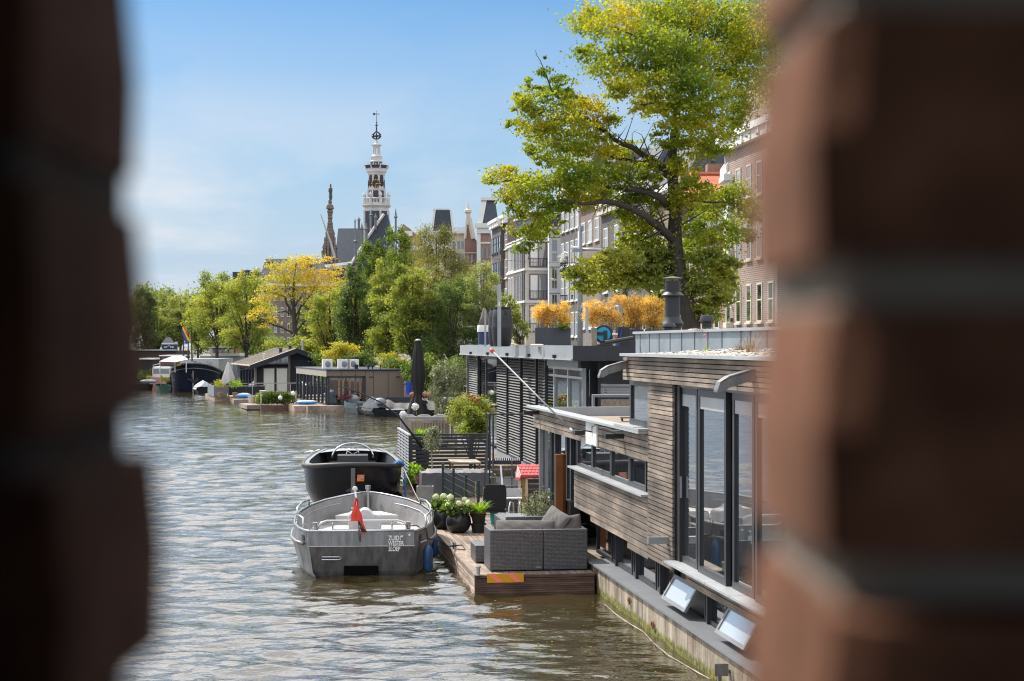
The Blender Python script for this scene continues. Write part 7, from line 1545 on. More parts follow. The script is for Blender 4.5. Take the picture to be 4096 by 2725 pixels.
M().tube([p, (p.x, y, zt)], .03, 6).build('pole', TEAK, t); n = 20; vs = []
for z, rr in ((zb, .36), (zb+.3, .40), (zb+.8, .25), (zt-.1, .08), (zt, .02)):
    for j in range(n): a = 2*math.pi*j/n; q = rr*(1+.25*math.cos(5*a)); vs.append((p.x+q*math.cos(a), y+q*math.sin(a), z+(.15*math.cos(a) if z == zb else 0)))
M().add(vs, [(i*n+j, i*n+(j+1) % n, (i+1)*n+(j+1) % n, (i+1)*n+j) for i in range(4) for j in range(n)]).build('canopy', WFAB, t, True)
for px, py, c_, lb in ((880, 1535, LF_YEL, 'reddish potted plants on the grey floating deck left of the pale parasol'), (940, 1538, LF_BRT, 'yellow green potted plant right of the closed pale parasol')):
    p = P(px, 1560, 126.5); p.z = .32; t = thing('flower_pot', lb, 'potted plant', p); M().lathe([(.14, 0), (.2, .3), (.01, .28)], p, 10).build('pot', TERRA, t); foliage('leaves', [(p.x, p.y, Z(py, 126.5), .38, .3, .28)], 400, .1, c_, t, .4, per=8)
# hedge raft
f = FRM((-14.95, 109.5)); t = thing('floating_planter', 'wooden raft carrying a low ivy hedge in front of the black houseboat', 'dock', f(1.4, .6, 0))
m = M(); fb(m, f, -.3, 1.75, 0, 2.6, -.2, .28); m.build('raft', DECKF, t); m = M(); fb(m, f, -1.15, -.3, .1, 4.5, .05, .30); fb(m, f, -.35, -.3, -.02, .1, -.1, .3); m.build('raft_deck', DECKW, t)
hd = thing('ivy_hedge', 'low clipped ivy hedge with two white globes on the wooden raft', 'hedge', f(.8, .3, .28))
foliage('foliage', [(f(a, .4, 0).x, f(a, .4, 0).y, z, .32, .35, .25) for a in (-.05, .35, .75, 1.15, 1.55) for z in (.55, .88)]+[(f(-.3, b, 0).x, f(-.3, b, 0).y, .7, .2, .4, .35) for b in (.6, 1.3)], 5200, .085, LF_GRN, hd, .3, .3, 12, asp=.8)
m = M(); fb(m, f, -.35, -.27, -.05, .1, .28, 1.1); fb(m, f, 1.78, 1.86, -.05, .1, .28, 1.15); m.build('corner_post', TEAK, hd)
for px, py in ((1121, 1592), (1172, 1574)):
    c = P(px, py, 109.2); t = thing('globe_lamp', 'white globe hanging on the ivy hedge, %s of the two' % ('lower left' if px < 1150 else 'upper right'), 'lamp', c, 'white globes on the ivy hedge'); M().lathe_s(c, .135, 16, 10, (1, 1, 1)).build('globe', WHITE, t, True); M().tube([c+Vector((0, .05, .1)), c+Vector((0, .1, .22))], .012, 5).build('hook', STEEL, t)
for k, (px, w_, h_, mt, lb) in enumerate(((1005, .22, .42, CREAM, 'white tapered pot at the left end of the raft'), (1016, .17, .32, TERRA, 'terracotta pot with dry plant on the raft'), (1031, .15, .30, TERRA, 'terracotta pot with a white ball on the raft'))):
    p = P(px, 1600, 113.2+k*.1); p.z = .3; t = thing('plant_pot', lb, 'plant pot', p); M().lathe([(w_*.7, 0), (w_, h_), (w_*1.1, h_), (w_*1.1, h_+.04), (.01, h_)], p, 14).build('pot', mt, t)
    if k == 1: blades('dry_plant', p+Vector((0, 0, h_)), 60, .3, .12, .02, STRAW, t, rad=.1)
    if k == 2: M().lathe_s(p+Vector((0, 0, h_+.1)), .13, 12, 8, (1, 1, 1)).build('ball', WHITE, t, True)
y = 112.5; t = thing('storage_box', 'tall beige cupboard box beside the ivy hedge', 'box', (X(1047, y), y, .3)); M().box(X(1038, y), X(1060, y), y, y+.5, .3, Z(1566, y)).build('box', BEIGE, t, bevel=.01); M().box(X(1037, y), X(1061, y), y-.02, y+.52, Z(1566, y), Z(1563, y)).build('lid', WHITE, t)
# rowing boat, covered boats at y ~ 103
def smallhull(t, o, d, L, Wd, H, mt, inner=None, flat=.0, name='hull'):
    B_ = boat_frame(o, d); ss = [0, .08, .25, .5, .75, .92, 1]; hb_ = [.72, .85, .97, 1, .8, .42, .04]; mb = M()
    for sg in (1, -1): loft(mb, [[B_(s*L, sg*b*Wd/2, H*(1+.22*s*s)), B_(s*L, sg*b*Wd/2*.96, H*.5), B_(s*L-(.12*L if s == 1 else 0), sg*b*Wd/2*.7, .0), B_(s*L-(.15*L if s == 1 else 0), sg*b*Wd*.2, -.1)] for s, b in zip(ss, hb_)])
    mb.quad(B_(0, -.72*Wd/2, H), B_(0, .72*Wd/2, H), B_(0, .5*Wd/2, -.1), B_(0, -.5*Wd/2, -.1)); h_ = mb.build(name, mt, t)
    if inner: mb = M(); loft(mb, [[B_(s*L+.02, -b*Wd/2*.95, H*.55), B_(s*L+.02, b*Wd/2*.95, H*.55)] for s, b in zip(ss, hb_)]); mb.build('floor', inner, t)
    return B_
def tarp(t, B_, L, Wd, H, peak, mt, name='cover', seed=1, s0=0, s1=1):
    r = random.Random(seed); rows = []; n = 16
    for i in range(n+1):
        s = s0+(s1-s0)*i/n; b = float(np.interp(s, [0, .08, .25, .5, .75, .92, 1], [.74, .87, 1, 1.02, .83, .46, .06]))*Wd/2+.04; row = []
        for j in range(13): q = -1+2*j/12; z = H*(1+.22*s*s)+.03+peak*(1-abs(q)**1.3)*(.7+.3*math.cos(i*1.3+seed))*(1 if 0 < i < n else .1)+r.uniform(-.02, .02); row.append(B_(s*L, q*b, z if abs(q) < .99 else z-.18))
        rows.append(row)
    mb = M(); loft(mb, rows); return mb.build(name, mt, t, True)
TARP = mat('dark_blue_tarp', (.03, .037, .05), .85, 0, .4, 1.2, .5); TARPG = mat('grey_worn_tarp', (.10, .09, .088), .75, 0, .35, 1, .5); TARPW = mat('pale_blue_tarp', (.38, .42, .52), .5, 0, .5, 1, .5)
o = P(1452, 1650, 103.5); o.z = 0; t = thing('rowing_boat', 'small open grey blue rowing boat left of the tarpaulin covered boats', 'boat', o); B_ = smallhull(t, o, (-.35, .93, 0), 3.4, 1.1, .62, mat('blue_grey_hull', (.07, .10, .12), .5, 0, .3, 1, .1), TEAK)
o = P(1492, 1650, 102); o.z = 0; t = thing('wooden_boat', 'open boat with orange brown wooden seats beside the tarpaulin covered boats', 'boat', o); B_ = smallhull(t, o, (-.2, .98, 0), 3.6, 1.5, .46, BLACKP, TEAKD)
for k in range(3): m = M(); m.hexa([B_(.7+k*.9, -.68, .42), B_(.7+k*.9, .68, .42), B_(1.0+k*.9, .68, .42), B_(1.0+k*.9, -.68, .42)], [B_(.7+k*.9, -.68, .47), B_(.7+k*.9, .68, .47), B_(1.0+k*.9, .68, .47), B_(1.0+k*.9, -.68, .47)]); m.build('seat', mat('varnished_wood', (.40, .22, .10), .4) if 'varnished_wood' not in bpy.data.materials else bpy.data.materials['varnished_wood'], t)
o = P(1532, 1652, 99.5); o.z = 0; t = thing('covered_boat', 'dark boat with black tarpaulin and white topped outboard hump', 'boat', o, 'tarpaulin covered boats'); B_ = smallhull(t, o, (-.25, .97, 0), 4, 1.6, .45, BLACKP); tarp(t, B_, 4, 1.6, .45, .5, TARP, seed=2); m = M(); m.lathe_s(B_(.3, -.1, .85), .24, 12, 8, (1.2, .8, .8)); m.build('outboard_cover', TARPW, t, True)
o = P(1570, 1655, 98); o.z = 0; t = thing('covered_boat', 'larger flat boat under worn grey and blue tarpaulin behind the black parasol', 'boat', o, 'tarpaulin covered boats')
f = FRM((X(1545, 99.5), 99.5), (-.05, 1)); m = M(); fb(m, f, 0, 2.65, 0, 4.5, -.1, .42); m.build('hull', BLACKP, t, bevel=.08); m = M()
rows = []
for i in range(9):
    rows.append([f(-.05+2.75*j/20, -.06+i*.58, (.46+.30*math.sin(math.pi*min(1, i/3)*.5) if i else .30)+.05*math.sin(j*1.3)+(.12*math.sin(j*.35+2))) for j in range(21)])
loft(m, rows); m.build('cover', TARPG, t, True); m = M(); fb(m, f, -.06, 2.72, 2.2, 2.3, .7, 1.02); m.build('cover_back', TARP, t)
m = M(); fb(m, f, .0, 1.0, -.12, -.05, .38, .44); m.build('plank', WHITE, t)
y = 104.; t = thing('blue_bin', 'bright blue plastic bin beside the beige houseboat', 'bin', (X(1635, y), y, .6)); c = (X(1635, y), y, 0); M().lathe([(.14, Z(1578, y)), (.21, Z(1534, y)), (.22, Z(1534, y)), (.22, Z(1530, y)), (.2, Z(1530, y)), (.13, Z(1570, y))], c, 16).build('body', BLUE, t, True, autos=40)
y = 103.; t = thing('rolled_tarp', 'rolled dull red boat canopy lying behind the black parasol', 'canopy', P(1680, 1590, y)); M().tube([P(1640, 1583, y), P(1660, 1578, y), P(1700, 1580, y), P(1735, 1588, y)], [.16, .19, .17, .12], 10).build('roll', mat('dull_red_canvas', (.30, .09, .07), .85, 0, .3, 3, .4), t, True)
y = 105.; t = thing('storage_box', 'grey box at the right corner of the beige houseboat', 'box', (X(1628, y), y, .3)); M().box(X(1621, y), X(1637, y), y, y+.4, .3, Z(1555, y)).build('box', CONC, t)
f = FRM((X(1845, 78), 78), AX and (AX, AY)); m = M(); fb(m, f, -.4, 1.6, 0, 6, 0, 1.55); tag(m.build('garden_wall', CONC), 'low grey concrete wall at the water behind the pale olive shrub', 'wall'); 
# --- big dark barge, bow to the viewer
o = Vector((X(772, 152), 152, 0)); t = thing('barge', 'large dark navy barge with blunt bow and anchor, bow towards the viewer', 'barge', o+Vector((-1, 8, 0))); B_ = boat_frame(o, (-.13, .99, 0))
S3 = [0, .1, .4, 1.0, 2.0, 3.5, 6, 12, 20]; H3 = [.05, .6, 1.15, 1.6, 1.88, 2.0, 2.05, 2.05, 1.9]; Z3 = [2.42, 2.38, 2.28, 2.12, 1.95, 1.84, 1.76, 1.68, 1.7]; NV = mat('navy_hull', (.010, .014, .028), .8, 0, .4, .8, .1, stretch=(1, 1, .5), spec=.15)
hm = M()
for sg in (1, -1): loft(hm, [[B_(s, sg*b, z), B_(s+.02, sg*b*1.0, z*.72), B_(s+.1, sg*b*.985, z*.35), B_(s+.22, sg*b*.95, .02), B_(s+.3, sg*b*.9, -.2)] for s, b, z in zip(S3, H3, Z3)])
hl = hm.build('hull', NV, t, True, autos=60); rb = M(); rb.tube([B_(s-.02, -b*1.01, z-.0) for s, b, z in list(zip(S3, H3, Z3))[::-1]]+[B_(s-.02, b*1.01, z-.0) for s, b, z in zip(S3, H3, Z3)], .07, 6); rb.tube([B_(s-.03, -b*1.01, z*.82) for s, b, z in list(zip(S3, H3, Z3))[::-1]]+[B_(s-.03, b*1.01, z*.82) for s, b, z in zip(S3, H3, Z3)], .035, 6); rb.build('rubbing_strake', mat('grey_strake', (.16, .17, .16), .6), t)
m = M(); loft(m, [[B_(s+.1, -b*.97, z-.08), B_(s+.1, b*.97, z-.08)] for s, b, z in zip(S3, H3, Z3)]); m.build('deck', LGREY, t)
m = M(); m.prism([B_(-.12, -.5, 1.0), B_(-.14, -.3, 1.0), B_(-.16, .1, .7), B_(-.16, .5, .95), B_(-.16, .35, 1.25), B_(-.16, .25, 1.05), B_(-.16, .1, 1.0), B_(-.14, -.35, 1.15)], (0, -.1, 0)); m.tube([B_(-.15, .05, .75), B_(-.12, -.15, 1.5)], .06, 5); m.build('anchor', NAVYW, t)
m = M(); m.box(o.x-2.2, o.x+1.2, 158, 166, 1.7, Z(1436, 158)); m.build('deck_house', LGREY, t)
m = M(); r = random.Random(5)
for k in range(14): c = B_(r.uniform(.8, 4), r.uniform(-1.2, 1.6), 2.0); m.box(c.x-.12, c.x+.15, c.y, c.y+.3, 1.9, 2.1+r.uniform(.1, .5))
m.build('deck_gear', mat('mixed_gear', (.35, .35, .36), .6, 0, .7, 1.5, 0), t)
M().lathe_s(P(716, 1459, 151.5), .13, 8, 6, (1.2, 1, .8)).build('yellow_flowers', mat('yellow_flower', (.65, .5, .03), .8), t)
for px, pb, pt in ((733, 1432, 1300), (768, 1446, 1290), (752, 1440, 1330)): M().tube([P(px, pb, 155), P(px+(2 if px < 760 else -4), pt, 155)], [.07, .04], 5).build('mast', IR, t)
m = M()
FLG = thing('rainbow_flag', 'rainbow flag hanging from a thin mast above the dark barge', 'flag', P(745, 1340, 154.8))
cols = [(.75, .03, .02), (.85, .25, .01), (.85, .65, .02), (.02, .28, .06), (.01, .08, .45), (.10, .03, .30)]
for k, cc in enumerate(cols):
    mb = M(); nn = 8
    for i in range(nn+1):
        q = i/nn; top_ = Vector(P(733+19*q*1.2, 1300+58*q, 154.8)); w = 4+4*q; a = 1.0-k/6; b = 1.0-(k+1)/6
        for e in (a, b): mb.v.append(tuple(P(733+(24*q if e > .01 else 20*q)*1.0-8*(1-e)*(1-.0*q), 1300+54*q+22*(1-e), 154.8+.05*math.sin(q*9+k))))
    mb.f = [(2*i, 2*i+1, 2*i+3, 2*i+2) for i in range(nn)]; mb.build('stripe', mat('flag_stripe_%d' % k, cc, .8, 0, .05, 5, 0), FLG)
# wheelhouse ship behind
y = 172.; t = thing('barge', 'grey barge with varnished wheelhouse and white roof behind the navy barge', 'barge', (X(880, y), y, 0))
m = M(); m.box(X(800, y), X(1000, y), y, y+5, .1, Z(1424, y)); m.build('hull', mat('pale_grey_hull', (.25, .28, .30), .6, 0, .15, .5, 0), t); m = M(); m.box(X(845, y), X(960, y), y-.3, y+3, Z(1424, y), Z(1413, y)); m.box(X(835, y), X(850, y), y, y+2, Z(1413, y), Z(1395, y)); m.build('deck_house', CREAM, t)
m = M(); m.box(X(838, y), X(940, y), y+.3, y+3, Z(1417, y), Z(1391, y)); wh = m.build('wheelhouse', mat('varnished_brown', (.20, .08, .04), .4), t)
m = M(); m.hexa([P(832, 1393, y), P(945, 1391, y), P(945, 1391, y+3.2), P(832, 1393, y+3.2)], [P(846, 1384, y+.1), P(944, 1384, y+.1), P(944, 1384, y+3), P(846, 1384, y+3)]); m.build('wheelhouse_roof', CREAM, wh)
for a, b in ((840, 858), (863, 886), (888, 909), (914, 934)): M().box(X(a, y), X(b, y), y+.25, y+.29, Z(1412, y), Z(1398, y)).build('window', mat('pale_glass', (.42, .46, .48), .2) if 'pale_glass' not in bpy.data.materials else bpy.data.materials['pale_glass'], wh)
y = 160.; t = thing('mooring_post', 'dark wooden mooring pile with white cap right of the navy barge', 'mooring post', (X(885, y), y, 0)); M().lathe([(.17, -.2), (.16, 1.6)], (X(885, y), y, 0), 10).build('pile', NAVYW, t); M().lathe([(.19, 0), (.19, .06), (.01, .1)], (X(885, y), y, 1.6), 10).build('cap', WHITE, t)
o = P(816, 1578, 146); o.z = 0; t = thing('covered_boat', 'small boat under a crumpled pale blue tarpaulin beside the navy barge bow', 'boat', o, 'tarpaulin covered boats'); B_ = smallhull(t, o, (-.2, .98, 0), 3.2, 1.6, .5, BLACKP); tarp(t, B_, 3.2, 1.6, .5, .45, TARPW, seed=5)
y = 160.; t = thing('motor_boat', 'old white and red motor cruiser moored left of the navy barge', 'boat', (X(640, y), y, 0)); o = Vector((X(636, y), y, 0)); B_ = smallhull(t, o, (-.1, .99, 0), 6, 2.1, 1.05, mat('worn_white_red_hull', (.50, .42, .38), .5, 0, .3, .8, 0, c2=(.42, .12, .09))); m = M(); m.box(o.x-.8, o.x+.8, y+1, y+4, 1.0, 2.0); m.build('cabin', WHITE, t, bevel=.1); m = M(); m.box(o.x-.7, o.x+.7, y+.96, y+1, 1.4, 1.8); m.build('window', GLASSD, t); M().tube([P(612, 1480, y), P(612, 1462, y), P(640, 1455, y)], .04, 5).build('bow_rail', STEEL, t)
o = P(660, 1568, 150); o.z = 0; t = thing('rowing_boat', 'small green and black boat with plants at the left of the navy barge', 'boat', o); B_ = smallhull(t, o, (-.3, .95, 0), 3, 1.3, .55, mat('green_black_hull', (.012, .06, .04), .5, 0, .5, .8, 0)); foliage('plants', [bl(662, 1518, 14, 9, 151), bl(645, 1512, 5, 16, 151)], 300, .12, LF_LIM, t, .4, per=8)
o = P(600, 1568, 158); o.z = 0; t = thing('rowing_boat', 'low dark boat with white cover at the far left edge beside the brick pillar', 'boat', o); B_ = smallhull(t, o, (-.9, .4, 0), 4, 1.2, .5, BLACKP); m = M(); m.lathe_s(o+Vector((-.2, .3, .75)), .35, 10, 6, (2.2, 1, .5)); m.build('cover', TARPW, t, True)
foliage('plants', [bl(596, 1508, 8, 6, 159)], 150, .12, LF_YEL, t, .4, per=8)
y = 152; t = thing('tent_canopy', 'pale pink canopy with white posts over the deck behind the navy barge', 'canopy', P(690, 1450, y)); m = M(); m.add([P(636, 1446, y-1), P(700, 1449, y-2), P(752, 1438, y), P(738, 1424, y+3), P(690, 1424, y+3)], [(0, 1, 2, 3, 4)]); m.add([P(636, 1448, y-1), P(700, 1451, y-2), P(752, 1440, y), P(738, 1426, y+3), P(690, 1426, y+3)], [(0, 1, 2, 3, 4)]); m.build('canopy', mat('pink_canvas', (.55, .45, .50), .8, 0, .08, 1, 0), t)
for px in (640, 700, 745): M().tube([P(px, 1448, y-.5), P(px, 1490, y-.5)], .04, 5).build('post', WHITE, t)
y = 162; t = thing('barge', 'brown cabin boat with flat pale roof behind the pink canopy', 'barge', (X(690, y), y, 0)); M().box(X(640, y), X(730, y), y, y+5, 0, Z(1462, y)).build('hull', NAVYW, t); M().box(X(642, y), X(720, y), y+.4, y+4, Z(1462, y), Z(1424, y)).build('cabin', mat('cabin_brown', (.14, .07, .045), .6), t); M().box(X(636, y), X(726, y), y, y+4.4, Z(1425, y), Z(1421, y)).build('roof', WHITE, t); M().box(X(650, y), X(676, y), y+.35, y+.39, Z(1450, y), Z(1432, y)).build('window', GLASS, t); M().box(X(690, y), X(712, y), y+.35, y+.39, Z(1450, y), Z(1432, y)).build('window', GLASS, t)
# bridge and kiosk
y = 192.; t = thing('bridge', 'dark low canal bridge with stone coping at the far left', 'bridge', (X(600, y), y, 0)); m = M(); m.box(X(300, y), X(706, y), y, y+8, 1.1, Z(1403, y)); m.box(X(300, y), X(470, y), y, y+8, -.3, 1.1); m.box(X(610, y), X(662, y), y, y+8, -.3, 1.1); m.build('body', mat('dark_bridge_brick', (.05, .035, .03), .9, 0, .3, .3, 0), t); M().box(X(300, y), X(708, y), y-.2, y+.3, Z(1403, y), Z(1398, y)).build('coping', LGREY, t)
y = 176.; t = thing('white_sloop_roof', 'white flat roofed boat in front of the dark bridge', 'boat', (X(585, y), y, 0)); M().box(X(555, y), X(616, y), y, y+3, Z(1440, y), Z(1433, y)).build('roof', WHITE, t, bevel=.06); M().box(X(560, y), X(610, y), y+.2, y+2.8, .1, Z(1440, y)).build('hull', NAVYW, t)
y = 196.; t = thing('kiosk', 'dark blue kiosk with peaked roof and white lettering at the far left bridge', 'kiosk', (X(672, y), y, GZ))
M().box(X(649, y), X(697, y), y, y+2, GZ, Z(1375, y)).build('wall', mat('blue_kiosk', (.008, .03, .09), .5), t); M().box(X(647, y), X(698, y), y-.1, y+2.1, Z(1378, y), Z(1372, y)).build('band', WP, t); M().hexa([P(649, 1372, y), P(697, 1372, y), P(697, 1372, y+2), P(649, 1372, y+2)], [P(664, 1350, y+.8), P(682, 1350, y+.8), P(682, 1350, y+1.2), P(664, 1350, y+1.2)]).build('roof', NAVYW, t)
text('lettering', "cr\u00b0sp", PETWW, t, (X(656, y), y-.04, Z(1391, y)), .36, xs=1.45)
t = thing('mural_sign', 'red ornamental figure in front of the dark blue kiosk', 'sign', P(668, 1418, y-2)); m = M(); rr = random.Random(3)
for k in range(9): m.lathe_s(P(660+rr.uniform(-1, 22), 1414-rr.uniform(0, 12)*(1-k/12), y-2), .12+rr.random()*.09, 7, 5, (1, .5, 1))
m.build('figure', RED, t)
y = 185.; t = thing('red_sign', 'small red and white sign among the far left trees', 'sign', P(772, 1375, y)); M().box(X(767, y), X(778, y), y, y+.05, Z(1376, y), Z(1366, y)).build('panel', RED, t); M().tube([(X(772, y), y+.05, GZ), (X(772, y), y+.05, Z(1370, y))], .04, 5).build('post', GREYMET, t)
# ================================================================ trees
def V2(x, y, Y, dy=0): return P(x*1.7378, y*1.7378, Y+dy)
def tree(name, label, px, y, trunk, limbs, blobs, n, sz, mt, group=None, base=None, asp=.6, **kw):
    """trunk/limbs: lists of (px, py, width_px, depth offset); blobs: (px, py, rx, ry, depth offset)"""
    p = P(px, 1400, y); p.z = GZ if base is None else base; t = thing(name, label, 'tree', p, group); k = y/F
    pts = [P(a, b, y+d) for a, b, w, d in trunk]; pts[0].z = min(pts[0].z, p.z-.1); M().tube(pts, [w*k/2 for a, b, w, d in trunk], 10).build('trunk', BARK, t, True)
    mb = M(); r = random.Random(int(px))
    for L_m in limbs:
        q = [P(a, b, y+d) for a, b, w, d in L_m]; fine = [q[0]]; ws = [L_m[0][2]]
        for i in range(len(q)-1):
            for s in (.34, .67, 1): c = q[i].lerp(q[i+1], s); c += Vector((r.uniform(-1, 1), r.uniform(-1, 1), r.uniform(-1, 1)))*(q[i+1]-q[i]).length*.05*(s < 1); fine.append(c); ws.append(L_m[i][2]+(L_m[i+1][2]-L_m[i][2])*s)
        mb.tube(fine, [max(.8, w)*k/2 for w in ws], 7)
        for i in range(2, len(fine)-1, 1):   # twigs
            for _ in range(2):
                d = Vector((r.uniform(-1, 1), r.uniform(-1, 1), r.uniform(-.2, 1))).normalized()*ws[i]*k*r.uniform(3, 7); c = fine[i]; e_ = Vector((r.uniform(-1, 1), r.uniform(-1, 1), r.uniform(-.3, 1)))*d.length*.22; mb.tube([c, c+d*.35+e_*.5, c+d*.7+e_, c+d+e_*.6], [ws[i]*k*.14, ws[i]*k*.09, ws[i]*k*.05, .4*k], 5)
    if mb.v: mb.build('limbs', BARK, t, True)
    b3 = []
    for b in blobs:
        a, c, rx, ry = b[:4]; d = b[4] if len(b) > 4 else 0; b3.append((X(a, y+d), y+d, Z(c, y+d), rx*k, max(rx, ry)*k*(b[5] if len(b) > 5 else 1.0), ry*k))
    foliage('crown', b3, n, sz, mt, t, asp=asp, **kw); return t
s = 1.7378
def B5(l): return [(a*s, b*s, c*s, d*s)+tuple(e) for a, b, c, d, *e in l]
def L5(l): return [(a*s, b*s, c*s, d) for a, b, c, d in l]
crown = [(1350,40,50,40,1),(1410,55,60,50,-1),(1480,40,70,55,2),(1560,25,80,60,0),(1640,40,90,60,1),(1720,70,60,70,2),(1790,60,80,80,0),
 (1345,120,36,24,0),(1385,150,42,26,1),(1440,130,65,45,-1.5),(1510,110,70,50,-2),(1580,130,70,55,-1),(1650,130,75,60,1),(1720,160,60,60,0),(1790,180,60,80,2),
 (1440,185,60,30,1),(1500,185,60,45,-2),(1560,200,65,50,-2.5),(1630,215,70,50,-1.5),(1695,240,50,50,1),(1500,235,36,30,1),(1560,265,55,40,-2),(1620,290,60,40,-1),(1680,300,30,32,1),(1600,340,50,32,0),(1650,340,40,28,0),(1545,320,40,30,-1),
 (1415,215,36,18,1),(1470,250,24,24,1),
 (1262,135,10,14,0),(1265,180,26,22,0),(1290,200,42,24,1),(1225,205,32,22,0),(1200,235,30,28,-1),(1250,240,48,28,-1),(1310,225,40,26,1),(1345,250,50,26,0),(1185,290,26,24,0),(1230,290,48,34,-1),(1290,285,55,32,-1),(1350,290,50,30,0),(1400,290,28,26,0),(1235,335,38,24,1),(1300,335,60,30,-1),(1370,335,55,30,0),(1430,345,42,24,1),(1250,372,34,16,0),(1320,370,50,20,0),
 (1145,408,30,20,0),(1180,400,40,24,0),(1215,430,50,32,-1),(1270,410,55,34,-2),(1330,410,60,34,-2),(1390,405,60,32,-1),(1445,400,50,30,0),(1495,395,36,30,0),(1180,450,36,26,0),(1230,480,44,34,-1),(1290,460,50,34,-1.5),(1350,455,50,28,-1),(1410,455,50,26,0),(1465,450,46,30,0),(1510,455,30,30,0),(1200,520,30,28,0),(1235,545,40,26,0),(1270,520,28,26,0),(1215,568,26,16,0),(1185,478,22,20,0),
 (1430,495,40,20,0),(1480,510,50,28,0),(1440,540,26,20,0),(1500,550,36,24,0),
 (1585,400,26,32,0),(1600,445,40,36,-1),(1640,470,50,44,1),(1690,460,44,40,1),(1725,490,30,40,1),(1620,520,50,40,0),(1670,535,44,36,0),(1715,540,30,28,1),(1600,570,30,34,1),
 (1560,440,22,70,-.5,.4),(1548,380,22,40,-.5,.4)]
low = [(1330,630,34,16,0),(1370,610,44,22,-1),(1425,600,50,26,-1),(1480,585,50,30,0),(1530,590,40,34,0),(1380,645,44,20,0),(1440,640,54,28,0),(1500,640,50,32,0),(1545,640,36,30,.5),(1460,560,40,18,1),(1350,665,36,14,0),(1530,690,36,26,1),
 (1620,600,44,34,0),(1660,620,36,34,1),(1610,650,40,34,0),(1650,680,40,30,0),(1625,715,40,26,0),(1672,650,26,26,1),(1690,600,20,20,0)]
tree('elm_tree', 'huge leaning elm with green and yellow leaves above the houseboats', 2760, 56,
 L5([(1600,765,46,0),(1590,735,44,0),(1577,690,40,0),(1565,640,38,0),(1556,590,36,0),(1552,540,34,0),(1556,480,31,0),(1550,430,27,0),(1546,390,24,0),(1548,340,21,0),(1556,280,17,0),(1562,220,14,0),(1575,150,11,0),(1590,70,8,0),(1600,-20,6,0)]),
 [L5(l) for l in ([(1553,560,22,0),(1525,530,20,-.5),(1490,500,17,-1),(1450,478,14,-1),(1400,465,11,-2),(1340,470,7,-2),(1290,460,4,-2)],
  [(1552,480,20,0),(1520,455,17,-1),(1480,440,15,-1),(1430,432,11,-1),(1360,420,8,-1),(1280,415,5,-1)],
  [(1546,400,20,0),(1510,375,17,0),(1470,350,14,0),(1420,325,10,0),(1370,290,8,0),(1310,250,6,0),(1270,210,4,0),(1248,150,2,0),(1232,115,1,0)],
  [(1546,410,14,0),(1500,385,13,1),(1450,370,9,1),(1390,355,6,1),(1300,320,4,0)],
  [(1556,280,12,0),(1600,255,9,1),(1660,230,7,2),(1740,200,6,2),(1790,150,4,2)],
  [(1562,220,10,0),(1530,160,8,-1),(1490,100,6,-1),(1430,70,3,-1),(1380,50,2,0)],
  [(1556,285,9,0),(1510,240,7,0),(1470,240,3,1)],
  [(1575,150,8,0),(1640,90,7,1),(1690,40,4,1)],
  [(1552,478,9,0),(1590,462,6,0),(1640,466,4,0),(1700,470,3,0)],
  [(1575,640,9,0),(1530,625,7,0),(1470,625,5,0),(1400,635,3,0)],
  [(1585,690,9,0),(1620,660,6,1),(1650,620,4,1)],
  [(1290,460,4,-2),(1240,480,3,-1),(1220,540,2,-.5),(1215,600,1.2,0)])],
 B5(crown), 108000, .10, LF_ELM, clump=.34, shell=.3, per=64, asp=.62, droop=.25)
t = [o for o in bpy.data.objects if o.name == 'elm_tree'][0]
foliage('lower_crown', [(X(a*s, 56+d), 56+d, Z(b*s, 56+d), c*s*56/F, c*s*56/F, e*s*56/F) for a, b, c, e, d in low], 24000, .12, LF_LIM, t, clump=.34, shell=.25, per=56, asp=.62, droop=.2)
def simple(name, label, px, y, top, bot, hw_, mt, n, sz, tw=12, seed=0, group=None, shape='round', lean=0, **kw):
    """a tree whose crown is a cluster of uneven lobes between rows top and bot"""
    r = random.Random(seed+px); bs = []; H = bot-top; K_ = kw.pop('lobes', 40); n = int(n*1.45)
    for k in range(K_):
        q = (k+.5)/K_; w = {'round': .42+.58*math.sin(math.pi*(.08+.80*q)), 'oval': math.sin(math.pi*(.08+.86*q))**.9, 'cone': .25+.75*q, 'tall': .5+.5*math.sin(math.pi*q)}[shape]
        rr = hw_*w*1.5; bs.append((px+lean*(1-q)+(-1 if k % 2 else 1)*r.uniform(.15, 1)*rr*.62, top+H*.07+H*.93*q+r.uniform(-.04, .04)*H, rr*r.uniform(.20, .42), H/K_*r.uniform(1.8, 3.6), r.uniform(-1, 1)*rr*y/F*.5))
    lim = [[(px, bot+20, tw*.7, 0), (px+(b[0]-px)*.45, (bot+b[1])/2, tw*.4, b[4]*.5), (b[0], b[1], tw*.15, b[4])] for b in bs[::3]]
    return tree(name, label, px, y, [(px, 1440, tw*1.15, 0), (px, bot, tw, 0), (px+lean*.5, (top+bot)/2, tw*.6, 0), (px+lean, top+H*.12, tw*.2, 0)], lim, bs, n, sz*.92, mt, group, clump=.44, shell=.15, per=18, spray=.35, **kw)
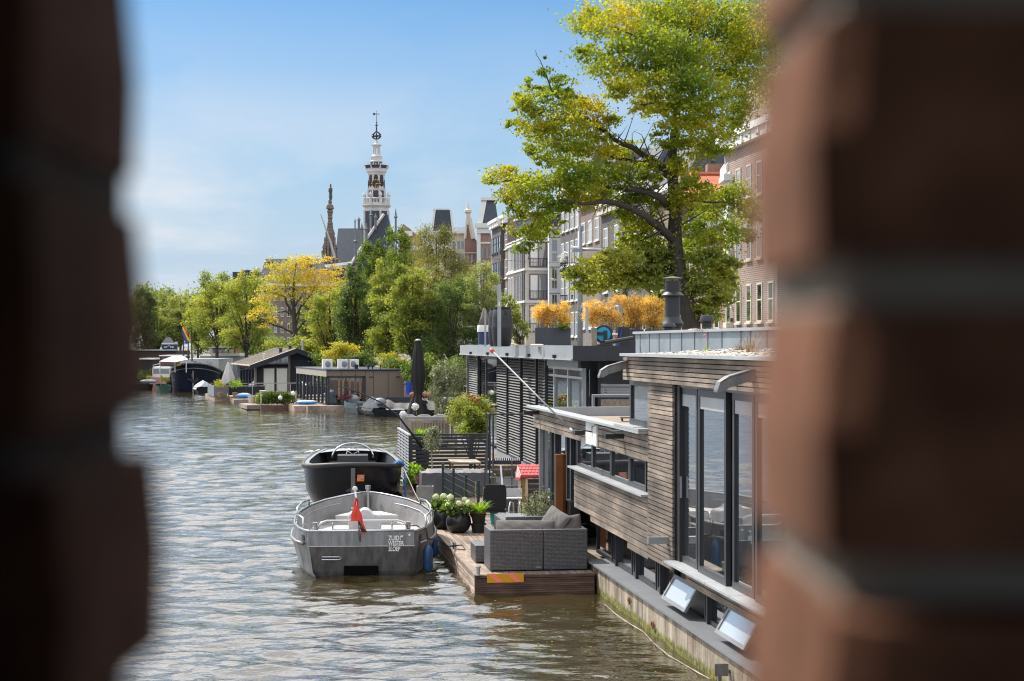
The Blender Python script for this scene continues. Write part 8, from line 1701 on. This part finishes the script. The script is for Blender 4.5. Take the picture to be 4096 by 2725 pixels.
# yellow tree
ylw = [(1255,1040,70,20),(1190,1060,55,34),(1140,1075,45,34),(1085,1065,26,34),(1240,1090,50,30),(1110,1115,60,34),(1170,1125,60,30),(1225,1130,50,30),(1070,1160,50,28),(1045,1200,46,26),(1100,1180,40,30),(1290,1110,45,30),(1330,1085,42,24),(1280,1160,55,36),(1340,1140,50,36),(1310,1200,60,36),(1250,1210,36,30),(1370,1190,36,36),(1050,1245,46,22),(1000,1270,30,18),(1080,1280,36,18),(1290,1250,46,26),(1180,1180,36,34),(1060,1310,26,10),(1350,1240,40,30)]
tree('yellow_tree', 'autumn yellow tree with dark forked limbs in front of the dark roofed building', 1178, 150, [(1180,1420,26,0),(1180,1340,21,0),(1176,1280,18,0),(1174,1200,13,0),(1176,1120,8,0),(1185,1050,4,0)],
 [[(1176,1270,12,0),(1150,1220,9,0),(1135,1185,7,0),(1090,1170,4,0),(1040,1165,2,0)],[(1180,1270,10,0),(1205,1225,8,0),(1235,1190,6,0),(1260,1150,4,0),(1290,1120,2,0)],[(1182,1330,10,0),(1215,1290,8,0),(1240,1255,7,0),(1290,1225,4,0),(1340,1190,2,0)],[(1172,1335,9,0),(1130,1310,8,0),(1075,1292,7,0),(1010,1290,4,0),(975,1275,2,0)],[(1176,1260,8,0),(1140,1245,6,0),(1110,1250,3,0)],[(1177,1230,8,0),(1200,1195,6,0),(1215,1170,4,0)],[(1172,1240,7,0),(1163,1190,5,0),(1140,1140,3,0),(1130,1090,2,0)],[(1180,1350,9,0),(1190,1280,7,0),(1200,1240,4,0)]],
 ylw, 11500, .16, LF_YEL, clump=.42, shell=.25, per=26)
simple('tree', 'green tree with airy crown, second from the left brick pillar', 722, 206, 1175, 1370, 62, LF_FAR, 7000, .2, 9, 1, shape='round')
simple('tree', 'dark green tree right beside the left brick pillar', 580, 204, 1150, 1400, 58, LF_DRK, 8000, .2, 9, 2)
simple('tree', 'small light green tree in front of the dark far left trees', 628, 206, 1230, 1400, 48, LF_FAR, 6000, .19, 8, 3)
simple('tree', 'rounded bright green tree behind the wheelhouse barge', 868, 170, 1088, 1370, 92, LF_LIM, 13000, .18, 12, 4)
simple('tree', 'narrower yellow green tree just left of the autumn yellow tree', 985, 160, 1072, 1390, 88, LF_LIM, 12000, .17, 12, 5)
simple('tree', 'thin olive green tree between the two barge masts', 792, 182, 1190, 1380, 48, LF_LIM, 5500, .19, 8, 6)
simple('tree', 'slender pale green young tree beside the tram side of the kiosk', 665, 212, 1155, 1340, 50, LF_FAR, 6000, .2, 8, 16)
simple('poplar_tree', 'dark green oval tree right of the autumn yellow tree', 1420, 128, 1035, 1450, 74, LF_DRK, 14000, .15, 14, 7, shape='oval', asp=.6)
simple('poplar_tree', 'upright mid green tree rising in front of the church gable slope', 1492, 134, 945, 1340, 62, LF_GRN, 13000, .15, 11, 21, shape='tall')
simple('poplar_tree', 'tallest upright green tree just right of the white clock tower', 1585, 140, 888, 1320, 70, LF_GRN, 14000, .15, 12, 8, shape='tall')
simple('tree', 'bright leafy light green tree in the middle of the bank', 1560, 120, 1040, 1400, 85, LF_LIM, 17000, .14, 14, 9)
simple('tree', 'light green young tree between the yellow tree and the dark oval tree', 1318, 138, 1150, 1420, 78, LF_LIM, 11000, .15, 12, 10)
simple('tree', 'light green tree with bare lower trunk behind the black parasol', 1650, 113, 1070, 1400, 88, LF_LIM, 14000, .14, 14, 17)
simple('tree', 'olive green rounded tree filling the gap below the willow', 1710, 118, 1060, 1420, 90, LF_WIL, 13000, .14, 12, 31)
simple('willow_tree', 'drooping olive brown willow rising above the other bank trees', 1745, 124, 880, 1330, 105, LF_WIL, 21000, .15, 14, 11, shape='round', droop=1.5, asp=.3)
simple('tree', 'soft yellow green tree filling the gap right of the autumn yellow tree', 1385, 143, 1120, 1430, 66, LF_LIM, 9000, .15, 10, 41)
simple('tree', 'soft green tree behind the black gabled houseboat roof', 1245, 158, 1200, 1420, 70, LF_FAR, 8000, .17, 10, 42)
simple('tree', 'pale olive tree between the two bright green left bank trees', 925, 178, 1150, 1390, 60, LF_FAR, 7000, .18, 9, 43)
wl = [bl(1770, 880, 28, 26, 124), bl(1735, 910, 22, 26, 124)]
simple('tree', 'large dark green upright bush tree left of the dark houseboat roof', 1800, 112, 1110, 1490, 150, LF_DRK, 34000, .125, 16, 12, shape='tall', lobes=24, asp=.5)
simple('tree', 'spiky light tipped branches rising from the dark bush by the apartment building', 1935, 110, 1035, 1330, 70, LF_FAR, 8000, .12, 8, 13, shape='oval', asp=.4)
simple('tree', 'small green tree between the black barrel and the golden bamboo', 2085, 72, 1160, 1390, 48, LF_FAR, 2600, .11, 6, 14, shape='oval', lean=-60)
# bank shrubs
def bush(label, px, y, top, bot, hw_, mt, n, sz, cat='shrub', name='bank_shrub'):
    r = random.Random(px); bs = [bl(px+r.uniform(-.7, .7)*hw_, top+(bot-top)*r.uniform(.25, .9), hw_*.5, (bot-top)*.3, y+r.uniform(-.6, .6)) for _ in range(8)]
    p = P(px, 1400, y); p.z = GZ-.2; t = thing(name, label, cat, p); mb = M()
    for b in bs[:5]: mb.tube([p, Vector(b[:3])], [.06, .02], 5)
    mb.build('stems', BARK, t); foliage('foliage', bs, n, sz, mt, t, clump=.3, shell=.15, per=12)
bush('yellow orange bush behind the beige houseboat roof', 1365, 124, 1368, 1440, 72, LF_YEL, 4500, .13)
bush('green bush behind the ridge of the black gabled houseboat', 1240, 139, 1340, 1420, 70, LF_LIM, 4500, .15)
bush('pale green bush left of the steel chimney pipe on the black houseboat', 1130, 147, 1350, 1420, 60, LF_LIM, 3500, .15)
bush('dark green bush behind the beige houseboat at the dark oval tree foot', 1450, 122, 1400, 1480, 70, LF_DRK, 4000, .13)
bush('mixed green bush between beige houseboat and black parasol', 1600, 112, 1430, 1530, 75, LF_GRN, 6000, .12)
bush('yellow green creeper bush at the right end of the beige houseboat', 1560, 115, 1410, 1470, 60, LF_YEL, 2500, .11)
bush('green bush right behind the closed black parasol', 1700, 108, 1400, 1580, 80, LF_GRN, 8000, .12)
bush('dark bush at the foot of the large dark bush tree', 1830, 104, 1420, 1560, 80, LF_DRK, 8000, .12)
bush('dark low greenery at the quay by the left brick pillar', 580, 176, 1460, 1540, 40, LF_DRK, 2500, .15)
bush('leafy green bush behind the flat beige boathouse chimney', 1290, 128, 1400, 1470, 60, LF_GRN, 3500, .13)
# far-off trees closing the view
r = random.Random(9); bs = [bl(540+k*24+r.uniform(-8, 8), 1260+r.uniform(-40, 50), 48, 85, 235+r.uniform(-6, 12)) for k in range(22)]
o = fast_mesh('distant_trees', leaf_verts(blob_points(bs, 24000, .3, .2, 20), .35, .3, .7), 4, LF_FAR); tag(o, kind='stuff')
bs = [bl(800+k*30, 1385+r.uniform(-15, 15), 30, 35, 200-k*2.6) for k in range(30)]
o = fast_mesh('undergrowth', leaf_verts(blob_points(bs, 12000, .3, .2, 12), .22, .3, .7), 4, LF_GRN); tag(o, kind='stuff')
# ================================================================ sky, sun, camera
SUN_EL = R_(47); SUN_AZ = R_(-46)       # sun ahead and to the left; azimuth from +Y towards +X
sd = Vector((math.sin(SUN_AZ)*math.cos(SUN_EL), math.cos(SUN_AZ)*math.cos(SUN_EL), math.sin(SUN_EL)))
w = bpy.data.worlds.new('World'); S.world = w; w.use_nodes = True; nt = w.node_tree; bg = nt.nodes['Background']
sky = N(nt, 'ShaderNodeTexSky'); sky.sky_type = 'NISHITA'; sky.sun_disc = False; sky.sun_elevation = SUN_EL; sky.sun_rotation = SUN_AZ; sky.air_density = 1.0; sky.dust_density = .4; sky.ozone_density = 3.0; sky.altitude = 0
tc = N(nt, 'ShaderNodeTexCoord'); sp = N(nt, 'ShaderNodeSeparateXYZ'); nt.links.new(tc.outputs['Generated'], sp.inputs[0])
mp = N(nt, 'ShaderNodeMapping'); mp.inputs['Scale'].default_value = (1, 1, 2.6); nt.links.new(tc.outputs['Generated'], mp.inputs[0])
c1 = noise(nt, mp.outputs[0], 5.5, 9, .55, .3); c2 = noise(nt, mp.outputs[0], 1.6, 3, .5)
lm = N(nt, 'ShaderNodeMapRange'); nt.links.new(sp.outputs[0], lm.inputs[0]); lm.inputs[1].default_value = -.10; lm.inputs[2].default_value = -.27; lm.inputs[3].default_value = 1.0; lm.inputs[4].default_value = 1.7
band = ramp(nt, sp.outputs[2], [(0, 1.0), (.06, .85), (.10, .55), (.15, .16), (.19, .03), (.25, .95)])
def mth(op, a, b=None, c=None, clamp=False):
    n = N(nt, 'ShaderNodeMath', operation=op, use_clamp=clamp)
    for i, q in enumerate((a, b, c)):
        if q is None: continue
        if isinstance(q, (int, float)): n.inputs[i].default_value = q
        else: nt.links.new(q, n.inputs[i])
    return n.outputs[0]
cl = mth('MULTIPLY', ramp(nt, mth('ADD', mth('MULTIPLY', c1, .65), mth('MULTIPLY', c2, .35)), [(.44, 0.0), (.58, 1.0)]), 1.0)
cl = mth('MULTIPLY', mth('ADD', mth('MULTIPLY', mth('MULTIPLY', cl, .80), lm.outputs[0]), mth('MULTIPLY_ADD', ramp(nt, sp.outputs[2], [(.192, 0.0), (.25, 1.0)]), .45, .04)), band, clamp=True)
skyc = mixc(nt, 1.0, sky.outputs[0], SKYTINT, 'MULTIPLY')
hz = ramp(nt, sp.outputs[2], [(0, .96), (.05, .82), (.10, .50), (.15, .20), (.19, .06), (.25, .5)])
skyc = mixc(nt, hz, skyc, HAZEC)
cm = N(nt, 'ShaderNodeMath', operation='MULTIPLY_ADD'); nt.links.new(ramp(nt, sp.outputs[2], [(.19, 0.0), (.28, 1.0)]), cm.inputs[0]); cm.inputs[1].default_value = 1.1; cm.inputs[2].default_value = 1.0
cb2 = N(nt, 'ShaderNodeVectorMath', operation='SCALE'); cb2.inputs[0].default_value = CLOUD; nt.links.new(cm.outputs[0], cb2.inputs['Scale'])
skc = mixc(nt, mth('MULTIPLY', cl, 1.0, clamp=True), skyc, cb2.outputs[0])
nt.links.new(skc, bg.inputs[0]); bg.inputs[1].default_value = .086
l = bpy.data.lights.new('sun', 'SUN'); l.energy = 4.6; l.angle = R_(.53); l.color = (1, .95, .87); lo = bpy.data.objects.new('sun', l); COL.objects.link(lo); lo.rotation_euler = (-sd).to_track_quat('-Z', 'Y').to_euler(); lo.location = (0, 0, 60)
cam = bpy.data.cameras.new('camera'); co = bpy.data.objects.new('camera', cam); COL.objects.link(co); S.camera = co
co.location = (0, 0, CH); co.rotation_euler = (math.pi/2, 0, 0); cam.sensor_width = 36; cam.lens = 36*F/4096; cam.shift_y = (HY-1362.5)/4096*1.0
cam.clip_start = .05; cam.clip_end = 4000; cam.dof.use_dof = True; cam.dof.focus_distance = 42; cam.dof.aperture_fstop = 5.4
S.view_settings.view_transform = 'Standard'; S.view_settings.look = 'None'; S.cycles.filter_width = 1.1; S.view_settings.exposure = EXPO; S.view_settings.gamma = 1
S.cycles.max_bounces = 8; S.cycles.transparent_max_bounces = 8; S.cycles.transmission_bounces = 4; S.cycles.diffuse_bounces = 3; S.cycles.glossy_bounces = 4
